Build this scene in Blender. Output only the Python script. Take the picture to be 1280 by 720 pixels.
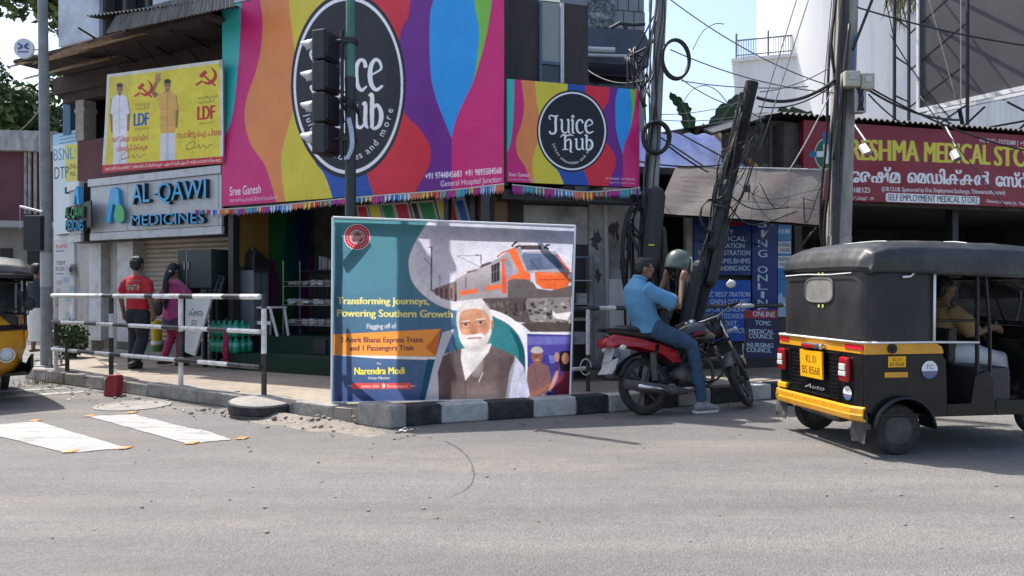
import bpy, bmesh, math, random
import numpy as np
from mathutils import Vector, Matrix, geometry
for o in list(bpy.data.objects):
    bpy.data.objects.remove(o)
R = math.radians
rnd = random.Random(11)
S = bpy.context.scene
COL = S.collection
# ------------------------------------------------------------------ camera, sky, sun, exposure
cam_d = bpy.data.cameras.new('camera')
cam = bpy.data.objects.new('camera', cam_d)
COL.objects.link(cam)
cam.location = (0, 0, 1.3)
cam.rotation_euler = (R(90), 0, 0)
cam_d.sensor_width = 36
cam_d.lens = 950 / 1280 * 36
cam_d.shift_y = 3 / 1280
cam_d.clip_start = 0.05
cam_d.clip_end = 3000
S.camera = cam
world = bpy.data.worlds.new('World')
S.world = world
world.use_nodes = True
wn = world.node_tree
for n in list(wn.nodes):
    wn.nodes.remove(n)
sky = wn.nodes.new('ShaderNodeTexSky')
sky.sky_type = 'NISHITA'
sky.sun_disc = False
SUNV = Vector((-.458, .364, 1)).normalized()          # towards the sun
sky.sun_elevation = math.asin(SUNV.z)
sky.sun_rotation = math.atan2(SUNV.x, SUNV.y)
sky.altitude = 20
sky.air_density = 1.0
sky.dust_density = 3.0
sky.ozone_density = 1.2
bg = wn.nodes.new('ShaderNodeBackground')
bg.inputs[1].default_value = 0.15
wo = wn.nodes.new('ShaderNodeOutputWorld')
wn.links.new(sky.outputs[0], bg.inputs[0])
wn.links.new(bg.outputs[0], wo.inputs[0])
sun_d = bpy.data.lights.new('sun', 'SUN')
sun = bpy.data.objects.new('sun', sun_d)
COL.objects.link(sun)
sun_d.energy = 3.7
sun_d.angle = R(.5)
sun_d.color = (1, .955, .89)
sun.rotation_euler = SUNV.to_track_quat('Z', 'Y').to_euler()
sun.location = (-8, 8, 25)
S.view_settings.view_transform = 'Standard'
S.view_settings.look = 'None'
S.view_settings.exposure = 1.0
S.view_settings.gamma = 1
S.view_settings.use_curve_mapping = False
S.render.engine = 'CYCLES'
S.cycles.max_bounces = 8
S.cycles.transparent_max_bounces = 16

# ------------------------------------------------------------------ helpers
CAMP = Vector((0, 0, 1.3))


def ray(px, py):
    return Vector(((px - 640) / 950, 1, -(py - 363) / 950))


class Frame:
    """a local frame standing on the ground: x along, y away from the street, z up"""
    def __init__(s, x, y, deg=0, z=0):
        s.o = Vector((x, y, z)); s.a = R(deg)
        s.M = Matrix.Translation(s.o) @ Matrix.Rotation(s.a, 4, 'Z')
        s.Mi = s.M.inverted()

    def _on(s, px, py, i, val):
        o = s.Mi @ CAMP
        d = s.Mi.to_3x3() @ ray(px, py)
        return o + d * ((val - o[i]) / d[i])

    def X(s, px, py, v=0): return s._on(px, py, 0, v)
    def Y(s, px, py, v=0): return s._on(px, py, 1, v)
    def Z(s, px, py, v=0): return s._on(px, py, 2, v)


W = Frame(0, 0)


def sr(r, g, b):
    f = lambda c: c / 12.92 if c <= .04045 else ((c + .055) / 1.055) ** 2.4
    return (f(r / 255), f(g / 255), f(b / 255))


def mat(name, col, rough=.6, metal=0.0, var=.12, scale=6, bump=0.0, bscale=60, spec=.5, dirt=None, dscale=2.0, damt=.5, stretch=(1, 1, 1), coat=0):
    m = bpy.data.materials.new(name)
    m.use_nodes = True
    nt = m.node_tree
    b = nt.nodes['Principled BSDF']
    b.inputs['Roughness'].default_value = rough
    b.inputs['Metallic'].default_value = metal
    b.inputs['Specular IOR Level'].default_value = spec
    if coat:
        b.inputs['Coat Weight'].default_value = coat
        b.inputs['Coat Roughness'].default_value = .08
    tc = nt.nodes.new('ShaderNodeTexCoord')
    mp = nt.nodes.new('ShaderNodeMapping')
    mp.inputs['Scale'].default_value = stretch
    nt.links.new(tc.outputs['Object'], mp.inputs[0])
    no = nt.nodes.new('ShaderNodeTexNoise')
    no.inputs['Scale'].default_value = scale
    no.inputs['Detail'].default_value = 8
    no.inputs['Roughness'].default_value = .65
    nt.links.new(mp.outputs[0], no.inputs['Vector'])
    cr = nt.nodes.new('ShaderNodeValToRGB')
    cr.color_ramp.elements[0].position = .3
    cr.color_ramp.elements[1].position = .7
    cr.color_ramp.elements[0].color = tuple(c * (1 - var) for c in col) + (1,)
    cr.color_ramp.elements[1].color = tuple(min(1, c * (1 + var)) for c in col) + (1,)
    nt.links.new(no.outputs['Fac'], cr.inputs[0])
    out = cr.outputs[0]
    if dirt:
        n2 = nt.nodes.new('ShaderNodeTexNoise')
        n2.inputs['Scale'].default_value = dscale
        n2.inputs['Detail'].default_value = 10
        n2.inputs['Roughness'].default_value = .7
        nt.links.new(mp.outputs[0], n2.inputs['Vector'])
        r2 = nt.nodes.new('ShaderNodeValToRGB')
        r2.color_ramp.elements[0].position = .47
        r2.color_ramp.elements[1].position = .68
        r2.color_ramp.elements[0].color = (0, 0, 0, 1)
        r2.color_ramp.elements[1].color = (damt, damt, damt, 1)
        nt.links.new(n2.outputs['Fac'], r2.inputs[0])
        mx = nt.nodes.new('ShaderNodeMix')
        mx.data_type = 'RGBA'
        nt.links.new(r2.outputs[0], mx.inputs[0])
        nt.links.new(out, mx.inputs[6])
        mx.inputs[7].default_value = tuple(dirt) + (1,)
        out = mx.outputs[2]
    nt.links.new(out, b.inputs['Base Color'])
    if bump:
        nb = nt.nodes.new('ShaderNodeTexNoise')
        nb.inputs['Scale'].default_value = bscale
        nb.inputs['Detail'].default_value = 6
        nt.links.new(mp.outputs[0], nb.inputs['Vector'])
        bp = nt.nodes.new('ShaderNodeBump')
        bp.inputs['Strength'].default_value = bump
        bp.inputs['Distance'].default_value = .02
        nt.links.new(nb.outputs['Fac'], bp.inputs['Height'])
        nt.links.new(bp.outputs[0], b.inputs['Normal'])
    return m


def canvas_mat(name, rough=.45, trans=0.0, bump=.15, spec=.35):
    m = bpy.data.materials.new(name)
    m.use_nodes = True
    nt = m.node_tree
    b = nt.nodes['Principled BSDF']
    b.inputs['Roughness'].default_value = rough
    b.inputs['Specular IOR Level'].default_value = spec
    at = nt.nodes.new('ShaderNodeAttribute')
    at.attribute_name = 'Col'
    tc = nt.nodes.new('ShaderNodeTexCoord')
    no = nt.nodes.new('ShaderNodeTexNoise')
    no.inputs['Scale'].default_value = 2.2
    no.inputs['Detail'].default_value = 5
    nt.links.new(tc.outputs['Object'], no.inputs['Vector'])
    hs = nt.nodes.new('ShaderNodeHueSaturation')
    mr = nt.nodes.new('ShaderNodeMapRange')
    mr.inputs[3].default_value = .84
    mr.inputs[4].default_value = 1.12
    nt.links.new(no.outputs['Fac'], mr.inputs[0])
    nt.links.new(mr.outputs[0], hs.inputs['Value'])
    nt.links.new(at.outputs['Color'], hs.inputs['Color'])
    nt.links.new(hs.outputs[0], b.inputs['Base Color'])
    bp = nt.nodes.new('ShaderNodeBump')
    bp.inputs['Strength'].default_value = bump * 2
    bp.inputs['Distance'].default_value = .05
    nt.links.new(no.outputs['Fac'], bp.inputs['Height'])
    nt.links.new(bp.outputs[0], b.inputs['Normal'])
    if trans:
        t = nt.nodes.new('ShaderNodeBsdfTranslucent')
        nt.links.new(hs.outputs[0], t.inputs[0])
        mx = nt.nodes.new('ShaderNodeMixShader')
        mx.inputs[0].default_value = trans
        nt.links.new(b.outputs[0], mx.inputs[1])
        nt.links.new(t.outputs[0], mx.inputs[2])
        nt.links.new(mx.outputs[0], nt.nodes['Material Output'].inputs[0])
    return m


def glass_mat(name, col, rough=.05, alpha=.35):
    m = bpy.data.materials.new(name)
    m.use_nodes = True
    nt = m.node_tree
    b = nt.nodes['Principled BSDF']
    b.inputs['Base Color'].default_value = tuple(col) + (1,)
    b.inputs['Roughness'].default_value = rough
    t = nt.nodes.new('ShaderNodeBsdfTransparent')
    mx = nt.nodes.new('ShaderNodeMixShader')
    mx.inputs[0].default_value = alpha
    nt.links.new(t.outputs[0], mx.inputs[1])
    nt.links.new(b.outputs[0], mx.inputs[2])
    nt.links.new(mx.outputs[0], nt.nodes['Material Output'].inputs[0])
    return m


class MB:
    """collects shapes into ONE mesh"""
    def __init__(s, T=None):
        s.v = []; s.f = []; s.m = []; s.mi = 0; s.T = T

    def add(s, vs, fs, mi=None):
        b = len(s.v)
        if s.T is not None:
            vs = [s.T @ Vector(p) for p in vs]
        s.v.extend([tuple(p) for p in vs])
        s.f.extend([tuple(b + i for i in f) for f in fs])
        s.m.extend([s.mi if mi is None else mi] * len(fs))
        return s

    def bx(s, x0, x1, y0, y1, z0, z1, mi=None):
        vs = [(x, y, z) for z in (z0, z1) for y in (y0, y1) for x in (x0, x1)]
        return s.add(vs, [(0, 2, 3, 1), (4, 5, 7, 6), (0, 1, 5, 4), (2, 6, 7, 3), (1, 3, 7, 5), (0, 4, 6, 2)], mi)

    def box(s, c, d, rot=None, mi=None):
        M = Matrix.Translation(c) @ (rot.to_4x4() if rot is not None else Matrix())
        vs = [M @ Vector((x * d[0] / 2, y * d[1] / 2, z * d[2] / 2)) for z in (-1, 1) for y in (-1, 1) for x in (-1, 1)]
        return s.add(vs, [(0, 2, 3, 1), (4, 5, 7, 6), (0, 1, 5, 4), (2, 6, 7, 3), (1, 3, 7, 5), (0, 4, 6, 2)], mi)

    def tube(s, pts, r, n=8, closed=False, lat=None, asp=1.0, dome=False, mi=None, phase=0):
        pts = [Vector(p) for p in pts]
        k = len(pts)
        rs = list(r) if hasattr(r, '__len__') else [r] * k
        if dome and not closed:
            d0 = (pts[0] - pts[1]).normalized(); d1 = (pts[-1] - pts[-2]).normalized()
            a = [(pts[0] + d0 * rs[0] * q, rs[0] * w) for q, w in ((.98, .18), (.87, .5), (.55, .83))]
            z = [(pts[-1] + d1 * rs[-1] * q, rs[-1] * w) for q, w in ((.55, .83), (.87, .5), (.98, .18))]
            rs = [w for _, w in a] + rs + [w for _, w in z]
            pts = [p for p, _ in a] + pts + [p for p, _ in z]
            k = len(pts)
        ref = None
        vs = []
        for i, p in enumerate(pts):
            if closed:
                t = pts[(i + 1) % k] - pts[i - 1]
            else:
                t = pts[min(i + 1, k - 1)] - pts[max(i - 1, 0)]
            t = t.normalized() if t.length > 1e-9 else Vector((0, 0, 1))
            if lat is not None:
                u = Vector(lat)
            elif ref is None:
                u = Vector((0, 0, 1)) if abs(t.z) < .9 else Vector((1, 0, 0))
            else:
                u = ref
            u = (u - t * u.dot(t))
            u = u.normalized() if u.length > 1e-6 else t.orthogonal().normalized()
            ref = u
            w = t.cross(u)
            for j in range(n):
                a = 2 * math.pi * j / n + phase
                vs.append(p + u * (rs[i] * asp * math.cos(a)) + w * (rs[i] * math.sin(a)))
        fs = []
        for i in range(k if closed else k - 1):
            i2 = (i + 1) % k
            for j in range(n):
                j2 = (j + 1) % n
                fs.append((i * n + j, i * n + j2, i2 * n + j2, i2 * n + j))
        if not closed:
            fs.append(tuple(range(n - 1, -1, -1)))
            fs.append(tuple((k - 1) * n + j for j in range(n)))
        return s.add(vs, fs, mi)

    def cyl(s, p0, p1, r, r1=None, n=20, mi=None):
        return s.tube([p0, p1], [r, r if r1 is None else r1], n, mi=mi)

    def lathe(s, prof, n=28, M=None, mi=None, closed=False):
        """prof = [(radius, height)] turned about the z axis of M"""
        M = M or Matrix()
        vs = []
        for r, h in prof:
            for j in range(n):
                a = 2 * math.pi * j / n
                vs.append(M @ Vector((r * math.cos(a), r * math.sin(a), h)))
        fs = []
        k = len(prof)
        for i in range(k if closed else k - 1):
            i2 = (i + 1) % k
            for j in range(n):
                j2 = (j + 1) % n
                fs.append((i * n + j, i * n + j2, i2 * n + j2, i2 * n + j))
        if not closed:
            if prof[0][0] > 1e-4: fs.append(tuple(range(n - 1, -1, -1)))
            if prof[-1][0] > 1e-4: fs.append(tuple((k - 1) * n + j for j in range(n)))
        return s.add(vs, fs, mi)

    def prism(s, pts, ext, mi=None, mis=None):
        """a planar outline pushed along ext"""
        pts = [Vector(p) for p in pts]
        ext = Vector(ext)
        n = len(pts)
        nr = Vector((0, 0, 0))
        for i in range(n):
            nr += pts[i].cross(pts[(i + 1) % n])
        if nr.dot(ext) > 0:
            pts = pts[::-1]
        tri = geometry.tessellate_polygon([pts])
        vs = pts + [p + ext for p in pts]
        fs = []
        for t in tri:
            a, b, c = [pts[i] for i in t]
            if (b - a).cross(c - a).dot(ext) > 0:
                t = t[::-1]
            fs.append(tuple(t))
            fs.append(tuple(i + n for i in t[::-1]))
        for i in range(n):
            j = (i + 1) % n
            fs.append((j, i, i + n, j + n))
        return s.add(vs, fs, mi)

    def ell(s, c, rad, nu=16, nv=10, rot=None, mi=None):
        c = Vector(c)
        vs = []
        for i in range(1, nv):
            t = math.pi * i / nv
            for j in range(nu):
                a = 2 * math.pi * j / nu
                p = Vector((rad[0] * math.sin(t) * math.cos(a), rad[1] * math.sin(t) * math.sin(a), rad[2] * math.cos(t)))
                vs.append(c + (rot @ p if rot is not None else p))
        top = Vector((0, 0, rad[2])); bot = Vector((0, 0, -rad[2]))
        vs += [c + (rot @ top if rot is not None else top), c + (rot @ bot if rot is not None else bot)]
        fs = []
        for i in range(nv - 2):
            for j in range(nu):
                j2 = (j + 1) % nu
                fs.append((i * nu + j, (i + 1) * nu + j, (i + 1) * nu + j2, i * nu + j2))
        q = (nv - 1) * nu
        for j in range(nu):
            j2 = (j + 1) % nu
            fs.append((q, j, j2))
            fs.append((q + 1, (nv - 2) * nu + j2, (nv - 2) * nu + j))
        return s.add(vs, fs, mi)

    def quad(s, a, b, c, d, thick=None, mi=None):
        if thick is None:
            return s.add([a, b, c, d], [(0, 1, 2, 3)], mi)
        t = Vector(thick)
        vs = [Vector(p) for p in (a, b, c, d)]
        vs = vs + [p + t for p in vs]
        return s.add(vs, [(0, 3, 2, 1), (4, 5, 6, 7), (0, 1, 5, 4), (1, 2, 6, 5), (2, 3, 7, 6), (3, 0, 4, 7)], mi)

    def sheet(s, rows, mi=None):
        nr, nc = len(rows), len(rows[0])
        vs = [p for r in rows for p in r]
        fs = [(i * nc + j, i * nc + j + 1, (i + 1) * nc + j + 1, (i + 1) * nc + j) for i in range(nr - 1) for j in range(nc - 1)]
        return s.add(vs, fs, mi)

    def build(s, name, mats, parent=None, smooth=False, bevel=0, solid=0, auto=None):
        me = bpy.data.meshes.new(name)
        me.from_pydata(s.v, [], s.f)
        if not isinstance(mats, (list, tuple)):
            mats = [mats]
        for m in mats:
            me.materials.append(m)
        if len(mats) > 1:
            me.polygons.foreach_set('material_index', s.m)
        bm = bmesh.new()
        bm.from_mesh(me)
        bmesh.ops.recalc_face_normals(bm, faces=bm.faces)
        bm.to_mesh(me)
        bm.free()
        if smooth or auto:
            me.polygons.foreach_set('use_smooth', [True] * len(me.polygons))
            if auto:
                me.set_sharp_from_angle(angle=R(auto))
        o = bpy.data.objects.new(name, me)
        COL.objects.link(o)
        if parent is not None:
            o.parent = parent
        if solid:
            md = o.modifiers.new('solid', 'SOLIDIFY')
            md.thickness = solid
            md.offset = 0
        if bevel:
            md = o.modifiers.new('bevel', 'BEVEL')
            md.width = bevel
            md.segments = 2
            md.limit_method = 'ANGLE'
            md.angle_limit = R(40)
        return o


def tag(o, label=None, cat=None, group=None, kind=None):
    if label: o['label'] = label
    if cat: o['category'] = cat
    if group: o['group'] = group
    if kind: o['kind'] = kind
    return o


def thing(name, label, cat, fr=None, loc=None, rz=0, group=None):
    o = bpy.data.objects.new(name, None)
    o.empty_display_size = .2
    COL.objects.link(o)
    if fr is not None:
        o.matrix_world = fr.M
    elif loc is not None:
        o.location = loc
        o.rotation_euler = (0, 0, rz)
    return tag(o, label, cat, group)


def place(o, fr):
    o.matrix_world = fr.M
    return o


def kids(o):
    return [c for c in bpy.data.objects if c.parent == o]


def copy_tree(o, parent=None):
    c = o.copy()
    COL.objects.link(c)
    if parent is not None:
        c.parent = parent
    for ch in kids(o):
        copy_tree(ch, c)
    return c


def catenary(a, b, sag, n=14):
    a = Vector(a); b = Vector(b)
    return [a.lerp(b, i / n) - Vector((0, 0, sag * 4 * (i / n) * (1 - i / n))) for i in range(n + 1)]


def arcpts(cx, cy, rx, ry, a0=0, a1=360, n=40):
    return [(cx + rx * math.cos(R(a0 + (a1 - a0) * i / n)), cy + ry * math.sin(R(a0 + (a1 - a0) * i / n))) for i in range(n + (0 if a1 - a0 == 360 else 1))]


def smooth_path(pts, n=8, closed=False):
    """Catmull-Rom through the points"""
    P = [np.array(p, float) for p in pts]
    k = len(P)
    out = []
    for i in range(k if closed else k - 1):
        p1, p2 = P[i], P[(i + 1) % k]
        p0 = P[i - 1] if (i > 0 or closed) else 2 * p1 - p2
        p3 = P[(i + 2) % k] if (i + 2 < k or closed) else 2 * p2 - p1
        for q in range(n):
            t = q / n
            out.append(tuple(.5 * ((2 * p1) + (-p0 + p2) * t + (2 * p0 - 5 * p1 + 4 * p2 - p3) * t * t + (-p0 + 3 * p1 - 3 * p2 + p3) * t ** 3)))
    if not closed:
        out.append(tuple(P[-1]))
    return out


# ---- lettering
_gl = {}


def text_mesh(s, bold=0.0, extrude=0.0, res=3, shear=0.0):
    key = (s, bold, extrude, res, shear)
    if key in _gl:
        return _gl[key]
    c = bpy.data.curves.new('txt', 'FONT')
    c.body = s
    c.offset = bold
    c.extrude = extrude
    c.resolution_u = res
    c.shear = shear
    c.fill_mode = 'BOTH' if extrude else 'FRONT'
    o = bpy.data.objects.new('txt', c)
    COL.objects.link(o)
    bpy.context.view_layer.update()
    dg = bpy.context.evaluated_depsgraph_get()
    me = bpy.data.meshes.new_from_object(o.evaluated_get(dg))
    n = len(me.vertices)
    V = np.empty(n * 3)
    me.vertices.foreach_get('co', V)
    V = V.reshape(-1, 3)
    me.calc_loop_triangles()
    T = np.empty(len(me.loop_triangles) * 3, int)
    me.loop_triangles.foreach_get('vertices', T)
    T = T.reshape(-1, 3)
    bpy.data.objects.remove(o)
    bpy.data.curves.remove(c)
    bpy.data.meshes.remove(me)
    _gl[key] = (V, T)
    return V, T


def homography(src, dst):
    A = []; b = []
    for (x, y), (u, v) in zip(src, dst):
        A.append([x, y, 1, 0, 0, 0, -u * x, -u * y]); b.append(u)
        A.append([0, 0, 0, x, y, 1, -v * x, -v * y]); b.append(v)
    h = np.linalg.solve(np.array(A, float), np.array(b, float))
    return np.append(h, 1).reshape(3, 3)


class Canvas:
    """printed artwork: drawn by coordinates, stored as one colour per vertex of a fine grid"""
    def __init__(s, w, h, bg, src=None):
        s.w, s.h = w, h
        s.W, s.H = w * 2, h * 2
        s.a = np.empty((s.H, s.W, 3))
        s.a[:] = sr(*bg)
        s.src = src or [(0, 0), (w, 0), (w, h), (0, h)]
        s.hm = homography(s.src, [(0, 0), (s.W, 0), (s.W, s.H), (0, s.H)])

    def mp(s, pts):
        p = np.array([(x, y, 1) for x, y in pts], float) @ s.hm.T
        return p[:, :2] / p[:, 2:3]

    def _fill(s, q, col, alpha=1.0):
        x0 = max(int(q[:, 0].min()), 0); x1 = min(int(q[:, 0].max()) + 2, s.W)
        y0 = max(int(q[:, 1].min()), 0); y1 = min(int(q[:, 1].max()) + 2, s.H)
        if x1 <= x0 or y1 <= y0:
            return
        X = np.arange(x0, x1) + .5
        n = len(q)
        xa, ya = q[:, 0], q[:, 1]
        xb, yb = np.roll(xa, -1), np.roll(ya, -1)
        for y in range(y0, y1):
            yc = y + .5
            c = (ya > yc) != (yb > yc)
            if not c.any():
                continue
            xs = np.sort(xa[c] + (yc - ya[c]) * (xb[c] - xa[c]) / (yb[c] - ya[c]))
            for k in range(0, len(xs) - 1, 2):
                i0 = max(int(math.ceil(xs[k] - .5)), 0); i1 = min(int(math.floor(xs[k + 1] - .5)) + 1, s.W)
                if i1 > i0:
                    s.a[y, i0:i1] = s.a[y, i0:i1] * (1 - alpha) + np.array(col) * alpha

    def poly(s, pts, col, alpha=1.0, smooth=0):
        if smooth:
            pts = smooth_path(pts, smooth, True)
        s._fill(s.mp(pts), sr(*col), alpha)
        return s

    def ell(s, cx, cy, rx, ry, col, alpha=1.0, a0=0, a1=360):
        return s.poly(arcpts(cx, cy, rx, ry, a0, a1, 48), col, alpha)

    def rect(s, x0, y0, x1, y1, col, alpha=1.0):
        return s.poly([(x0, y0), (x1, y0), (x1, y1), (x0, y1)], col, alpha)

    def line(s, pts, w, col, alpha=1.0, smooth=0, round=True):
        if smooth:
            pts = smooth_path(pts, smooth)
        ws = w if hasattr(w, '__len__') else [w] * len(pts)
        if len(ws) != len(pts):
            ws = np.interp(np.linspace(0, 1, len(pts)), np.linspace(0, 1, len(ws)), ws)
        for i in range(len(pts) - 1):
            a = np.array(pts[i], float); b = np.array(pts[i + 1], float)
            d = b - a
            L = np.hypot(*d)
            if L < 1e-9: continue
            n = np.array([-d[1], d[0]]) / L
            s.poly([a + n * ws[i] / 2, b + n * ws[i + 1] / 2, b - n * ws[i + 1] / 2, a - n * ws[i] / 2], col, alpha)
            if round and alpha == 1:
                s.poly(arcpts(b[0], b[1], ws[i + 1] / 2, ws[i + 1] / 2, 0, 360, 10), col)
        return s

    def _tris(s, P, T, col):
        q = s.mp(P)
        c = sr(*col)
        for t in T:
            s._fill(q[t], c)

    def text(s, st, a, b, h, col, bold=0.0, shear=0.0, up=None, cap=None):
        """text fitted between baseline points a and b (left, right), h = height of the capitals"""
        V, T = text_mesh(st, 0, 0, 3, shear)
        if not len(V): return s
        x0, x1 = V[:, 0].min(), V[:, 0].max()
        y1 = cap if cap else (V[:, 1].max())
        ax, ay = a; bx, by = b
        t = (V[:, 0] - x0) / (x1 - x0)
        hh = V[:, 1] / y1 * h
        ux, uy = up if up else (0, -1)
        P = np.stack([ax + (bx - ax) * t + ux * hh, ay + (by - ay) * t + uy * hh], 1)
        for q in ((-1, -.33, .33, 1) if bold > .008 else (0,)):          # heavier faces: the outline struck again slightly to each side
            s._tris(P + np.array([q * bold * h * .8, 0]), T, col)
        return s

    def arctext(s, st, cx, cy, rx, ry, a0, a1, h, col, bold=0.0, inside=True):
        """letters along the lower arc of an ellipse, from angle a0 to a1 (degrees, y down)"""
        n = len(st)
        wid = []
        for ch in st:
            if ch == ' ':
                wid.append(.34); continue
            V, T = text_mesh(ch, 0, 0, 3)
            wid.append(V[:, 0].max() - V[:, 0].min() + .1)
        tot = sum(wid)
        acc = 0
        for ch, w in zip(st, wid):
            mid = (acc + w / 2) / tot
            acc += w
            if ch == ' ': continue
            ang = R(a0 + (a1 - a0) * mid)
            px, py = cx + rx * math.cos(ang), cy + ry * math.sin(ang)
            tx, ty = -rx * math.sin(ang), ry * math.cos(ang)
            sgn = 1 if a1 > a0 else -1
            L = math.hypot(tx, ty); tx, ty = sgn * tx / L, sgn * ty / L
            ux, uy = ty, -tx
            V, T = text_mesh(ch, 0, 0, 3)
            k = h / .72
            dx = V[:, 0] - (V[:, 0].max() + V[:, 0].min()) / 2
            P = np.stack([px + tx * dx * k + ux * V[:, 1] * k, py + ty * dx * k + uy * V[:, 1] * k], 1)
            s._tris(P, T, col)
        return s

    def speckle(s, amt, seed=1, cell=3):
        g = np.random.RandomState(seed)
        z = g.rand(s.H // cell + 1, s.W // cell + 1)
        z = np.kron(z, np.ones((cell, cell)))[:s.H, :s.W]
        s.a *= (1 - amt / 2 + amt * z)[..., None]
        return s

    def soft(s, box, k, amt, seed=3):
        """prints an area like a photograph: soft edges and uneven tone"""
        q = s.mp([box[:2], box[2:]]).astype(int)
        x0, x1 = np.clip(sorted(q[:, 0]), 0, s.W); y0, y1 = np.clip(sorted(q[:, 1]), 0, s.H)
        r = s.a[y0:y1, x0:x1]
        for ax in (0, 1):
            r = sum(np.roll(r, d, ax) for d in range(-k, k + 1)) / (2 * k + 1) if k else r
        g = np.random.RandomState(seed); n = 0
        for cell, w in ((4, .5), (11, .8), (34, 1.0)):
            z = g.rand((y1 - y0) // cell + 3, (x1 - x0) // cell + 3) - .5
            yy = np.arange(y1 - y0) / cell; xx = np.arange(x1 - x0) / cell
            i, j = yy.astype(int), xx.astype(int); fy, fx = (yy - i)[:, None], (xx - j)[None]
            n = n + w * ((z[i][:, j] * (1 - fx) + z[i][:, j + 1] * fx) * (1 - fy) + (z[i + 1][:, j] * (1 - fx) + z[i + 1][:, j + 1] * fx) * fy)
        m = k + 1
        s.a[y0 + m:y1 - m, x0 + m:x1 - m] = (r * (1 + amt * n)[..., None])[m:-m, m:-m].clip(0, 1)
        return s

    def build(s, name, material, quad, parent=None, bow=None):
        """quad = TL, TR, BR, BL in local metres"""
        c = s.a.reshape(s.h, 2, s.w, 2, 3).mean((1, 3))
        u = np.linspace(0, 1, s.w)[None, :, None]; v = np.linspace(0, 1, s.h)[:, None, None]
        tl, tr, br, bl = [np.array(q, float) for q in quad]
        P = (tl * (1 - u) + tr * u) * (1 - v) + (bl * (1 - u) + br * u) * v
        if bow is not None:
            nrm = np.cross(tr - tl, bl - tl); nrm /= np.linalg.norm(nrm)
            P = P + nrm * bow(u, v)
        P = P.reshape(-1, 3)
        i = np.arange((s.h - 1) * (s.w - 1))
        r, q = i // (s.w - 1), i % (s.w - 1)
        a = r * s.w + q
        F = np.stack([a, a + s.w, a + s.w + 1, a + 1], 1).ravel()
        me = bpy.data.meshes.new(name)
        me.vertices.add(len(P)); me.vertices.foreach_set('co', P.ravel())
        me.loops.add(len(F)); me.loops.foreach_set('vertex_index', F)
        me.polygons.add(len(i)); me.polygons.foreach_set('loop_start', np.arange(len(i)) * 4)
        me.polygons.foreach_set('loop_total', np.full(len(i), 4))
        me.update(calc_edges=True)
        ca = me.color_attributes.new('Col', 'FLOAT_COLOR', 'POINT')
        ca.data.foreach_set('color', np.concatenate([c.reshape(-1, 3), np.ones((len(P), 1))], 1).ravel())
        me.polygons.foreach_set('use_smooth', np.ones(len(i), bool))
        me.materials.append(material)
        o = bpy.data.objects.new(name, me)
        COL.objects.link(o)
        if parent is not None: o.parent = parent
        return o


def blob(name, mb, voxel, mats, parent=None, smooth=6, fn=None):
    """melts overlapping closed shapes into one continuous surface; fn(center)->material index"""
    o = mb.build('tmp', mats)
    md = o.modifiers.new('r', 'REMESH'); md.mode = 'VOXEL'; md.voxel_size = voxel
    if smooth:
        ms = o.modifiers.new('s', 'SMOOTH'); ms.iterations = smooth; ms.factor = .5
    dg = bpy.context.evaluated_depsgraph_get()
    dg.update()
    me = bpy.data.meshes.new_from_object(o.evaluated_get(dg))
    old = o.data
    bpy.data.objects.remove(o)
    bpy.data.meshes.remove(old)
    me.name = name
    me.materials.clear()
    for m in (mats if isinstance(mats, (list, tuple)) else [mats]):
        me.materials.append(m)
    me.polygons.foreach_set('use_smooth', [True] * len(me.polygons))
    if fn:
        me.polygons.foreach_set('material_index', [fn(p.center) for p in me.polygons])
    b = bpy.data.objects.new(name, me)
    COL.objects.link(b)
    if parent is not None: b.parent = parent
    return b


def text3d(mb, s, frame_pts, depth, bold=0.02, mi_front=0, mi_side=1, normal=(0, -1, 0)):
    """raised letters: frame_pts = (baseline left, baseline right, up vector) in local metres"""
    V, T = text_mesh(s, 0, .05, 3)
    a, b, up = [Vector(p) for p in frame_pts]
    x0, x1 = V[:, 0].min(), V[:, 0].max()
    y1 = V[:, 1].max()
    nv = Vector(normal)
    vs = [a + (b - a) * ((p[0] - x0) / (x1 - x0)) + up * (p[1] / y1) + nv * ((p[2] + .05) / .1 * depth) for p in V]
    front = []; side = []
    for t in T:
        (front if all(V[i][2] > .049 for i in t) else side).append(tuple(int(i) for i in t))
    if mb.T is not None:
        vs = [mb.T @ p for p in vs]
    w = (b - a).normalized()
    if mb.T is not None:
        w = mb.T.to_3x3() @ w; nv = mb.T.to_3x3() @ nv
    for k in range(5):                        # heavier faces: the same letters again, a little to each side and 1 mm apart in depth
        base = len(mb.v)
        mb.v.extend([tuple(p + w * (k - 2) * bold * .4 * up.length + nv * .001 * k) for p in vs])
        for fs, mi in ((front, mi_front), (side, mi_side)):
            mb.f.extend([tuple(base + i for i in f) for f in fs]); mb.m.extend([mi] * len(fs))
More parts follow.
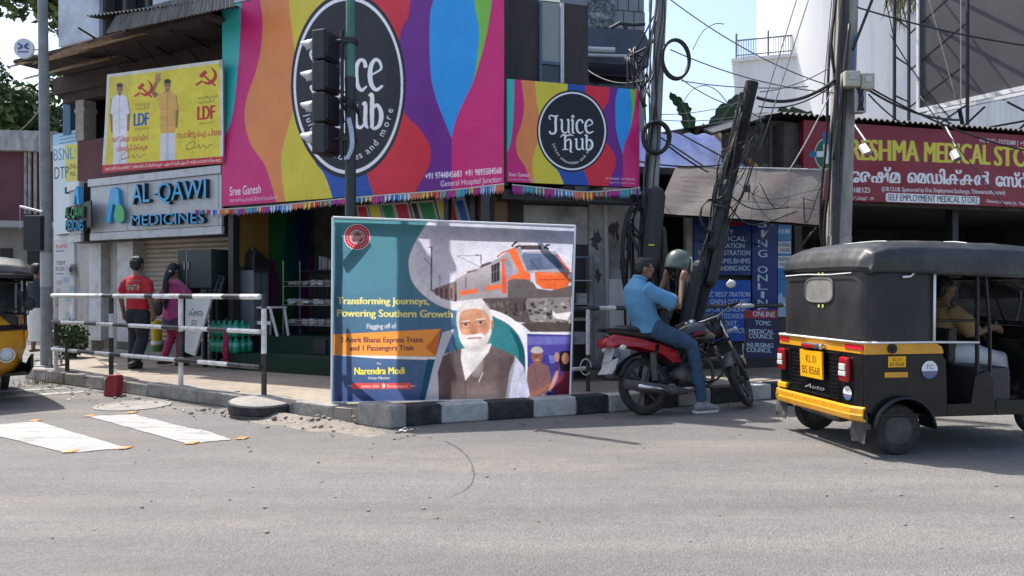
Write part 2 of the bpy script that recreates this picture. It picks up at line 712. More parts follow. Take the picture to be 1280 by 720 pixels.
# ------------------------------------------------------------------ materials
def asphalt():
    m = bpy.data.materials.new('asphalt'); m.use_nodes = True
    nt = m.node_tree; N = nt.nodes; L = nt.links; b = N['Principled BSDF']
    b.inputs['Roughness'].default_value = .88; b.inputs['Specular IOR Level'].default_value = .3
    tc = N.new('ShaderNodeTexCoord')
    def noise(sc, det, st=(1, 1, 1), rot=0, rough=.6):
        mp = N.new('ShaderNodeMapping'); mp.inputs['Scale'].default_value = st; mp.inputs['Rotation'].default_value = (0, 0, R(rot))
        L.new(tc.outputs['Object'], mp.inputs[0])
        n = N.new('ShaderNodeTexNoise'); n.inputs['Scale'].default_value = sc; n.inputs['Detail'].default_value = det
        n.inputs['Roughness'].default_value = rough
        L.new(mp.outputs[0], n.inputs[0]); return n.outputs['Fac']
    def ramp(f, p0, c0, p1, c1):
        r = N.new('ShaderNodeValToRGB'); e = r.color_ramp.elements
        e[0].position = p0; e[1].position = p1; e[0].color = c0 + (1,); e[1].color = c1 + (1,)
        L.new(f, r.inputs[0]); return r.outputs[0]
    def mix(f, a, c, t='MIX', k=None):
        x = N.new('ShaderNodeMix'); x.data_type = 'RGBA'; x.blend_type = t
        if f is None: x.inputs[0].default_value = k
        else: L.new(f, x.inputs[0])
        for s, i in ((a, 6), (c, 7)):
            if isinstance(s, tuple): x.inputs[i].default_value = s + (1,)
            else: L.new(s, x.inputs[i])
        return x.outputs[2]
    base = ramp(noise(1.1, 6, (.25, 1, 1), -12), .35, (.118, .116, .116), .68, (.165, .16, .153))
    dust = ramp(noise(.55, 9, (.22, 1.1, 1), 4, .68), .47, (0, 0, 0), .72, (.62, .62, .62))
    c = mix(dust, base, (.30, .258, .205))
    fine = ramp(noise(7, 12, (.5, 1.6, 1), 3, .8), .4, (0, 0, 0), .75, (.28, .28, .28))
    c = mix(fine, c, (.27, .25, .22))
    agg = N.new('ShaderNodeTexVoronoi'); agg.inputs['Scale'].default_value = 95
    L.new(tc.outputs['Object'], agg.inputs['Vector'])
    ag = ramp(agg.outputs['Color'], .15, (.62, .62, .62), .9, (1.28, 1.27, 1.25))
    c = mix(None, c, ag, 'MULTIPLY', .6)
    track = ramp(noise(.8, 4, (.10, 1.3, 1), 2, .5), .50, (0, 0, 0), .66, (.5, .5, .5))
    c = mix(track, c, (.118, .112, .106))
    oil = ramp(noise(1.3, 5, (.8, 1.2, 1), 20, .6), .70, (0, 0, 0), .80, (.55, .55, .55))
    c = mix(oil, c, (.085, .08, .076))
    big = ramp(noise(160, 3), .62, (0, 0, 0), .72, (.3, .3, .3))
    c = mix(big, c, (.36, .35, .33))
    L.new(c, b.inputs['Base Color'])
    bp = N.new('ShaderNodeBump'); bp.inputs['Strength'].default_value = .55; bp.inputs['Distance'].default_value = .012
    L.new(agg.outputs['Distance'], bp.inputs['Height'])
    b2 = N.new('ShaderNodeBump'); b2.inputs['Strength'].default_value = .35; b2.inputs['Distance'].default_value = .05
    L.new(noise(6, 8), b2.inputs['Height']); L.new(bp.outputs[0], b2.inputs['Normal'])
    L.new(b2.outputs[0], b.inputs['Normal'])
    return m


def paver():
    m = bpy.data.materials.new('pavement tiles'); m.use_nodes = True
    nt = m.node_tree; N = nt.nodes; L = nt.links; b = N['Principled BSDF']
    b.inputs['Roughness'].default_value = .85
    tc = N.new('ShaderNodeTexCoord'); mp = N.new('ShaderNodeMapping'); mp.inputs['Rotation'].default_value = (0, 0, R(32))
    L.new(tc.outputs['Object'], mp.inputs[0])
    br = N.new('ShaderNodeTexBrick'); br.inputs['Scale'].default_value = 2.1; br.inputs['Mortar Size'].default_value = .012
    br.inputs['Color1'].default_value = (.31, .24, .175, 1); br.inputs['Color2'].default_value = (.235, .205, .17, 1); br.inputs['Mortar'].default_value = (.1, .09, .08, 1)
    L.new(mp.outputs[0], br.inputs['Vector'])
    n = N.new('ShaderNodeTexNoise'); n.inputs['Scale'].default_value = 1.6; n.inputs['Detail'].default_value = 9; n.inputs['Roughness'].default_value = .7
    L.new(tc.outputs['Object'], n.inputs[0])
    r = N.new('ShaderNodeValToRGB'); r.color_ramp.elements[0].position = .42; r.color_ramp.elements[1].position = .7
    r.color_ramp.elements[1].color = (.75, .75, .75, 1)
    L.new(n.outputs['Fac'], r.inputs[0])
    x = N.new('ShaderNodeMix'); x.data_type = 'RGBA'; L.new(r.outputs[0], x.inputs[0]); L.new(br.outputs['Color'], x.inputs[6]); x.inputs[7].default_value = (.33, .285, .23, 1)
    L.new(x.outputs[2], b.inputs['Base Color'])
    bp = N.new('ShaderNodeBump'); bp.inputs['Strength'].default_value = .4; bp.inputs['Distance'].default_value = .02
    L.new(br.outputs['Fac'], bp.inputs['Height']); bp.invert = True; L.new(bp.outputs[0], b.inputs['Normal'])
    return m


M = {}
M['asphalt'] = asphalt()
M['paver'] = paver()
M['kerb'] = mat('worn concrete', (.26, .245, .22), .9, 0, .3, 9, .5, 30, dirt=(.12, .11, .1))
M['kerb_w'] = mat('kerb white paint', (.42, .41, .38), .85, 0, .15, 14, .4, 40, dirt=(.2, .19, .17), dscale=6, damt=.75)
M['kerb_b'] = mat('kerb black paint', (.022, .022, .024), .8, 0, .3, 14, .4, 40, dirt=(.1, .095, .085), dscale=7, damt=.5)
M['road_white'] = mat('road paint white', (.33, .325, .31), .85, 0, .12, 12, .4, 60, dirt=(.16, .155, .145), dscale=5, damt=.95, stretch=(.6, 1.6, 1))
M['road_yellow'] = mat('road stud amber', (.5, .22, .03), .6, 0, .3, 30, dirt=(.2, .17, .13), dscale=14, damt=.9)
M['dirt'] = mat('dry dirt', (.205, .18, .15), .95, 0, .3, 12, .8, 25)
M['dark_patch'] = mat('tar seam', (.075, .072, .07), .9, 0, .3, 20, .5, 60)
M['steel'] = mat('galvanised steel', (.36, .37, .37), .5, .6, .15, 10, .1, 40, dirt=(.2, .17, .13))
M['pole_grey'] = mat('grey painted pole', (.22, .24, .24), .6, 0, .15, 8, .1, 60, dirt=(.12, .1, .08), dscale=5)
M['white'] = mat('white paint', (.72, .72, .7), .5, 0, .08, 8, 0, 40, dirt=(.35, .32, .28), dscale=4, damt=.5)
M['rail_w'] = mat('railing white paint', (.7, .69, .66), .5, 0, .1, 12, .1, 60, dirt=(.3, .26, .2), dscale=9, damt=.7)
M['rail_b'] = mat('railing black paint', (.02, .02, .022), .5, 0, .3, 12, .1, 60, dirt=(.15, .13, .11), dscale=9, damt=.5)
M['black'] = mat('black plastic', (.013, .013, .015), .5, 0, .3, 8)
M['cable'] = mat('black cable', (.012, .012, .013), .55, 0, .2, 8)
M['cable_grey'] = mat('grey cable', (.11, .11, .11), .6, 0, .2, 8)
M['cable_white'] = mat('pale cable', (.5, .5, .48), .6, 0, .1, 8)
M['cable_blue'] = mat('blue cable', (.05, .16, .5), .5, 0, .1, 8)
M['acp'] = mat('grey composite panel', (.45, .465, .48), .42, .15, .06, 3, 0, 40, dirt=(.2, .2, .2), dscale=2.2, damt=.35)
M['acp_trim'] = mat('pale panel trim', (.5, .51, .52), .45, .1, .1, 5, 0, 40, dirt=(.15, .14, .13), dscale=5, damt=.6)
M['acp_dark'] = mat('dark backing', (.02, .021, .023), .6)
M['sky_blue'] = mat('blue acrylic', (.03, .33, .62), .3, 0, .05)
M['green_ac'] = mat('green acrylic', (.03, .36, .13), .3, 0, .05)
M['maroon'] = mat('maroon plaster', (.115, .04, .045), .85, 0, .2, 3, .2, 30, dirt=(.05, .03, .03), dscale=1.5)
M['plaster_dk'] = mat('sooty plaster', (.065, .06, .058), .9, 0, .4, 3, .3, 20, dirt=(.02, .018, .017), dscale=1.3, damt=.8)
M['plaster_brown'] = mat('brown sooty plaster', (.05, .034, .03), .9, 0, .35, 3, .3, 20)
M['plaster'] = mat('weathered plaster', (.36, .345, .32), .9, 0, .18, 4, .3, 25, dirt=(.1, .085, .07), dscale=1.7, damt=.8)
M['plaster_blue'] = mat('pale blue plaster', (.48, .54, .6), .85, 0, .12, 3, .2, 20, dirt=(.2, .22, .24), dscale=1.2, damt=.6)
M['beige'] = mat('beige column', (.34, .30, .25), .85, 0, .15, 5, .2, 25, dirt=(.12, .1, .085), dscale=4, damt=.7)
M['blue_wood'] = mat('blue painted wood', (.035, .12, .2), .6, 0, .2, 5, .2, 30)
M['tin_brown'] = mat('rusty tin', (.33, .225, .145), .75, .1, .35, 5, .2, 20, dirt=(.32, .28, .22), dscale=3, stretch=(1, 6, 1))
M['tin_grey'] = mat('grey asbestos sheet', (.19, .18, .17), .9, 0, .4, 6, .3, 20, dirt=(.045, .04, .04), dscale=3, damt=.9, stretch=(5, 1, .6))
M['tin_black'] = mat('dark tin', (.02, .022, .025), .6, .2, .3, 5)
M['glass_dk'] = mat('dark window glass', (.015, .02, .026), .12, 0, .2, 3, spec=.6)
M['glass_pale'] = mat('curtained window glass', (.23, .25, .23), .25, 0, .12, 2, spec=.6)
M['shutter'] = mat('cream roller shutter', (.42, .38, .32), .55, .2, .08, 4, 0, 40, dirt=(.2, .17, .13), dscale=2)
M['turf'] = mat('artificial turf', (.008, .032, .015), .95, 0, .3, 60, .8, 200)
M['wood'] = mat('brown plywood', (.125, .058, .022), .6, 0, .25, 4, .1, 30, stretch=(1, 1, 6))
M['steel_dk'] = mat('dull steel door', (.12, .135, .15), .45, .3, .15, 4)
M['ochre'] = mat('ochre wall', (.2, .11, .018), .8, 0, .15, 3)
M['tarp'] = mat('blue tarpaulin', (.40, .46, .78), .55, 0, .12, 3, .5, 6, dirt=(.55, .58, .7), dscale=3, damt=.6)
M['tower'] = mat('white tower render', (.72, .72, .71), .7, 0, .05, .5, .05, 10, dirt=(.40, .42, .44), dscale=.9, damt=.6, stretch=(1, 1, .09))
M['red_sign'] = mat('dark red sign panel', (.23, .012, .022), .5, 0, .1, 3)
M['awning'] = mat('grimy awning sheet', (.19, .175, .165), .7, 0, .2, 3, .2, 12, dirt=(.095, .075, .068), dscale=1.8, damt=.8)
M['concrete'] = mat('weathered concrete pole', (.31, .29, .26), .9, 0, .2, 5, .3, 30, dirt=(.14, .12, .1), dscale=3, damt=.7, stretch=(2, 2, .5))
M['bark'] = mat('bark', (.07, .055, .042), .95, 0, .4, 8, .6, 20)
M['soot'] = mat('tarred wooden pole', (.014, .013, .013), .85, 0, .4, 8, .5, 20, stretch=(3, 3, .4))
M['hoarding'] = mat('dark hoarding back sheet', (.038, .04, .045), .55, 0, .16, 1.2, .1, 3, dirt=(.065, .067, .073), dscale=.8, damt=.7)
M['canvas_matte'] = canvas_mat('printed vinyl')
M['canvas_gloss'] = canvas_mat('printed sign panel', .3)
M['canvas_lit'] = canvas_mat('thin printed flex', .55, .8, .08)
M['red_paint'] = mat('red paint', (.27, .014, .018), .6, 0, .2, 6, .2, 30, dirt=(.15, .05, .05), dscale=6)

# ------------------------------------------------------------------ ground, pavement, kerb
road = MB().quad((-400, -60, 0), (400, -60, 0), (400, 600, 0), (-400, 600, 0)).build('road', M['asphalt'])
tag(road, 'dusty grey asphalt junction', 'road', kind='structure')
LEFTK = [(-9.6, 19), (-7.75, 12.6), (-7.2, 11.25), (-6.6, 10.78), (-2.75, 8.15), (-1.75, 7.48), (-1.15, 7.2)]
RIGHTK = [(-1.15, 7.2), (-.69, 7.42), (.67, 7.93), (1.03, 8.1), (3.1, 9.1), (6.5, 10.1), (15, 13)]
PV = LEFTK + RIGHTK[1:] + [(40, 22), (40, 34), (-10.5, 34)]
mb = MB()
mb.prism([(x, y, .012) for x, y in PV], (0, 0, .136))
pav = mb.build('pavement', M['paver'])
tag(pav, 'tan tiled pavement at the corner', 'pavement', kind='structure')


def inset(path, d):
    out = []
    for i, p in enumerate(path):
        a = Vector(path[max(i - 1, 0)]); b = Vector(path[min(i + 1, len(path) - 1)])
        t = (b - a).normalized()
        out.append(Vector(p) + Vector((-t.y, t.x)) * d)
    return out


def resample(path, step):
    P = [Vector(p) for p in path]
    out = [P[0]]; 
    for a, b in zip(P, P[1:]):
        n = max(1, round((b - a).length / step))
        out += [a.lerp(b, (i + 1) / n) for i in range(n)]
    return out


mb = MB()
def kerbrun(path, step, h, mis, jit):
    pts = resample(path, step)
    inn = inset(pts, .19); outp = inset(pts, -.012)
    for i in range(len(pts) - 1):
        hh = h + rnd.uniform(-jit, jit)
        g = .008
        a, b, c, d = outp[i].lerp(outp[i + 1], g), outp[i + 1].lerp(outp[i], g), inn[i + 1].lerp(inn[i], g), inn[i].lerp(inn[i + 1], g)
        j = lambda: rnd.uniform(-jit, jit) * .6
        vs = [(p.x + j(), p.y + j(), 0.001) for p in (a, b, c, d)] + [(p.x + j(), p.y + j(), hh + j()) for p in (a, b, c, d)]
        mb.add(vs, [(3, 2, 1, 0), (4, 5, 6, 7), (0, 1, 5, 4), (1, 2, 6, 5), (2, 3, 7, 6), (3, 0, 4, 7)], mis[i % len(mis)])
kerbrun(LEFTK[:-1], .5, .158, [0], .022)
kerbrun(RIGHTK[:2], .42, .19, [2], .004)
kerbrun(RIGHTK[1:4], .42, .19, [1, 2], .004)
kerbrun(RIGHTK[3:], .42, .185, [1, 2], .004)
mb.prism([(-1.50, 7.36, .001), (-1.14, 7.12, .001), (-1.0, 7.22, .001), (-1.3, 7.5, .001)], (0, 0, .215), 0)
kerb = mb.build('kerb', [M['kerb'], M['kerb_w'], M['kerb_b']], bevel=.015)
tag(kerb, 'kerb stones painted black and white along the right side', 'kerb', kind='structure')

# crossing stripes, thin lines, ring and seam on the road
def ground_poly(name, px, z, m, thick=.003):
    b = MB()
    b.prism([W.Z(x, y, z - thick) for x, y in px], (0, 0, thick))
    o = b.build(name, m)
    return tag(o, None, None, kind='structure')
def ragged(pts, n=9, amt=1.0):
    out = []
    for i, a in enumerate(pts):
        b = pts[(i + 1) % len(pts)]
        for k in range(n):
            t = k / n
            out.append((a[0] + (b[0] - a[0]) * t + rnd.uniform(-amt, amt) * (k > 0), a[1] + (b[1] - a[1]) * t + rnd.uniform(-amt, amt) * .35 * (k > 0)))
    return out
ground_poly('road_marking', ragged([(-62, 536), (46, 527), (158, 560), (82, 566.5), (14, 549)]), .006, M['road_white'])
ground_poly('road_marking', ragged([(109, 520.5), (168, 518), (226, 533), (262, 540), (289, 550), (234, 554.5)]), .006, M['road_white'])
ground_poly('road_marking', ragged([(-30, 497), (107, 488.5), (110, 490), (-30, 500.5)], 8, .6), .006, M['road_white'])
ground_poly('road_marking', ragged([(-30, 490), (80, 484.5), (82, 485.5), (-30, 492.5)], 8, .6), .006, M['road_white'])
ring = MB()
c0 = W.Z(166, 507, 0)
ring.lathe([(.40, .001), (.40, .008), (.355, .008), (.355, .001)], 36, Matrix.Translation(c0), closed=True)
ring.lathe([(.345, .001), (.345, .006), (0.0001, .006)], 36, Matrix.Translation(c0))
o = ring.build('manhole_ring', M['kerb']); tag(o, 'flat round manhole cover set in the road beside the kerb', 'manhole cover')
seam = [(556, 551), (573, 560), (586, 573), (592, 590), (588, 606), (570, 618), (540, 625)]
b = MB()
sp = smooth_path(seam, 6)
rows = []
for i, p in enumerate(sp):
    a = W.Z(p[0], p[1], .003); q = W.Z(*sp[min(i + 1, len(sp) - 1)], .003) - W.Z(*sp[max(i - 1, 0)], .003)
    q.normalize(); n = Vector((-q.y, q.x, 0)); w = (.005 + .003 * math.sin(i * 1.3) + rnd.uniform(0, .008)) * (1 - i / len(sp))
    rows.append([a + n * w, a - n * w])
b.sheet(rows)
tag(b.build('road_seam', M['dark_patch']), None, None, kind='structure')

# orange road studs on the crossing corners
stud_px = [(88, 565.5, 'at the near left corner of the first white stripe'), (156, 561, 'at the near right corner of the first white stripe'),
           (240, 554.8, 'at the near left corner of the second white stripe'), (303, 548.8, 'just right of the end of the second white stripe'),
           (165, 516.6, 'at the far right corner of the second white stripe'), (112, 520.8, 'at the far left corner of the second white stripe'),
           (44, 526.6, 'at the far end of the first white stripe')]
stm = None
for x, y, w in stud_px:
    if stm is None:
        b = MB()
        b.lathe([(.055, 0.006), (.053, .010), (.042, .014), (.0001, .015)], 4, Matrix.Rotation(R(45), 4, 'Z') @ Matrix.Diagonal((1.25, .8, 1, 1)))
        so = b.build('road_stud', M['road_yellow']); stm = so
    else:
        so = stm.copy(); COL.objects.link(so)
    so.location = W.Z(x, y, 0); so.rotation_euler = (0, 0, R(rnd.uniform(-15, 15)))
    tag(so, 'flat orange road stud ' + w, 'road stud', 'orange studs round the crossing stripes')

# dirt and rubble at the broken kerb
g = np.random.RandomState(3)
b = MB()
rows = []
for i in range(26):
    row = []
    for j in range(40):
        u = j / 39; v = i / 25
        x = -3.25 + 2.2 * u; y = 8.35 - 1.42 * u + (v - .8) * (.35 + .25 * math.sin(3.1 * u) + .06 * math.sin(u * 23))
        hgt = .05 * math.exp(-((u - .74) / .2) ** 2 - ((v - .55) / .25) ** 2) + .055 * math.exp(-((u - .35) / .3) ** 2 - ((v - .7) / .22) ** 2)
        hgt *= .75 + .5 * g.rand()
        e = min(u, 1 - u, v, 1 - v) * 6
        row.append((x, y, hgt * min(1, e) - .012 * (1 - min(1, e)) + .004))
    rows.append(row)
b.sheet(rows)
for k in range(90):
    u = g.rand(); x = -3.3 + 2.4 * u + g.randn() * .1; y = 8.2 - 1.45 * u + g.randn() * .13 - .05
    s = .006 + .022 * g.rand() ** 3
    b.ell((x, y, .02 + s * .5 + .08 * math.exp(-((u - .74) / .2) ** 2)), (s * 1.3, s, s * .8), 6, 4, Matrix.Rotation(g.rand() * 6, 3, 'Z'))
tag(b.build('dirt', M['dirt'], smooth=True), 'dry sandy dirt and rubble heaped at the broken kerb', 'dirt', kind='stuff')
b = MB()
for k in range(230):
    t = g.rand(); p0 = Vector(LEFTK[2]).lerp(Vector(LEFTK[5]), t)
    x, y = p0.x - abs(g.randn()) * .22 - .03, p0.y - abs(g.randn()) * .28 - .03
    s = .005 + .02 * g.rand() ** 4
    b.ell((x, y, s * .5), (s * 1.3, s, s * .7), 5, 4)
for k in range(240):
    x = g.uniform(-5, 5); y = g.uniform(2.6, 7)
    s = .003 + .008 * g.rand() ** 3
    b.ell((x, y, s * .5), (s * 1.3, s, s * .7), 5, 4)
tag(b.build('gravel', M['kerb']), 'loose grit scattered along the gutter', 'gravel', kind='stuff')
b = MB()
for k in range(70):
    x = g.uniform(-7, 4); y = np.interp(x, [-7, -2.7, -1.1, 1, 4], [11, 8.1, 7.1, 8, 9.4]) - abs(g.randn()) * .5 - .05
    a = g.rand() * 6.3; s = g.uniform(.012, .035); u = Vector((math.cos(a), math.sin(a), 0)); v = Vector((-math.sin(a), math.cos(a), 0)); p = Vector((x, y, .012))
    b.add([p - u * s, p + v * s * .45 + Vector((0, 0, g.uniform(0, .02))), p + u * s, p - v * s * .45 + Vector((0, 0, g.uniform(0, .015)))], [(0, 1, 2, 3)], int(g.randint(0, 3)))
tag(b.build('leaf_litter', [mat('dry leaf', (.17, .1, .04), .8), mat('pale scrap', (.5, .48, .44), .8), M['dirt']]), 'dry leaves and paper flakes blown along the gutter', 'litter', kind='stuff')
# small dry weeds at the kerb end
b = MB()
for k in range(160):
    x = -6.6 + g.randn() * .28 + .3; y = 10.68 + g.randn() * .1 - .3 * .65
    a = g.rand() * 6.28; h = .04 + .11 * g.rand(); l = .05 * g.rand()
    b.add([(x, y, 0.01), (x + .008, y, 0.01), (x + math.cos(a) * l, y + math.sin(a) * l, h)], [(0, 1, 2)])
tag(b.build('dry_grass', mat('dry grass', (.16, .13, .06), .9)), 'dry weeds growing out of the gutter below the lamp pole', 'grass', kind='stuff')

# ------------------------------------------------------------------ facade frames
FL = Frame(-.095, 9.06, -28.2)      # left front of the corner building; x runs to the corner
FR = Frame(-.06, 9.12, 16.7)        # right front of the corner building
cfc = FL.M @ Vector((-8.2, 0, 0))
FC = Frame(cfc.x, cfc.y, -46)       # chamfered end of the pharmacy

# ------------------------------------------------------------------ old corner building
cb = thing('corner_building', 'old sooty two storey corner building with rusty tin eaves behind the colourful signs', 'building', FL)
b = MB()
# upper wall behind the large sign, juice shop side
b.bx(-4.62, -.12, .12, .35, 2.62, 5.15)
b.bx(-4.62, -.12, 2.25, 2.4, .15, 5.1)
b.bx(-4.62, -.12, .36, 2.24, 2.75, 2.85)
b.bx(-4.78, -4.63, .1, 2.4, .15, 5.15)
b.build('wall', M['plaster_dk'], cb)
# right wing wall, dark, above the small sign
b = MB(FL.Mi @ FR.M)
b.bx(.06, 1.17, .30, 3.0, 2.75, 4.95)
b.bx(.10, 1.30, .5, 3.0, .151, 2.6)
b.build('side_wall', mat('dark brown boarding', (.04, .031, .029), .7, 0, .35, 3, .2, 20, stretch=(6, 6, .7)), cb)
b = MB(FL.Mi @ FR.M)
x0 = FR.Y(673, 40, .3).x; x1 = FR.Y(702, 40, .3).x
zt = 4.93; zb = FR.Y(690, 104, .3).z; zm = FR.Y(690, 80, .3).z
b.bx(x0, x0 + .035, .26, .32, zb, zt); b.bx(x0, x1, .262, .318, zm - .02, zm + .02); b.bx(x0, x1, .262, .318, zb - .02, zb + .02)
wf = b.build('window', mat('blue window frame', (.06, .1, .16), .5), cb)
b = MB(FL.Mi @ FR.M); b.bx(x1 - .03, x1 + .015, .25, .32, zb, zt)
b.build('frame', mat('pale window frame', (.5, .53, .57), .5), wf)
b = MB(FL.Mi @ FR.M); b.bx(x0 + .035, x1 - .03, .285, .297, zm + .02, zt)
b.build('pane', M['glass_pale'], wf)
b = MB(FL.Mi @ FR.M); b.bx(x0 + .035, x1 - .03, .285, .297, zb + .02, zm - .02)
b.build('pane', M['glass_dk'], wf)
# parapet, upper storey of the pharmacy end
b = MB()
b.bx(-9.2, -4.79, .55, .67, 3.22, 4.02)
b.build('parapet', M['maroon'], cb)
b = MB()
b.bx(-9.5, -4.79, .5, 3.2, 3.08, 3.2)
b.bx(-9.5, -4.79, 2.6, 2.75, 3.2, 5.26)
b.bx(-9.6, -9.49, .76, 2.59, 3.2, 5.26)
b.bx(-9.6, -4.7, -.35, 2.9, 5.27, 5.33)
b.bx(-10.2, -4.7, 1.62, 1.88, 5.331, 6.4)
b.bx(-9.9, -4.79, .52, .75, 4.95, 5.25)
b.bx(-9.7, -4.79, .58, .75, 4.78, 4.949)
b.build('upper_wall', M['plaster_brown'], cb)
for px in (103, 170):
    x = FL.Y(px, 140, .6).x
    b = MB(); b.bx(x - .12, x + .12, .545, .785, 4.03, 4.77)
    b.bx(x - .15, x + .15, .54, .79, 4.55, 4.62)
    b.build('column', M['beige'], cb)
x = FL.Y(87, 140, .75).x
b = MB(); b.bx(x - .13, x + .1, .7, .8, FL.Y(87, 168, .75).z, FL.Y(87, 112, .75).z); b.build('door_frame', M['blue_wood'], cb)
# upper storey walls above the tin roof
b = MB()
xa = FL.Y(73, 20, 1.6).x; xb = FL.Y(124, 20, 1.6).x
b.bx(xa, xb, 1.6, 1.9, 6.401, 8.6)
b.build('upper_panel', M['plaster_blue'], cb)
b = MB()
xc = FL.Y(191, 10, 1.7).x
b.bx(xb, xc, 1.9, 2.0, 5.6, 8.6, 1)
b.bx(xc, -2.6, 1.7, 2.0, 5.6, 8.2, 0)
b.bx(xb, xc, 1.65, 1.89, 5.6, 5.95, 2)
for q in (.02, .45, .9):
    xx = xb + (xc - xb) * q
    b.bx(xx - .05, xx + .05, 1.68, 1.89, 5.951, 8.2, 2)
b.build('upper_window_band', [M['plaster_blue'], M['glass_dk'], M['plaster_dk']], cb)
# ground floor of the pharmacy: pillars, plinth, shutters, side wall
b = MB()
b.bx(-8.2, -4.79, .62, 2.6, .151, .41)
b.bx(-8.2, -4.79, .35, .619, .151, .27)
b.build('plinth', M['kerb'], cb)
b = MB()
for pa, pb in ((111, 126), (146, 166)):
    xa2 = FL.Y(pa, 360, .5).x; xb2 = FL.Y(pb, 360, .5).x
    b.bx(xa2, xb2, .5, .9, .411, 2.2)
b.bx(-8.2, -4.79, .5, 1.2, 2.2, 3.07)
b.bx(-4.86, -4.79, .5, .9, .411, 2.19)
b.build('pillar', M['acp_trim'], cb)


def shutter(xa, xb, z0, z1, y, n):
    s = MB(); rows = []
    k = n * 6
    for i in range(k + 1):
        z = z0 + (z1 - z0) * i / k
        yy = y - .028 * abs(math.sin(math.pi * (i % 6) / 6)) ** .7
        rows.append([(xa, yy, z), (xb, yy, z)])
    s.sheet(rows)
    return s.build('shutter', M['shutter'], cb)


shutter(FL.Y(126, 360, .75).x, FL.Y(147, 360, .75).x, .42, 2.19, .75, 22)
shutter(FL.Y(165, 360, .75).x, -4.87, .42, 2.19, .75, 22)
b = MB(FL.Mi @ FC.M)
b.bx(-.75, -.02, .55, 3.5, .151, 3.05)
b.bx(-2.6, -.76, .35, .6, .151, 3.05)
b.build('end_wall', [M['plaster'], M['maroon']], cb)

# tin eaves
b = MB()
def corr(pa, pb, pc, pd, n, amp=.02):
    """corrugated sheet: edge pa-pb (ridges run pa->pd)"""
    pa, pb, pc, pd = map(Vector, (pa, pb, pc, pd))
    nr = (pb - pa).cross(pd - pa).normalized()
    rows = []
    for j in range(2):
        a, c = (pa, pb) if j == 0 else (pd, pc)
        rows.append([a.lerp(c, i / (n * 4)) + nr * amp * math.sin(i * math.pi / 2) for i in range(n * 4 + 1)])
    return rows
zl = lambda x: 5.3 + (-4.6 - x) * .09
b.sheet(corr((-7.2, -.55, 5.62), (-4.4, -.55, 5.36), (-4.4, 1.7, 5.75), (-7.2, 1.7, 6.0), 30))
b.build('roof', M['tin_black'], cb, solid=.006)
b = MB()
b.sheet(corr(FL.Y(133, 42, -.6), FL.Y(292, 8, -.6), FL.Y(292, -22, -.5), FL.Y(146, 20, -.5), 36, .014))
b.build('eaves_fascia', M['tin_grey'], cb, solid=.012)
for k, q in enumerate([((10, 84), (46, 66), .1, -.4), ((28, 99), (62, 84), .35, -.55), ((40, 80), (82, 56), .3, -.6), ((62, 72), (104, 47), .2, -.62), ((84, 66), (130, 42), .1, -.66), ((104, 60), (156, 41), 0, -.68)]):
    (ax, ay), (bx_, by), dz, yy = q
    pa = FL.Y(ax, ay, yy - .1); pb = FL.Y(bx_, by + 6, yy + .25)
    pc = pb + Vector((1.0, .9, .50)); pd = pa + Vector((1.2, .8, .40))
    c2 = MB(); c2.sheet(corr(pa, pb, pc, pd, 9, .012))
    c2.build('eaves_sheet', M['tin_brown'], cb, solid=.006)
# eaves brackets
b = MB()
for x in (-7.5, -6.6, -5.7, -4.9):
    b.tube([(x, .55, 5.2), (x, -.5, 5.3 + (-4.6 - x) * .07)], .018, 6)
    b.tube([(x, .55, 4.8), (x, -.3, 5.25 + (-4.6 - x) * .07)], .014, 6)
b.build('roof_bracket', M['tin_black'], cb)

# juice shop interior built into the corner building
b = MB()
b.bx(-4.629, -4.615, .05, FL.X(336, 300, -4.615).y, 1.66, 2.74)
b.build('ochre_panel', M['ochre'], cb)
cv = Canvas(70, 150, (10, 66, 66))
cv.poly([(0, 0), (30, 0), (24, 60), (40, 110), (30, 150), (0, 150)], (38, 92, 48), 1, 5)
cv.poly([(0, 70), (16, 90), (8, 150), (-5, 150)], (96, 40, 84), 1, 5)
cv.poly([(45, 0), (75, 0), (75, 90), (52, 70)], (20, 40, 90), 1, 5)
cv.poly([(55, 90), (75, 60), (75, 150), (46, 150)], (110, 30, 100), 1, 5)
yw0 = FL.X(337, 330, -4.61).y; yw1 = FL.X(388, 330, -4.61).y
cv.build('mural', M['canvas_matte'], [(-4.61, yw0, 2.72), (-4.61, yw1, 2.72), (-4.61, yw1, .66), (-4.61, yw0, .66)], cb)
b = MB(); b.bx(-4.6, -.3, 1.75, 1.82, .63, 2.74); b.build('partition', M['plaster_dk'], cb)
b = MB(); b.bx(-4.62, -.2, .0, .36, 2.5, 2.615); b.build('lintel', M['acp_dark'], cb)
xs_ = [FL.Y(px, 260, .2).x for px in (559, 592)]
for q in ((-4.64, -4.54, -.02, .1, .152, 2.499), (-.25, -.13, -.119, -.001, .152, 2.49), (xs_[0] - .035, xs_[0] + .035, .17, .25, .62, 2.5), (xs_[1] - .035, xs_[1] + .035, .17, .25, .62, 2.5)):
    b = MB(); b.bx(*q); b.build('post', M['black'], cb)
# steps with green turf
b = MB()
b.bx(-4.5, -.3, -.12, 2.24, .151, .38)
b.bx(-4.2, -.3, .3, 2.2, .381, .62)
st = b.build('shop_step', M['turf'], cb)
b = MB(); x = FL.Y(398, 440, .28).x; b.bx(x - .1, x + .14, .27, .299, .40, .6); st2 = b.build('step_box', M['acp_dark'], st)
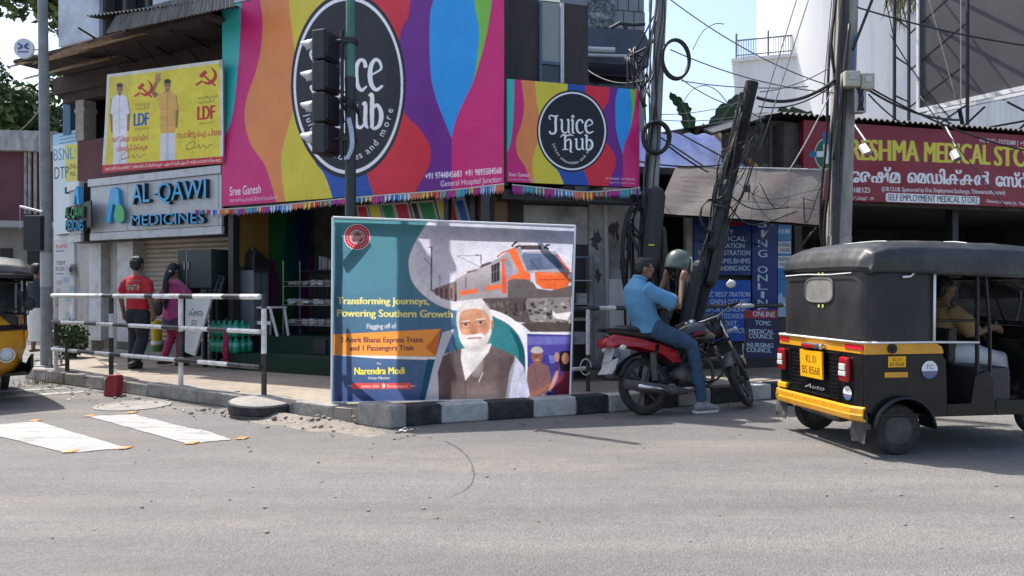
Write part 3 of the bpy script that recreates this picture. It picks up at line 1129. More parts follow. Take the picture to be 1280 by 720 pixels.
# brown plywood board and painted menu boards under the sign
b = MB(); xq = FL.Y(597, 260, .3).x; xr = FL.Y(654, 260, .3).x
b.bx(xq, min(xr, -.13), .3, .34, 1.7, 2.48); b.build('plywood_board', M['wood'], cb)
cv = Canvas(150, 36, (16, 18, 22), [(445, 0), (595, 0), (595, 36), (445, 36)])
for i, (x, c, w) in enumerate([(447, (150, 20, 45), 14), (464, (190, 175, 40), 14), (481, (20, 110, 60), 16), (499, (160, 20, 50), 17), (520, (20, 20, 24), 9), (530, (24, 110, 62), 19), (553, (170, 160, 40), 9), (565, (160, 30, 60), 9), (576, (25, 80, 150), 11)]):
    cv.poly([(x - 2, 2), (x + w, 2), (x + w + 8, 30), (x + 6, 30)], (150, 150, 140))
    cv.poly([(x, 4), (x + w - 2, 4), (x + w + 5, 27), (x + 8, 27)], c)
xm0 = FL.Y(445, 255, .33).x; xm1 = FL.Y(589, 255, .33).x
cv.build('menu_board', M['canvas_matte'], [(xm0, .33, 2.5), (xm1, .33, 2.5), (xm1, .33, 2.05), (xm0, .33, 2.05)], cb)
b = MB(); b.bx(xm0, xm1, .332, .35, 2.04, 2.5); b.build('board_frame', M['black'], cb)

# right wing at street level: shabby plaster, recess, pipe
b = MB(FL.Mi @ FR.M)
xk = lambda px, y=.48: FR.Y(px, 330, y).x
b.bx(-.05, 1.9, .02, .28, 2.40, 2.52, 1)
b.bx(xk(736), xk(815), .46, .499, .151, 2.62, 0)
b.bx(xk(758), xk(786), .43, .459, .151, 1.45, 2)
b.bx(xk(655), xk(735), .49, .52, 1.9, 2.39, 3)
b.build('street_wall', [M['plaster'], M['black'], M['white'], M['plaster']], cb)
b = MB(FL.Mi @ FR.M)
b.tube([(xk(757), .43, .16), (xk(757), .43, 1.6), (xk(755), .44, 2.5)], .028, 8)
b.build('drainpipe', mat('grey pvc pipe', (.42, .39, .36), .6, 0, .1, 6, 0, 30, dirt=(.2, .18, .15)), cb)
# torn notices pasted on the plaster
for px, py, w, h in ((744, 300, .16, .22), (770, 285, .2, .3), (748, 345, .12, .18), (778, 330, .14, .2)):
    b = MB(FL.Mi @ FR.M); c = FR.Y(px, py, .455)
    pts = [(c.x + w * math.cos(a) * rnd.uniform(.12, .62), .4575, c.z + h * math.sin(a) * rnd.uniform(.12, .7)) for a in np.linspace(0, 6.28, 20)[:-1]]
    b.prism(pts, (0, -.0015, 0)); b.build('plaster_scar', M['plaster_dk'], cb)
# ------------------------------------------------------------------ signs and banners
def proj(p):
    return (640 + 950 * p[0] / p[1], 363 - 950 * (p[2] - 1.3) / p[1])


def flat_sign(name, label, cat, fr, quad, w, h, draw, bg, thick=.05, frame_mat=None, mat_=None, lip=.0, group=None):
    """printed panel on a board; quad TL TR BR BL in the frame's metres; drawn with photo coordinates of the panel"""
    o = thing(name, label, cat, fr, group=group)
    src = [proj(fr.M @ Vector(q)) for q in quad]
    cv = Canvas(w, h, bg, src)
    draw(cv)
    off = Vector((0, -.004, 0))
    L_ = (Vector(quad[1]) - Vector(quad[0])).length; k_ = min(.006, .002 * L_)
    cv.build('printed_face', mat_ or M['canvas_matte'], [Vector(q) + off * 2 for q in quad], o, lambda u, v: k_ * np.sin(u * L_ * 5 + 2 * np.sin(v * 4)) * np.sin(v * 3.1))
    b = MB()
    q = [Vector(x) for x in quad]
    c = sum(q, Vector()) / 4
    q2 = [x + (x - c).normalized() * lip for x in q]
    b.quad(q2[3], q2[2], q2[1], q2[0], (0, thick, 0))
    b.build('backing_frame', frame_mat or M['acp_dark'], o)
    return o


TEAL, MAG, ORG, YEL = (60, 185, 182), (206, 38, 116), (226, 138, 78), (214, 196, 60)
BLU, RED, PUR, SKYB, GRN = (28, 80, 165), (210, 38, 60), (108, 34, 134), (34, 150, 224), (120, 186, 70)
INK = (20, 23, 34)


def juice_art(cv, X, logo_only=False):
    """X maps big-sign photo coordinates to this canvas's coordinates"""
    P = lambda pts: [X(*p) for p in pts]
    sm = lambda pts: smooth_path(pts, 6)
    b1 = sm([(299, -160), (302, -60), (301.8, 12), (300.3, 54), (297.3, 98), (291.3, 143), (281, 172), (262, 200), (240, 330)])
    b2 = sm([(312, -160), (318, -70), (325.7, 0), (329, 27), (327, 60), (320, 92), (309, 125), (307, 152), (314, 180), (331, 205), (339, 227), (346, 254), (352, 290)])
    b3 = sm([(352, -160), (357, -70), (361.5, 0), (363, 18), (367.5, 54), (370, 90), (367, 134), (358.5, 167), (352.5, 194), (353, 215), (355, 235), (359, 262), (362, 290)])
    b4 = sm([(420, -160), (422, -60), (424, 0), (380, 100), (390, 190), (406, 218), (416, 246), (428, 290)])
    b5 = sm([(455, -160), (458, -60), (462, 0), (450, 120), (455, 190), (461, 224), (467, 243), (474, 290)])
    b6 = sm([(540, -160), (530, -80), (514, 0), (511, 21), (502, 39), (496, 80), (500, 125), (511, 147), (525, 161), (537.6, 182), (537.6, 203), (530.7, 219), (519, 241), (500, 290)])
    b7 = sm([(600, -160), (570, -80), (542, 0), (537.6, 24), (537, 60), (539, 98), (546.6, 128), (558.5, 158), (564.5, 173), (564.5, 215), (564, 240), (563, 290)])
    def below(b):
        return P(list(b) + [(760, 330), (760, -200)])
    cv.poly(P([(200, -200), (760, -200), (760, 330), (200, 330)]), TEAL)
    for b, c in ((b1, MAG), (b2, ORG), (b3, YEL), (b4, BLU), (b5, RED), (b6, PUR), (b7, MAG)):
        cv.poly(below(b), c)
    cv.poly(P(sm([(630, -160), (622, -80), (615, 0), (608, 45), (597, 87), (591, 104)]) + [(580, 100), (560, 0), (570, -160)]), GRN)
    cv.poly(P(sm([(600, -160), (570, -80), (542, 0), (537.6, 24), (537, 60), (539, 98), (546.6, 128), (558.5, 158), (564.5, 173)]) +
              sm([(564.5, 173), (570, 149), (581, 125), (591, 104), (596, 78), (599, 39), (593, 0), (588, -80), (600, -160)])), SKYB)
    g = random.Random(5)
    for k in range(120):                         # faint line drawings of fruit printed over the colours
        x, y = g.uniform(285, 640), g.uniform(-60, 250)
        r = g.uniform(5, 11); a0 = g.uniform(0, 360)
        sh = g.choice([0, 1, 2])
        if sh == 0: pts = arcpts(x, y, r * .6, r, a0, a0 + 300, 14)
        elif sh == 1: pts = arcpts(x, y, r * .5, r * .8, a0, a0 + 180, 9) + [(x, y)]
        else: pts = [(x - r * .5, y - r + q * r * .5 + g.uniform(-1, 1)) for q in range(4)] + [(x + r * .5, y)]
        cv.line(P(pts), .9 * abs(X(1, 0)[0] - X(0, 0)[0]), (70, 40, 60), .16, 0)
    q = [arcpts(436, 107, a, c, 0, 360, 90) for a, c in ((72, 116), (68.6, 110.5), (65.6, 106))]
    for pts, c in zip(q, (INK, (236, 236, 240), INK)):
        cv.poly(P(pts), c)
    # the wordmark, drawn as strokes in the small sign's coordinates
    Y = lambda x, y: X(436 + (x - 715) * 71.5 / 44, 107 + (y - 164) * 115 / 50.6)
    sc = abs(Y(1, 0)[0] - Y(0, 0)[0])
    WHT = (238, 238, 240)
    def st(pts, w, smooth=5):
        cv.line([Y(*p) for p in (smooth_path(pts, smooth) if smooth else pts)], [q_ * sc for q_ in w] if hasattr(w, '__len__') else w * sc, WHT)
    sl = lambda x: -.02 * (x - 712)
    st([(685.5, 147), (688, 144.6), (693, 145.6), (697.6, 144.6)], [1.6, 2.2, 2.4, 1.2])                      # J
    st([(694.6, 145), (694.2, 155), (694.4, 163), (692.6, 166.8), (688.6, 167.4), (687, 165)], [4.2, 4, 4, 3.2, 2.6, 3.4])
    st([(685.7, 147), (687.5, 149.3)], [1.4, 2.4])
    st([(699.4, 150.4), (702, 150.6), (702, 161), (703.2, 165), (706.3, 166.4), (709, 164.5)], [1.4, 3.2, 3.4, 3, 2.4, 1.6])  # u
    st([(708.2, 150.4), (710.3, 150.6), (710.3, 164), (712.2, 166.6)], [1.4, 3.2, 3.3, 1.6])
    st([(713.4, 151), (715.6, 150.6), (715.6, 164.5), (717.6, 166.6)], [1.4, 3.2, 3.3, 1.6])                    # i
    st([(713.8, 147.2), (715.6, 144.6), (717, 146.4), (715.2, 148)], [1.4, 2.2, 2, 1.2])
    st([(728.2, 154), (727, 150.6), (723.6, 150.2), (721, 153.6), (720.6, 159), (721.8, 164), (725, 166.6), (728.6, 164.6)], [3.2, 2.6, 2.6, 3.4, 3.8, 3.4, 2.6, 1.4])  # c
    st([(732.2, 158.4), (737, 156.6), (740.4, 154.6), (738.8, 150.8), (735.4, 150), (732.4, 153.4), (731.6, 159), (733, 164), (736.6, 166.4), (741, 164.4)], [1.2, 1.4, 1.8, 2.4, 2.6, 3.4, 3.8, 3.4, 2.8, 1.8])  # e
    st([(700.6, 171.6), (703, 168.8), (708, 169.6), (713.6, 168.6), (716, 170)], [1.6, 2.2, 2.4, 2, 1.2])       # h
    st([(706.2, 169.4), (706, 178), (706, 186)], [3.6, 3.4, 3.4]); st([(702.4, 187.2), (709.6, 186.8)], [1.4, 1.4], 0)
    st([(706.5, 178.4), (709.6, 174.6), (712.4, 175.2), (713.2, 179), (713, 186), (712.6, 189.4), (715.2, 190.4)], [1.2, 2.2, 2.8, 3.4, 3.4, 2.4, 1.2])
    st([(718, 174.4), (720.2, 174.2), (720.2, 183), (721.6, 186.4), (724.4, 187), (727, 185)], [1.2, 3, 3.3, 2.8, 2.2, 1.4])  # u
    st([(725.4, 174.4), (727.8, 174.2), (727.8, 184.6), (729.6, 187.2)], [1.2, 3, 3.2, 1.4])
    st([(730.4, 169.6), (733, 169.4), (733, 178), (733, 186)], [1.2, 3.2, 3.4, 2.8])                            # b
    st([(733.2, 177.6), (736.6, 174.6), (739.6, 177.4), (740.2, 181.6), (738.4, 186), (734.6, 187.6), (732, 186.4)], [1.4, 2.4, 3.2, 3.6, 3, 2.2, 1.6])
    c0 = X(436, 107); r0 = (abs(X(56, 0)[0] - X(0, 0)[0]), abs(X(0, 91)[1] - X(0, 0)[1]))
    cv.arctext('juices smoothies and more', c0[0], c0[1], r0[0] * 1.06, r0[1] * 1.03, 158, 17, 5.3 * sc, WHT)


# large wordmark sign on the left front
zb = FL.Y(455, 245, 0).z
xl = FL.Y(279.5, 150, 0).x
zt = FL.Y(278, 12, 0).z + .02
def d_big(cv):
    juice_art(cv, lambda x, y: (x, y))
    cv.text('Sree Ganesh', (288, 244.5), (326.5, 241), 11, (240, 235, 240), .004)
    cv.text('ജനറൽ േഹാസ്പിറ്റൽ ജംഗ്ഷൻ', (288, 252.6), (348, 248.6), 5, (232, 200, 215))
    cv.text('+91 9744845683  +91 9895584568', (532, 224), (627, 216.5), 7.6, (245, 240, 245), .012)
    cv.text('General Hospital Junction', (551, 233), (627, 227), 7, (240, 225, 235))
big = flat_sign('shop_sign', 'huge wavy multicoloured juice shop sign with a large black round wordmark, left of the corner', 'shop sign', FL,
                [(xl, -.02, zt), (.015, -.02, zt), (.015, -.02, zb), (xl, -.02, zb)], 620, 470, d_big, TEAL, .1)
# small wordmark sign on the right front
pa = FR.Y(631.5, 99, 0); pb = FR.Y(798, 113, 0); pc = FR.Y(797, 233, 0); pd = FR.Y(632, 229.5, 0)
zt2 = (pa.z + pb.z) / 2; zb2 = (pd.z + pc.z) / 2
def d_small(cv):
    juice_art(cv, lambda x, y: (715 + (x - 436) * 44 / 71.5 if 364 < x < 508 else 670.7 + (x - 364) * .45 if x < 400 else 759.3 + (x - 508) * .33, 164 + (y - 107) * 50.6 / 115))
    cv.text('Sree Ganesh', (636, 220), (662, 221), 4.6, (236, 220, 230), .01)
    cv.text('General Hospital Junction', (636, 225), (674, 226.2), 2.6, (220, 180, 200))
    cv.text('+91 9744845683  +91 9895584568', (756, 224.2), (793, 225.4), 2.6, (230, 200, 215))
    cv.text('General Hospital Junction', (762, 229), (793, 229.8), 2.2, (220, 170, 195))
flat_sign('shop_sign', 'smaller wavy multicoloured juice shop sign with black round wordmark, right of the corner', 'shop sign', FR,
          [(-.03, -.02, zt2), (pb.x, -.02, zt2), (pb.x, -.02, zb2), (-.03, -.02, zb2)], 400, 290, d_small, TEAL, .1)

# pharmacy fascia with raised letters
fa = thing('shop_sign', 'grey pharmacy fascia with raised blue letters reading AL-QAWI MEDICINES', 'shop sign', FL)
z0 = 2.14; z1 = 3.04
b = MB()
seams = [FL.Y(p, 250, 0).x for p in (113, 159.6, 213.6, 273)] + [-4.80]
for i in range(4):
    b.bx(seams[i] + .004, seams[i + 1] - .004, 0, .04, z0 + .13, z1)
cx0 = FC.Y(86.5, 262, 0).x
Tc = FL.Mi @ FC.M
c2 = MB(Tc); c2.bx(cx0, -.03, -.0, .04, z0 + .13, z1)
b.add(c2.v, c2.f, 0)
b.build('fascia_panel', M['acp'], fa, bevel=.004)
b = MB()
b.bx(seams[0], -4.80, .041, .48, z0, z1 + .1)
c2 = MB(Tc); c2.bx(cx0 + .02, -.03, .041, .4, z0, z1 + .1); b.add(c2.v, c2.f, 0)
b.build('backing_frame', M['acp_dark'], fa)
b = MB()
b.bx(seams[0] - .02, -4.79, -.035, .42, z1 + .004, z1 + .125)
b.bx(seams[0], -4.79, -.012, .04, z0, z0 + .122)
c2 = MB(Tc); c2.bx(cx0 - .02, -.035, -.035, .42, z1 + .003, z1 + .124); c2.bx(cx0, -.035, -.012, .04, z0 - .001, z0 + .121); b.add(c2.v, c2.f, 0)
b.build('fascia_trim', M['acp_trim'], fa, bevel=.004)
b = MB()
def let(s, pl, pr, ph, bold, mi=0, fr=FL, B=None):
    B = B or b
    a = fr.Y(pl[0], pl[1], -.002); c = fr.Y(pr[0], pr[1], -.002)
    hgt = fr.Y(pl[0], pl[1] - ph, -.002).z - a.z
    text3d(B, s, (a, c, Vector((0, 0, hgt))), .07, bold, mi, 2)
let('AL', (169.5, 256), (191.5, 252.5), 24, .025); let('-', (195.5, 246), (200, 245.5), 3, .02)
let('QAWI', (202, 252), (262, 247.5), 22.5, .025)
let('MEDICINES', (168.5, 282.5), (260, 279), 13, .02)
# the house mark: a blue roof-like A with a green drop
def px3(pts, fr, y=-.002): return [fr.Y(x, yy, y) for x, yy in pts]
b.prism(px3([(136, 279), (143, 237), (148, 234.5), (152.5, 238), (156.5, 279), (151.5, 279), (149, 256), (145.5, 256), (142, 279)], FL), (0, -.07, 0), 0)
b.prism(px3(smooth_path([(144, 272), (145.5, 260), (150, 255), (155.5, 262), (156, 275), (149, 278)], 5, True), FL, -.075), (0, -.02, 0), 1)
b.build('raised_letters', [M['sky_blue'], M['green_ac'], mat('dark letter sides', (.012, .018, .02), .6)], fa)
b = MB(Tc)
b.prism(px3([(96.5, 256), (99.5, 234), (102.5, 233), (104.5, 256), (102, 256), (101, 245), (99.5, 245), (98.7, 256)], FC), (0, -.07, 0), 0)
let('AL-QAWI', (86.5, 273), (110, 272), 13, .03, 1, FC, b)
let('MEDICINES', (87.5, 288), (110, 288), 12, .03, 0, FC, b)
b.build('corner_letters', [M['sky_blue'], M['green_ac'], bpy.data.materials['dark letter sides']], fa)
b = MB(Tc); xq0 = FC.Y(86, 280, 0).x; xq1 = FC.Y(116, 280, 0).x
b.bx(xq0, xq1, -.03, -.008, FC.Y(90, 289, 0).z, FC.Y(90, 258, 0).z)
b.build('letter_backing', M['acp_dark'], fa)

# election banner above the fascia
def figure(cv, hx, hy, s, shirt, raised):
    """man in shirt and white dhoti; head centre hx, hy; s = head height"""
    SK = (150, 100, 74)
    if raised:
        cv.line([(hx - 1.4 * s, hy + 1.5 * s), (hx - 2.0 * s, hy + .9 * s), (hx - 1.4 * s, hy - .3 * s)], [.75 * s, .5 * s, .4 * s], SK)
        cv.ell(hx - 1.25 * s, hy - .7 * s, .36 * s, .55 * s, (175, 130, 100))
        for k in range(4): cv.line([(hx - 1.45 * s + k * .15 * s, hy - .8 * s), (hx - 1.5 * s + k * .2 * s, hy - 1.35 * s)], .14 * s, (175, 130, 100))
    else:
        cv.line([(hx - .85 * s, hy + 1.4 * s), (hx - 1.2 * s, hy + 3.4 * s), (hx - 1.1 * s, hy + 5.6 * s)], [.7 * s, .42 * s, .3 * s], SK)
    cv.line([(hx + .85 * s, hy + 1.4 * s), (hx + 1.3 * s, hy + 3.2 * s), (hx + 1.2 * s, hy + 5.4 * s)], [.7 * s, .42 * s, .3 * s], SK)
    cv.poly([(hx - .9 * s, hy + 5 * s), (hx + .95 * s, hy + 5 * s), (hx + 1.0 * s, hy + 10.2 * s), (hx - .9 * s, hy + 10.8 * s)], (214, 214, 222))
    cv.poly([(hx - .2 * s, hy + 5 * s), (hx + .2 * s, hy + 5 * s), (hx + .1 * s, hy + 10.4 * s), (hx - .1 * s, hy + 10.4 * s)], (180, 180, 195), .6)
    cv.poly([(hx - .35 * s, hy + .75 * s), (hx + .35 * s, hy + .75 * s), (hx + 1.05 * s, hy + 1.2 * s), (hx + 1.4 * s, hy + 3.2 * s), (hx + 1.02 * s, hy + 3.4 * s), (hx + 1.0 * s, hy + 6.2 * s), (hx - .95 * s, hy + 6.3 * s), (hx - .95 * s, hy + 3.4 * s), (hx - 1.3 * s, hy + (3.2 if not raised else 2.0) * s), (hx - 1.05 * s, hy + 1.2 * s)], shirt)
    cv.line([(hx, hy + 1 * s), (hx, hy + 6 * s)], .09 * s, tuple(int(c * .8) for c in shirt))
    cv.ell(hx, hy + .55 * s, .3 * s, .4 * s, SK)
    cv.ell(hx, hy, .44 * s, .58 * s, (168, 118, 90))
    cv.ell(hx, hy - .32 * s, .47 * s, .36 * s, (28, 22, 22), 1, 180, 360)
    cv.ell(hx, hy - .3 * s, .47 * s, .16 * s, (28, 22, 22))
    cv.rect(hx - .2 * s, hy + .14 * s, hx + .2 * s, hy + .24 * s, (30, 22, 20)); cv.line([(hx - .14 * s, hy + .34 * s), (hx + .14 * s, hy + .34 * s)], .07 * s, (210, 180, 170)); cv.ell(hx + .3 * s, hy + .05 * s, .12 * s, .4 * s, (120, 80, 60), .5)
    for q in (.3, .55, .8): cv.line([(hx - .8 * s, hy + (2 + 4 * q) * s), (hx + q * s, hy + (1.6 + 4.4 * q) * s)], .12 * s, tuple(int(c * .84) for c in shirt), .6)
    for q in (-.18, .18): cv.ell(hx + q * s, hy - .06 * s, .08 * s, .05 * s, (25, 18, 18))
def emblem(cv, x, y, s, c=(186, 38, 40)):
    cv.line(smooth_path([(x + .55 * s, y - 1.1 * s), (x + .98 * s, y - .55 * s), (x + .9 * s, y + .1 * s), (x + .3 * s, y + .55 * s), (x - .35 * s, y + .35 * s)], 6), [.1 * s, .3 * s, .38 * s, .34 * s, .12 * s], c)
    cv.line([(x - .35 * s, y + .3 * s), (x - .95 * s, y + .7 * s)], .24 * s, c)
    cv.line([(x - .3 * s, y - .35 * s), (x + .95 * s, y + .75 * s)], .22 * s, c)
    cv.line([(x - .55 * s, y - .1 * s), (x + .05 * s, y - .7 * s)], .42 * s, c, 1, 0, False)
q_ = [(134.4, 93.3), (278.7, 74.6), (279.6, 204), (128, 216)]
def d_ldf(cv):
    m = lambda x, y: (125 + x / 4.8, 70 + y / 4.8)
    cv.poly([m(*p) for p in [(60, 128), (722, 44), (724, 600), (36, 650)]], (226, 208, 64))
    cv.poly([m(*p) for p in [(60, 128), (200, 110), (120, 640), (36, 650)]], (196, 186, 74), .5)
    figure(cv, *m(126, 190), 9.4, (226, 226, 234), False)
    figure(cv, *m(416, 165), 9.6, (222, 170, 88), True)
    cv.soft((128, 78, 280, 205), 2, .16)
    emblem(cv, *m(270, 198), 10.5); emblem(cv, *m(640, 128), 11.5)
    K = (40, 36, 30)
    cv.text('തമ്പാനൂർ', m(222, 292), m(313, 286), 4.2, K); cv.text('വാർഡിൽ', m(222, 315), m(305, 309), 4.2, K)
    cv.text('LDF', m(216, 410), m(302, 402), 15.4, (24, 84, 170), .06); cv.text('സ്ഥാനാർഥി', m(220, 436), m(303, 430), 4, K)
    cv.text('കുന്നുകുഴി', m(598, 252), m(706, 240), 4.4, K); cv.text('വാർഡിൽ', m(598, 278), m(690, 268), 4.2, K)
    cv.text('LDF', m(595, 374), m(690, 366), 17, (190, 26, 40), .06); cv.text('സ്ഥാനാർഥി', m(598, 404), m(690, 394), 4, K)
    RD = (186, 30, 64)
    cv.text('വഞ്ചിയൂർ വാർഡിൽ', m(76, 508), m(302, 496), 8, RD, .02)
    cv.text('വിജയിപ്പിക്കുക', m(106, 566), m(300, 552), 8, RD, .02)
    cv.text('സ.ബിനു ഐ പിയെ', m(474, 486), m(728, 466), 9.4, RD, .02)
    for ox, oy in ((135, 605), (528, 545)):
        cv.line([m(ox + x, oy + y) for x, y in [(0, 10), (10, -25), (50, -40), (40, 0), (0, 10), (60, -5), (75, -22), (80, 5), (100, -18), (115, 2), (135, -18), (150, -22)]], .7, (50, 48, 40), 1, 4)
    cv.poly([m(*p) for p in [(14, 652), (746, 598), (746, 644), (14, 704)]], (196, 44, 58))
    cv.text('വോട്ട് െചയ്ത് വിജയിപ്പിക്കുക എൽ.ഡി.എഫ് സ്ഥാനാർഥികെള', m(34, 684), m(728, 630), 4.4, (238, 226, 226), .01)
    cv.poly([m(*p) for p in [(715, 30), (740, 25), (740, 90), (715, 60)]], (110, 130, 90), .5)
quad = [tuple(FL.Y(x, y, -.05 - .12 * (y < 150))) for x, y in q_]
flat_sign('election_banner', 'yellow election banner with two men in white dhotis, leaning above the pharmacy fascia', 'banner', FL, quad, 330, 270, d_ldf, (214, 212, 205), .02, M['steel'])

# hanging telecom and typing sign on the far left corner
FT = Frame(-8.85, 14.6, -30)
pq = [(66.5, 169), (98.5, 161.5), (98.5, 290), (67.5, 294)]
def d_bsnl(cv):
    m = lambda x, y: (60 + x / 4.8, 160 + y / 4.8)
    cv.poly([m(*p) for p in [(28, 42), (182, 5), (182, 95), (28, 110)]], (150, 190, 212))
    cv.poly([m(*p) for p in [(28, 110), (110, 100), (110, 640), (28, 650)]], (196, 214, 216))
    cv.poly([m(*p) for p in [(105, 105), (190, 98), (190, 320), (110, 330)]], (206, 200, 84))
    for y in (40, 62, 84): cv.line([m(70, y + 14), m(170, y - 6)], 1.2, (70, 110, 150))
    cv.text('BSNL', m(36, 202), m(158, 190), 15, (70, 130, 165), .01); cv.text('!', m(163, 188), m(168, 187), 13, (60, 120, 150))
    cv.text('DTP', m(42, 312), m(128, 306), 15, (52, 62, 66), .012)
    cv.text('ENG', m(134, 252), m(172, 248), 6, (40, 44, 40), .02); cv.text('MAL', m(136, 296), m(170, 292), 5.5, (40, 44, 40), .02)
    cv.poly([m(*p) for p in [(36, 400), (150, 380), (130, 640), (36, 650)]], (206, 214, 214), .7)
quad = [tuple(FT.Y(x, y, 0)) for x, y in pq]
flat_sign('shop_sign', 'tall narrow pale blue and yellow sign reading BSNL and DTP, behind the left lamp pole', 'shop sign', FT, quad, 90, 250, d_bsnl, (205, 218, 220), .12, M['black'])
# pillar with pasted notices under it
pl = thing('notice_pillar', 'white pillar with pasted paper notices at the left end of the pharmacy', 'pillar', FT)
xa = FT.Y(67, 380, .1).x; xb = FT.Y(93, 380, .1).x
b = MB(); b.bx(xa, xb, .1, .5, .151, 2.45); b.build('column', M['white'], pl)
cv = Canvas(60, 210, (196, 196, 196), [(67, 300), (92, 300), (92, 400), (67, 400)])
cv.text('BAMS', (70, 311), (84, 311), 5, (170, 40, 50), .02); cv.rect(70, 313, 80, 315, (120, 120, 130))
cv.text('TERM', (70, 331), (81, 331), 5, (40, 40, 50), .02); cv.text('ROSA', (70, 338), (81, 338), 5, (40, 40, 50), .02); cv.rect(69, 341, 80, 342.4, (120, 120, 130))
for k in range(9):
    x, y = rnd.uniform(67, 88), rnd.uniform(345, 398); cv.rect(x, y, x + rnd.uniform(3, 9), y + rnd.uniform(4, 12), rnd.choice([(150, 175, 190), (225, 225, 225), (120, 130, 135), (175, 165, 150)]))
cv.build('notice', M['canvas_matte'], [(xa + .01, .096, FT.Y(67, 300, .1).z), (xb - .01, .096, FT.Y(67, 300, .1).z), (xb - .01, .096, FT.Y(67, 402, .1).z), (xa + .01, .096, FT.Y(67, 402, .1).z)], pl)
b = MB(); c = FT.Y(88, 337, .05); b.box((c.x, .05, c.z), (.16, .1, .2)); mbx = b.build('meter_box', M['acp_trim'], pl, bevel=.01)
b = MB(); c = FT.Y(88, 337, -.01); b.cyl((c.x, 0, c.z), (c.x, -.012, c.z), .05); b.build('meter_dial', M['black'], mbx)

# ------------------------------------------------------------------ translucent billboard in front of the corner
FB = Frame(-1.8, 7.62, 11.3)
BQ = [tuple(FB.Y(x, y, 0)) for x, y in ((416, 271.5), (719, 282.5), (712.5, 498), (414.5, 502.5))]
bb = thing('billboard', 'white edged railway billboard with orange train and bearded man standing on the kerb', 'billboard', FB)
cv = Canvas(640, 480, (84, 140, 152), [proj(FB.M @ Vector(q)) for q in BQ])
c = cv
gy = np.linspace(0, 1, cv.H)[:, None, None]
cv.a[:] = np.array(sr(96, 158, 168)) * (1 - gy) + np.array(sr(80, 98, 152)) * gy
curve = [(549, 262), (540, 276), (529, 293), (518, 316), (515.5, 332), (521, 353), (540, 372), (560, 382), (590, 388), (617, 393), (637, 402), (652, 417.5), (660, 439), (661, 470), (660, 505)]
cs = smooth_path(curve, 6)
cv.poly(cs + [(725, 505), (725, 262)], (226, 226, 242))
cv.poly([(640, 262), (725, 262), (725, 330), (690, 312), (660, 300)], (214, 218, 240))
A = lambda p: [(530 + x / 4.8, 270 + y / 4.8) for x, y in p]
GR = (170, 164, 172)
cv.poly(A([(45, 450), (110, 425), (190, 395), (190, 520), (110, 500)]), (150, 132, 134))
for x in (70, 100, 130, 160): cv.poly(A([(x, 440), (x + 14, 435), (x + 14, 500), (x, 498)]), (120, 80, 76))
cv.poly(A([(186, 390), (290, 330), (340, 312), (440, 262), (520, 205), (545, 195), (590, 190), (600, 500), (350, 500), (190, 515)]), GR)
cv.poly(A([(186, 400), (200, 392), (200, 515), (186, 520)]), (70, 60, 66))
for k in range(9): cv.poly(A([(190, 470 - k * 14), (600, 440 - k * 22), (600, 420 - k * 22), (190, 458 - k * 14)]), (140 + 9 * k, 134 + 9 * k, 146 + 8 * k), .5)
for x in range(215, 400, 14): cv.line(A([(x, 375 - (x - 215) * .42), (x, 492)]), .5, (148, 142, 152))
cv.poly(A([(250, 372), (258, 369), (258, 432), (250, 436)]), (110, 106, 118))
cv.poly(A([(335, 320), (345, 295), (400, 278), (410, 288)]), (96, 84, 88)); cv.poly(A([(255, 352), (265, 335), (320, 325), (325, 332)]), (116, 104, 108))
cv.line(A([(440, 250), (470, 225), (520, 205), (560, 190)]), 2.0, (206, 100, 90))
cv.poly(A([(216, 455), (326, 440), (326, 466), (216, 482)]), (240, 118, 72)); cv.poly(A([(374, 424), (466, 412), (466, 440), (374, 452)]), (240, 118, 72))
cv.poly(A([(405, 300), (456, 280), (456, 392), (408, 408)]), (52, 50, 60))
for k in (420, 438): cv.line(A([(k, 296), (k, 400)]), .8, (120, 116, 126))
cv.line(A([(406, 345), (456, 330)]), .8, (120, 116, 126))
cv.poly(A([(350, 500), (880, 480), (880, 690), (700, 660), (560, 640), (420, 600)]), (96, 86, 86))
cv.poly(A([(600, 500), (870, 490), (880, 640), (640, 640)]), (150, 146, 148))
g = random.Random(8)
for k in range(70):
    x, y = g.uniform(600, 870), g.uniform(505, 650); r = g.uniform(5, 20)
    cv.poly(A([(x + r * math.cos(t) * g.uniform(.5, 1.2), y + r * .8 * math.sin(t) * g.uniform(.5, 1.2)) for t in np.linspace(0, 6.28, 9)[:-1]]), g.choice([(110, 104, 100), (70, 62, 60), (188, 184, 184), (140, 132, 130), (90, 86, 84)]))
for k in range(26):
    x = g.uniform(390, 600); y = g.uniform(508, 590); cv.poly(A([(x, y), (x + g.uniform(8, 22), y), (x + g.uniform(8, 20), y + g.uniform(10, 40)), (x, y + 20)]), g.choice([(60, 54, 56), (120, 112, 110), (84, 76, 76)]))
cv.poly(A([(770, 570), (790, 590), (880, 580), (860, 630), (790, 620), (770, 600)]), (236, 234, 238))
cv.poly(A([(580, 650), (700, 640), (890, 650), (890, 700), (640, 700)]), (86, 78, 74))
cv.poly(A([(505, 395), (560, 352), (640, 372), (650, 498), (505, 498)]), (110, 104, 108))
cv.poly(A([(640, 380), (680, 440), (760, 452), (885, 420), (885, 492), (640, 498)]), (112, 104, 104))
cv.poly(A([(560, 235), (600, 215), (790, 214), (850, 330), (880, 345), (640, 350), (600, 330)]), (178, 176, 190))
cv.poly(A([(585, 240), (600, 225), (800, 232), (836, 318), (620, 332)]), (112, 126, 160))
cv.poly(A([(640, 262), (700, 250), (720, 322), (640, 328)]), (84, 96, 128), .6)
cv.line(A([(640, 270), (690, 330)]), .9, (50, 50, 60)); cv.line(A([(780, 262), (815, 318)]), 1.1, (60, 60, 70))
OR = (246, 116, 66)
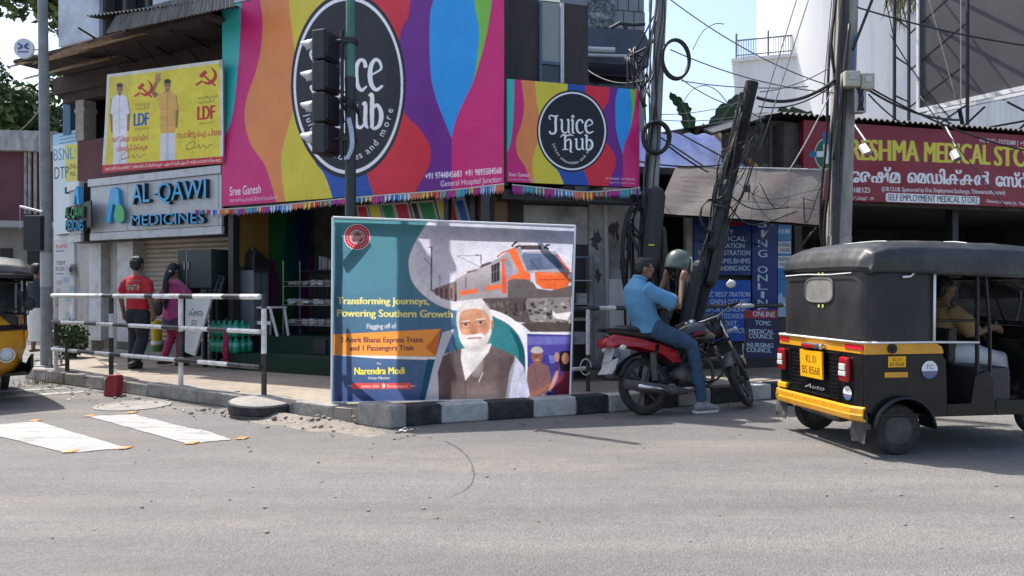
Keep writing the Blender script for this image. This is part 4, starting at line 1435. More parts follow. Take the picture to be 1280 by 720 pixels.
cv.poly(A([(505, 210), (525, 196), (552, 204), (606, 330), (640, 352), (640, 388), (596, 384), (566, 330)]), OR)
cv.poly(A([(468, 260), (500, 262), (496, 470), (470, 468)]), (238, 96, 58)); cv.poly(A([(480, 275), (520, 262), (540, 340), (500, 400)]), (150, 156, 176))
cv.poly(A([(500, 395), (530, 358), (590, 345), (600, 384), (540, 380)]), OR)
cv.poly(A([(664, 340), (880, 345), (884, 385), (858, 428), (790, 446), (716, 442), (672, 408)]), OR); cv.line(A([(690, 388), (850, 384)]), 1.4, (200, 76, 40)); cv.line(A([(690, 352), (850, 356)]), 1.0, (255, 160, 120))
cv.poly(A([(800, 225), (850, 300), (878, 326), (862, 336), (836, 300), (800, 240)]), OR); cv.poly(A([(640, 360), (664, 345), (668, 396), (642, 400)]), (206, 214, 232)); cv.poly(A([(862, 350), (885, 350), (885, 385), (862, 380)]), (226, 230, 240))
cv.poly(A([(582, 188), (600, 178), (700, 178), (708, 206), (582, 206)]), (86, 80, 84))
for p in [(528, 188), (545, 165), (556, 160)], [(548, 190), (575, 182), (600, 188)], [(722, 200), (735, 178), (752, 176)], [(735, 178), (728, 190), (745, 200)]: cv.line(A(p), 2.4, (44, 38, 40))
cv.line(A([(48, 190), (46, 450)]), 1.6, (70, 66, 72)); cv.line(A([(28, 192), (52, 190)]), 1.2, (80, 76, 82)); cv.line(A([(0, 255), (45, 300)]), .9, (110, 104, 112)); cv.line(A([(98, 362), (98, 440)]), .8, (130, 126, 134)); cv.line(A([(84, 368), (100, 364)]), .6, (130, 126, 134))
cv.line(A([(344, 234), (344, 290)]), 1.3, (80, 76, 82)); cv.line(A([(200, 243), (320, 242), (344, 240)]), .7, (110, 104, 112)); cv.line(A([(200, 245), (340, 310)]), .7, (110, 104, 112)); cv.line(A([(310, 240), (328, 238)]), 1.6, (80, 76, 82))
for z, w, col in ((0, 8.5, (240, 240, 250)),):
    n = len(cs)
    cv.line(cs, [3.5 + 6 * math.sin(min(1, i / n * 1.6) * 2.2) for i in range(n)], col)
cv.poly([(575, 392), (600, 391), (617, 396), (634, 406), (648, 421), (656, 440), (657, 470), (656, 505), (560, 505)], (58, 132, 142))
cv.poly([(636, 408), (648, 421), (656, 440), (657, 470), (650, 470), (648, 436)], (30, 92, 104))
D = lambda p: [(520 + x / 5.145, 365 + y / 5.145) for x, y in p]
# inset photo lower right
cv.poly([(659, 418), (725, 419), (725, 505), (660, 505)], (70, 68, 150)); cv.poly(D([(715, 290), (990, 290), (990, 340), (720, 345)]), (110, 112, 190)); cv.poly(D([(830, 300), (870, 300), (900, 460), (860, 460)]), (120, 124, 206)); cv.poly(D([(720, 345), (990, 340), (990, 420), (720, 400)]), (86, 76, 168))
cv.line([(652, 417), (720, 418.5)], 1.8, (236, 236, 246))
cv.poly(D([(715, 500), (740, 465), (790, 450), (850, 480), (868, 560), (860, 620), (820, 670), (730, 670), (712, 600)]), (128, 96, 98)); cv.line(D([(760, 480), (780, 600)]), .8, (100, 74, 78))
cv.line(D([(860, 590), (800, 640), (740, 665)]), 5, (156, 104, 86)); cv.ell(*D([(778, 415)])[0], 7, 10, (146, 100, 84)); cv.ell(*D([(778, 385)])[0], 7.6, 6, (196, 192, 194), 1, 180, 360); cv.ell(*D([(778, 386)])[0], 7.6, 2.2, (196, 192, 194)); cv.rect(*D([(760, 412)])[0], *D([(796, 418)])[0], (70, 46, 44)); cv.line(D([(764, 440), (792, 440)]), .9, (220, 200, 196))
cv.poly(D([(915, 430), (930, 385), (985, 380), (990, 520), (930, 510)]), (40, 26, 34)); cv.ell(*D([(960, 430)])[0], 4.6, 7, (196, 140, 118)); cv.poly(D([(890, 610), (940, 520), (990, 505), (990, 690), (900, 690)]), (140, 58, 74)); cv.line(D([(860, 640), (900, 540), (910, 500)]), [4, 5, 3], (206, 150, 128)); cv.ell(*D([(905, 420)])[0], 3, 6, (190, 150, 140)); cv.poly(D([(890, 450), (920, 450), (915, 510), (890, 510)]), (90, 60, 110))
cv.poly(D([(815, 660), (840, 655), (840, 680), (815, 680)]), (238, 236, 240))
# the bearded man
SL = (226, 226, 240)
cv.poly(D([(50, 720), (80, 620), (120, 500), (150, 415), (230, 390), (240, 720)]), SL); cv.poly(D([(560, 720), (590, 430), (640, 415), (690, 480), (720, 600), (745, 720)]), (202, 206, 232)); cv.line(D([(690, 500), (650, 600), (640, 690)]), 1.2, (172, 178, 208))
cv.poly(D([(140, 470), (160, 420), (300, 362), (330, 560), (480, 345), (600, 395), (640, 420), (600, 520), (572, 720), (150, 720)]), (112, 100, 102))
for x in range(150, 640, 13): cv.line(D([(x, 420), (x + 4, 720)]), .35, (82, 72, 76), .5)
for y in range(370, 720, 13): cv.line(D([(152, y), (600, y)]), .35, (82, 72, 76), .5)
cv.poly(D([(295, 370), (490, 335), (470, 390), (320, 572), (292, 440)]), (236, 234, 240)); cv.line(D([(318, 572), (322, 690)]), 1.0, (70, 62, 64)); cv.line(D([(405, 580), (432, 520)]), 1.0, (226, 224, 228)); cv.poly(D([(640, 430), (600, 420), (575, 690), (596, 690)]), (60, 52, 56), .4)
cv.poly(D([(262, 185), (268, 130), (300, 85), (360, 58), (420, 66), (468, 105), (492, 160), (494, 230), (476, 300), (440, 360), (390, 388), (330, 372), (288, 320), (272, 250)]), (228, 222, 224), 1, 4)
cv.poly(D([(282, 190), (300, 130), (370, 112), (450, 130), (478, 180), (474, 240), (452, 282), (420, 268), (380, 276), (330, 280), (300, 276), (284, 240)]), (212, 156, 126), 1, 4)
cv.poly(D([(484, 190), (498, 185), (498, 235), (484, 250)]), (196, 140, 112))
for x, y, rx, ry, c, al in ((330, 150, 46, 30, (236, 186, 156), .35), (420, 150, 40, 30, (176, 120, 94), .3), (312, 245, 26, 34, (236, 180, 150), .4), (440, 236, 26, 40, (160, 104, 82), .35), (290, 200, 16, 50, (170, 116, 92), .35), (376, 250, 16, 30, (238, 186, 160), .5), (340, 330, 40, 46, (244, 240, 240), .5), (440, 320, 40, 56, (176, 168, 172), .45), (380, 372, 60, 26, (170, 164, 168), .4), (330, 90, 60, 30, (246, 242, 244), .5), (450, 120, 34, 50, (190, 184, 188), .45)):
    for k in (1, .75, .5): p = D([(x, y)])[0]; cv.ell(p[0], p[1], rx * k / 5.145, ry * k / 5.145, c, al * .45)
for x, y, rx, ry, c, al in ((230, 600, 60, 130, (84, 74, 78), .4), (560, 560, 46, 150, (78, 68, 72), .45), (420, 640, 120, 60, (136, 124, 124), .3), (120, 620, 30, 120, (190, 190, 208), .5), (390, 460, 50, 90, (206, 204, 214), .5), (690, 600, 30, 120, (178, 182, 214), .5)):
    for k in (1, .75, .5): p = D([(x, y)])[0]; cv.ell(p[0], p[1], rx * k / 5.145, ry * k / 5.145, c, al * .45)
cv.line(D([(296, 196), (345, 190)]), 1.5, (226, 220, 220)); cv.line(D([(385, 185), (445, 176)]), 1.5, (226, 220, 220))
for x, y in ((322, 214), (418, 202)):
    p = D([(x, y)])[0]; cv.ell(p[0], p[1], 4.4, 1.2, (196, 164, 150)); cv.ell(p[0], p[1], 2.0, 1.3, (58, 38, 34)); cv.line([(p[0] - 5.6, p[1] - 1.8), (p[0] + 5.6, p[1] - 2.4)], .9, (70, 50, 46))
cv.line(D([(296, 206), (298, 236), (350, 238), (352, 206)]), .5, (120, 96, 88)); cv.line(D([(388, 200), (392, 228), (450, 222), (456, 194)]), .5, (120, 96, 88)); cv.line(D([(352, 208), (388, 204)]), .5, (120, 96, 88))
cv.poly(D([(358, 215), (350, 262), (366, 272), (400, 266), (392, 240), (376, 215)]), (190, 130, 104)); cv.line(D([(350, 264), (368, 272), (400, 266)]), .8, (140, 88, 72))
cv.poly(D([(318, 292), (350, 278), (380, 284), (420, 276), (446, 290), (430, 304), (380, 300), (336, 306)]), (240, 234, 236)); cv.line(D([(334, 304), (380, 300), (424, 298)]), 1.6, (150, 84, 78))
for k in range(24):
    x = rnd.uniform(300, 460); cv.line(D([(x, 320 + rnd.uniform(0, 20)), (x * .9 + 38, 360)]), .3, (196, 190, 196))
cv.soft((520, 262, 725, 506), 2, .22)
# left lettering
B_ = lambda x, y: (410 + x / 4.8, 360 + y / 4.8)
PY = (246, 240, 150)
cv.text('Transforming Journeys,', (422, 381.2), (536.5, 381.6), 9.2, PY, .06, cap=.73); cv.text('Powering Southern Growth', (422, 396.6), (566, 398), 9.6, PY, .06, cap=.73)
cv.text('Flagging off of', (459, 411.8), (495.5, 411.2), 6.4, (240, 240, 244), .012, cap=.73)
cv.poly([(415, 419), (551.7, 412), (533, 435), (545, 446), (415, 444.5)], (250, 168, 84)); cv.poly([(551.7, 412), (533, 435), (545, 446.5)], (216, 122, 62))
cv.poly([(415, 444.3), (545, 446.5), (549, 451), (470, 448.5)], (238, 238, 246))
cv.text('3 Amrit Bharat Express Trains', (426, 428.8), (529, 428.8), 7.2, (92, 46, 84), .05, cap=.73); cv.text('and 1 Passengers Train', (437.7, 439.2), (517.5, 438.6), 7.2, (92, 46, 84), .05, cap=.73)
cv.text('by', (472, 456), (477, 456), 3, (230, 230, 240)); cv.text('Narendra Modi', (443.5, 468.6), (506, 467.8), 9.2, (250, 240, 92), .06, cap=.73); cv.text('Prime Minister', (461, 474.6), (488, 474.2), 3.6, (236, 236, 244), .02, cap=.73)
cv.rect(443, 479, 512, 486, (240, 96, 92)); cv.ell(443, 482.5, 3.4, 3.5, (240, 96, 92)); cv.ell(512, 482.5, 3.4, 3.5, (240, 96, 92)); cv.line([(436, 482.5), (440, 482.5)], .8, (226, 226, 240)); cv.line([(515, 482.5), (519, 482.5)], .8, (226, 226, 240))
cv.text('January 2026', (452, 484.2), (474, 484.2), 3, (250, 236, 236), .01); cv.text('Thiruvananthapuram', (484, 484.2), (510, 484.2), 3, (250, 236, 236), .01); cv.ell(480, 482.6, 1.8, 2.8, (250, 236, 236))
cv.poly([B_(*p) for p in [(600, 430), (650, 432), (596, 690), (545, 690)]], (34, 92, 122)); cv.poly([B_(*p) for p in [(690, 270), (760, 250), (690, 420), (600, 690), (580, 690), (640, 450)]], (206, 212, 230))
# round red emblem
cv.ell(446.8, 296.8, 16.6, 16.4, (244, 240, 244)); cv.ell(446.8, 296.8, 15.6, 15.4, (214, 42, 62)); cv.ell(446.8, 296.8, 9.6, 9.5, (240, 222, 226)); cv.ell(446.8, 296.8, 8.8, 8.7, (190, 160, 166))
cv.poly([(440, 300), (442, 294), (447, 290), (452, 294), (454, 300)], (130, 96, 104)); cv.rect(441, 300, 453, 302.5, (120, 84, 92))
for k in range(26):
    a = 2 * math.pi * k / 26; cv.line([(446.8 + 11.4 * math.cos(a), 296.8 + 11.3 * math.sin(a)), (446.8 + 13.6 * math.cos(a + .06), 296.8 + 13.4 * math.sin(a + .06))], 1.0, (246, 210, 214))
cv.a[:, cv.W // 3:] *= 1 + .10 * (np.random.RandomState(1).rand(cv.H, cv.W - cv.W // 3, 1) - .5)
bow = lambda u, v: .006 * np.sin(u * 9 + v * 4) * np.sin(v * 3.1) + .004 * np.sin(v * 17 + u * 3)
cv.build('printed_vinyl', M['canvas_lit'], [Vector(q) for q in BQ], bb, bow)
# white hem that wraps round the frame, steel frame behind
BV = [Vector(q) for q in BQ]
hem = MB()
for a, q in ((0, 1), (0, 3), (1, 2)):
    hem.tube([BV[a], BV[q]], .011, 8)
hem.tube([BV[3], BV[2]], .006, 6)
hem.build('vinyl_hem', mat('white vinyl hem', (.78, .78, .78), .5, 0, .03), bb)
b = MB()
yo = Vector((0, .045, 0))
def bar(p, q, w=.045):
    d = (q - p).normalized(); up = Vector((0, 1, 0)); s_ = d.cross(up).normalized() * w / 2; u2 = Vector((0, .02, 0))
    vs = [p - s_ - u2, p + s_ - u2, p + s_ + u2, p - s_ + u2]; vs += [v + (q - p) for v in vs]
    b.add(vs, [(3, 2, 1, 0), (4, 5, 6, 7), (0, 1, 5, 4), (1, 2, 6, 5), (2, 3, 7, 6), (3, 0, 4, 7)])
I = lambda u, v: (BV[0].lerp(BV[1], u)).lerp(BV[3].lerp(BV[2], u), v)
for q in (((.0, .012), (1, .012)), ((.0, .988), (1, .988)), ((.01, .04), (.01, .96)), ((.99, .04), (.99, .96))):
    bar(I(*q[0]) + yo, I(*q[1]) + yo)
yo = Vector((0, .087, 0))
for q in (((.02, .17), (.11, .02)), ((.02, .78), (.2, .98)), ((.82, .02), (.99, .24)), ((.80, .98), (.99, .76))):
    bar(I(*q[0]) + yo, I(*q[1]) + yo, .04)
b.build('steel_frame', M['pole_grey'], bb)
for u in (.03, .97):
    b = MB()
    p = I(u, .5) + Vector((0, .1, 0)); q = I(u, 1) + Vector((0, .13, 0))
    b.tube([p, (q.x, .13, .153)], .02, 8); b.tube([I(u, .93) + Vector((0, .13, 0)), (q.x, .5, .153)], .018, 8)
    b.build('leg', M['pole_grey'], bb)
# ------------------------------------------------------------------ medical store on the right
FS = Frame(4.41, 11.5, 15.5)
ms = thing('medical_store', 'single storey medical store under a dark corrugated roof edge on the right', 'building', FS)
zT = FS.Y(1004, 150, 0).z; zB = FS.Y(1060, 251, 0).z
b = MB()
b.bx(-.25, 7.2, .12, .3, zB - .05, zT - .02)
b.bx(-.25, -.1, .3, 5, .151, zT - .02); b.bx(7.05, 7.2, .3, 5, .151, zT - .02); b.bx(-.1, 7.05, 4.4, 4.6, .151, zT - .02)
b.bx(-.1, 7.05, .31, 4.4, zB - .02, zB + .05)
b.build('wall', M['plaster_dk'], ms)
b = MB()
b.sheet(corr((-.5, -.12, zT + .05), (7.4, -.12, zT + .05), (7.4, 4.8, zT + .65), (-.5, 4.8, zT + .65), 75, .022))
b.build('roof', M['tin_black'], ms, solid=.006)
b = MB()
b.bx(-.1, 7.0, .5, 4.3, .152, .3)
b.bx(.2, 6.9, .9, 1.35, .301, 1.15)
b.bx(3.2, 3.32, .4, .55, .151, zB - .02); b.bx(-.1, .1, .301, .6, .151, zB - .02)
b.build('shop_counter', M['acp_dark'], ms)
b = MB()
for z in (1.35, 1.75, 2.15): b.bx(.3, 6.8, 3.9, 4.3, z, z + .03)
for x in np.arange(.3, 7, .8): b.bx(x, x + .03, 3.9, 4.3, .3, 2.4)
sh_ = b.build('shelving', M['steel_dk'], ms)
b = MB(); g = random.Random(4)
mm = [mat('carton %d' % i, c, .7, 0, .2, 9) for i, c in enumerate([(.4, .4, .42), (.1, .2, .4), (.35, .3, .2), (.3, .06, .06), (.12, .25, .16)])]
for z in (1.38, 1.78):
    x = .35
    while x < 6.7:
        w = g.uniform(.08, .22); b.bx(x, x + w, 3.86, 4.2, z, z + g.uniform(.1, .3), g.randrange(5)); x += w + g.uniform(0, .08)
b.build('stock', mm, sh_)
b = MB()
b.tube([(5.4, .2, 1.9), (5.4, .2, 1.2)], .055, 10, dome=True, mi=0); b.tube([(5.75, .35, 1.9), (5.75, .35, 1.0)], .05, 10, dome=True, mi=0)
b.build('hanging_packets', M['acp_trim'], ms)
# long dark red name board
L_ = 6.4
quadS = [(0, 0, zT), (L_, 0, zT), (L_, 0, zB), (0, 0, zB)]
def d_med(cv):
    a = lambda x, y: (1000 + x / 5.54, 140 + y / 5.54)
    c = lambda x, y: (1120 + x / 6, 150 + y / 6)
    YL = (212, 200, 60); WH = (226, 228, 232)
    X, Y = a(176, 292)
    cv.ell(X, Y, 13.6, 19.2, (220, 226, 224)); cv.ell(X, Y, 12.8, 18.2, (8, 92, 58))
    cv.rect(X - 3.6, Y - 28, X + 4, Y - 12, (30, 100, 150)); cv.rect(X - 20, Y - 3.4, X - 11, Y + 3.6, (30, 100, 150)); cv.rect(X - 11, Y - 3.4, X + 11, Y + 3.6, (214, 222, 226)); cv.rect(X - 2.8, Y - 12, X + 3.2, Y + 12, (214, 222, 226))
    cv.text('RESHMA', a(352, 331), c(166, 311), 25.6, YL, .055)
    cv.text('MEDICAL', c(215, 313), c(701, 336), 24.6, YL, .055)
    cv.text('STORE', c(738, 341), (1308, 210), 24, YL, .055)
    cv.text('േരഷ്മ', a(350, 486), a(690, 492), 19.5, WH, .05); cv.text('െമഡിക്കൽ', c(85, 470), c(698, 494), 19, WH, .05); cv.text('േസ്റ്റാർ', c(748, 496), (1312, 236), 18.4, WH, .05)
    cv.text('6418E1Z3', a(332, 556), a(482, 558), 6.2, WH, .02); cv.text('വഞ്ചിയൂർ - 35', a(330, 606), a(508, 608), 4.4, WH, .01)
    cv.text('(JOB CLUB. Sponsored by Dist. Employment Exchange, Thiruvananthapuram)', a(565, 545), c(815, 558), 5.4, WH, .012, cap=.73)
    cv.poly([(1109, 241), (1222, 245.5), (1224, 247), (1224, 253.5), (1222, 255.5), (1109, 252), (1107, 250), (1107, 243)], WH)
    cv.text('SELF EMPLOYMENT MEDICAL STORE', (1109.5, 250.2), (1222, 254), 7.8, (30, 20, 26), .025)
    cv.text('Ph: 0471-2572588 | +91 9447 2572', c(624, 167), (1312, 184.5), 5.4, WH, .015, cap=.73)
    cv.text('General Hospital Jn, Thiruvananthapuram', c(674, 616), (1312, 259), 4, WH, .01, cap=.73)
    cv.speckle(.1, 3, 9)
flat_sign('shop_sign', 'long dark red medical store name board with yellow capitals', 'shop sign', FS, quadS, 660, 200, d_med, (130, 16, 40), .08, M['red_sign'], M['canvas_gloss'])
# two lamps on rods over the board
for px, py, qx, qy, lab in ((1064, 150, 1082, 198, 'white rod floodlight pointing down over the red board next to the concrete pole'), (1181, 156, 1195, 205, 'grey rod floodlight hanging over the middle of the red board')):
    t = thing('flood_light', lab, 'flood light', FS, group='flood lights over the red board')
    p = FS.Y(px, py, -.15); q = FS.Y(qx, qy - 22, -.75); e = FS.Y(qx, qy, -.85)
    b = MB(); b.tube([p, q], .012, 8); b.build('rod', M['acp_trim'], t)
    b = MB(); d = (q - p).normalized()
    b.box(tuple((q + e) / 2), (.095, .06, (e - q).length * .95), Vector((0, 0, 1)).rotation_difference(d).to_matrix())
    h = b.build('lamp_head', M['steel'] if px < 1100 else M['steel_dk'], t, bevel=.012)
    b = MB(); b.box(tuple((q + e) / 2 + Vector((0, .04, 0))), (.08, .012, (e - q).length * .8), Vector((0, 0, 1)).rotation_difference(d).to_matrix()); b.build('lens', M['glass_pale'], h)

# ------------------------------------------------------------------ document shop in the middle
FM = Frame(1.75, 10.75, 14)
ds = thing('document_shop', 'low shabby shop with blue lettered boards under a grimy sheet awning', 'building', FM)
xm = lambda px, y=0: FM.Y(px, 330, y).x
b = MB()
b.bx(.0, 2.6, 2.2, 2.35, .151, 3.1); b.bx(.0, .12, .2, 2.2, .151, 3.1); b.bx(2.62, 2.75, .1, 2.3, .151, 3.2)
b.bx(.0, 2.6, .25, 2.19, 3.0, 3.1)
b.bx(xm(866, .1), xm(990, .1), .1, .2, .151, 2.95)
b.build('wall', M['plaster_dk'], ds)
b = MB(); b.bx(xm(857, .05), xm(866, .05), .02, .12, .151, 2.9); b.build('post', M['plaster'], ds)
# weathered gable above the awning and a pale pillar
b = MB()
gp = [(906, 166), (962, 152), (964, 214), (906, 214)]
b.prism([FM.Y(x, y, .6) for x, y in gp], (0, .1, 0), 0)
b.build('gable_wall', mat('peeling plaster', (.10, .088, .08), .95, 0, .4, 6, .4, 20, dirt=(.42, .40, .37), dscale=4.5, damt=.9), ds)
b = MB(); p0 = FM.Y(963, 214, .55); p1 = FM.Y(990, 153, .55)
b.bx(p0.x, p1.x, .5, .75, p0.z - .5, p1.z); b.build('pillar', M['beige'], ds)
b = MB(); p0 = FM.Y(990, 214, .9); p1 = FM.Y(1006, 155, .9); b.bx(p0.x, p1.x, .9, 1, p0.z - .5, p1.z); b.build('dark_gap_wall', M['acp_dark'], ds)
b = MB()
rp = [FM.Y(892, 168, .3), FM.Y(966, 146, .3), FM.Y(1003, 148, .3)]
for p, q in zip(rp, rp[1:]):
    b.quad(p, q, q + Vector((.1, .5, .16)), p + Vector((.1, .5, .16)), (0, 0, .03))
b.build('roof_edge', M['tin_black'], ds)
# awning: an old sign sheet tilted out over the shop
tl = W.Y(845, 208, 10.75); tr = W.Y(1033, 212.5, 11.15); br = W.Y(1025, 281, 10.55); bl = W.Y(820, 266, 9.85); bm_ = W.Y(836, 272, 9.9)
aw = thing('awning', 'grey grimy tilted sheet awning with a pale upper edge over the blue boards', 'awning', W)
cv = Canvas(330, 120, (132, 125, 119), [(845, 208), (1033, 212.5), (1025, 281), (828, 269)])
g = random.Random(2)
for k in range(6): cv.line([(852 + k * .5, 222 + k * 6), (852 + g.uniform(20, 45), 222 + k * 6.3)], .8, (96, 90, 88))
for k in range(60):
    x, y = g.uniform(830, 1030), g.uniform(212, 280); cv.ell(x, y, g.uniform(6, 26), g.uniform(2, 9), g.choice([(96, 88, 84), (128, 122, 118), (104, 84, 80)]), .18)
for x in (893, 940, 985): cv.line([(x, 208), (x - 8, 282)], .7, (84, 78, 76))
cv.text('SERVICES', (922, 272), (978, 273), 7, (116, 106, 101), .02); cv.poly([(985, 255), (1028, 250), (1024, 281), (975, 279)], (120, 96, 94), .5)
cv.line([(905, 251), (1028, 262)], 1.2, (86, 82, 82)); cv.line([(905, 254), (1028, 265)], .5, (140, 136, 134))
AQ = [tl, tr, br, bl]
nrm = (tr - tl).cross(bl - tl).normalized()
cv.build('awning_sheet', canvas_mat('weathered sheet', .75, 0, .3, .2), AQ, aw, lambda u, v: .012 * np.sin(u * 9) * np.sin(v * 3) + .004 * np.sin(u * 23 + v * 5))
b = MB(); o_ = nrm * -.035 if nrm.y < 0 else nrm * .035
b.quad(tl + o_, tr + o_, br + o_, bl + o_, o_ * .3); b.build('awning_backing', M['tin_black'], aw)
b = MB(); b.tube([tl, tr], .016, 6); b.build('top_edge', M['acp_trim'], aw)
b = MB()
for u in (.03, .35, .7, .98):
    p = tl.lerp(tr, u) + o_ * 1.6; q = bl.lerp(br, u) + o_ * 1.6; b.tube([p, q], .014, 6); b.tube([q, q + Vector((.1, .9, -.25))], .012, 6)
b.build('awning_frame', M['pole_grey'], aw)
b = MB(); p = W.Y(934, 236, 10.3); b.box(tuple(p), (.075, .05, .09)); b.tube([p + Vector((0, 0, .04)), p + Vector((.05, .3, .1))], .008, 5)
tag(b.build('cctv_camera', M['black'], bevel=.01), 'tiny dark camera fixed on the face of the grimy awning', 'camera')


def blue_board(label, pts, w, h, bg, draw, y=0, group=None, fm=None, frame=None):
    (x0, y0), (x1, y1) = pts
    fr = frame or FM
    q0 = fr.Y(x0, y0, y); q1 = fr.Y(x1, y1, y)
    qd = [(q0.x, y, q0.z), (q1.x, y, q0.z), (q1.x, y, q1.z), (q0.x, y, q1.z)]
    return flat_sign('shop_board', label, 'shop board', fr, qd, w, h, draw, bg, .03, fm or M['acp_dark'], M['canvas_gloss'], 0, group)
WB = (178, 198, 214)
def d1(cv):
    cv.rect(890, 272, 928, 283, (120, 14, 40))
    for s, a, c, y in (('ONLY', 891, 917, 293), ('MEDICAL', 888, 932, 301.5), ('REGISTRATION', 879, 930, 310), ('NMC.REGISTRATION', 873, 937, 319), ('MBBS.BAMS.BHMS', 873, 937, 329), ('GOODSTANDING.NOC', 871, 937, 338)):
        cv.text(s, (a, y), (c, y), 6, WB, .02)
blue_board('dark blue board listing medical registration under the awning, upper of the two wide boards', ((867, 272), (938.5, 344)), 170, 170, (10, 44, 110), d1, 0)
def d2(cv):
    for s, a, c, y in (('NHPSRC REGISTRATION', 868, 937, 371), ('BSC, GNM-POST-BSC', 872, 936, 380), ('PASSPORT ONLINE', 872, 932, 389.5), ('CERTIFICATE ATTESTATION', 867, 930, 398), ('TICKET,', 898, 922, 407), ('SERVICE', 905, 930, 416)):
        cv.text(s, (a, y), (c, y), 6, WB, .02)
blue_board('brighter blue board listing registration and attestation, lower of the two wide boards', ((864, 350), (938, 426)), 170, 170, (8, 78, 172), d2, -.03)
def d3(cv):
    cv.rect(940, 400, 972, 440, (6, 20, 60))
    for i, ch in enumerate('NURSING'):
        y = 247 + i * 12.4
        if ch == 'I': cv.rect(951, y - 9, 955, y, WB)
        else: cv.text(ch, (947.5, y), (958.5, y), 9.2, WB, .02)
    for i, ch in enumerate('ONLINE'):
        y = 341 + i * 10.4
        if ch == 'I': cv.rect(951, y - 8, 955, y, WB)
        else: cv.text(ch, (947, y), (959, y), 8.2, WB, .02)
blue_board('tall navy board with vertical white lettering NURSING ONLINE', ((940, 236), (971, 396)), 80, 330, (12, 36, 112), d3, -.01)
def d4(cv):
    cv.rect(970, 285, 990, 300, (60, 130, 170)); cv.text('HOURS', (972, 292), (987, 292), 5, (220, 230, 236), .02)
    for y, a, c in ((302, 'NURSING', 'ONLINE'), (320, 'PASSPORT', 'ONLINE')):
        cv.rect(972, y, 988, y + 15, (190, 200, 206)); cv.text(a, (972.6, y + 6.4), (987.5, y + 6.4), 4.6, (20, 30, 40), .02); cv.text(c, (974, y + 13), (987, y + 13), 4.6, (20, 30, 40), .02)
    cv.text('SAUDI', (974, 343), (986, 343), 4.4, (20, 70, 120), .02); cv.text('COUNCIL', (973, 351), (987, 351), 4.4, (20, 70, 120), .02)
    cv.poly([(970, 372), (976, 365), (980, 374), (985, 362), (990, 370), (990, 400), (970, 400)], (150, 176, 200))
blue_board('narrow light blue strip of small notices right of the NURSING ONLINE board', ((972, 281), (988.5, 396)), 60, 260, (30, 112, 172), d4, -.02)
def d5(cv):
    cv.rect(930, 386, 975, 398, (140, 20, 44)); cv.text('ONLINE', (941, 395.5), (968, 396.4), 6.4, WB, .02)
    for s, a, c, y in (('TCMC', 944, 963, 406.5), ('MEDICAL', 936, 967, 417), ('COUNCIL', 936, 966, 423), ('NURSING', 934, 966, 434), ('COUNCIL', 933, 964, 440)):
        cv.text(s, (a, y - .5), (c, y + .5), 5.4, WB, .02)
FN = Frame(3.0, 10.1, 10)
blue_board('small board with red heading ONLINE standing behind the kerb railing', ((931.5, 388), (972, 447)), 100, 150, (16, 26, 72), d5, .0, None, None, FN)

# blue tarpaulin roof
t = thing('tarpaulin', 'pale blue tarpaulin stretched as a roof behind the black cables', 'tarpaulin', FM)
b = MB()
p = [FM.Y(797, 166, 1.6), FM.Y(893, 168, 1.6), FM.Y(942, 212, .35), FM.Y(800, 214, .35)]
rows = []
for i in range(13):
    r_ = []
    for j in range(25):
        u = j / 24; v = i / 12
        q = (p[0].lerp(p[1], u)).lerp(p[3].lerp(p[2], u), v)
        r_.append(q + Vector((0, 0, -.05 * math.sin(v * 3.14) * (1 + .6 * math.sin(u * 19)) + .02 * math.sin(u * 31 + v * 7))))
    rows.append(r_)
b.sheet(rows); b.build('sheet', M['tarp'], t, smooth=True, solid=.004)
b = MB(); b.tube([p[1] + Vector((.03, 0, .03)), p[2] + Vector((.05, 0, .03))], .05, 6); b.build('yellow_edge', mat('yellow painted batten', (.5, .33, .08), .7, 0, .3, 9, dirt=(.05, .04, .03), dscale=6, damt=.9), t)
b = MB()
for u in (.3, .62): b.tube([p[0].lerp(p[1], u - .15) + Vector((0, 0, .05)), p[3].lerp(p[2], u + .25) + Vector((0, -.02, .05))], .014, 5)
b.build('rope', M['cable'], t)

# ------------------------------------------------------------------ grey building behind the small sign
FG = Frame(1.2, 12.6, 12)
gb = thing('grey_building', 'pale grey building with a dark blue grey parapet behind the small juice sign', 'building', FG)
xg = lambda px, y=0: FG.Y(px, 60, y).x
zg = lambda py, y=0, px=770: FG.Y(px, py, y).z
b = MB(); b.bx(xg(700), xg(806), 0, 6, 0.0, zg(80)); b.build('wall', mat('pale grey wall', (.33, .35, .37), .85, 0, .15, 2, .2, 20, dirt=(.16, .16, .16)), gb)
b = MB(); b.prism([(xg(700, -.6), -.6, zg(80, -.6)), (xg(811, -.6), -.6, zg(80, -.6)), (xg(812, -.6), -.6, zg(52, -.6)), (xg(806, -.6), -.6, zg(37, -.6)), (xg(700, -.6), -.6, zg(37, -.6))], (0, 1.2, 0)); b.build('parapet', mat('slate blue parapet', (.07, .085, .12), .8, 0, .2, 2, .2, 20), gb)
b = MB(); b.bx(xg(700, .9), xg(805, .9), .9, 5, zg(40, .9), 8.5); uw = b.build('upper_wall', mat('grey block wall', (.22, .24, .26), .8, 0, .12, 3, .2, 20), gb)
b = MB()
for k in range(9):
    z = zg(40, .9) + .05 + k * .34; b.bx(xg(736, .9), xg(805, .9), .893, .899, z, z + .012)
    for j in range(4): xx = xg(766 + j * 13 + (k % 2) * 6, .9); b.bx(xx, xx + .012, .893, .899, z + .012, z + .33)
b.build('block_joint', M['acp_dark'], uw)
b = MB(); b.bx(xg(736), xg(791), -.006, .0, zg(112), zg(95)); b.build('window', M['glass_dk'], gb)
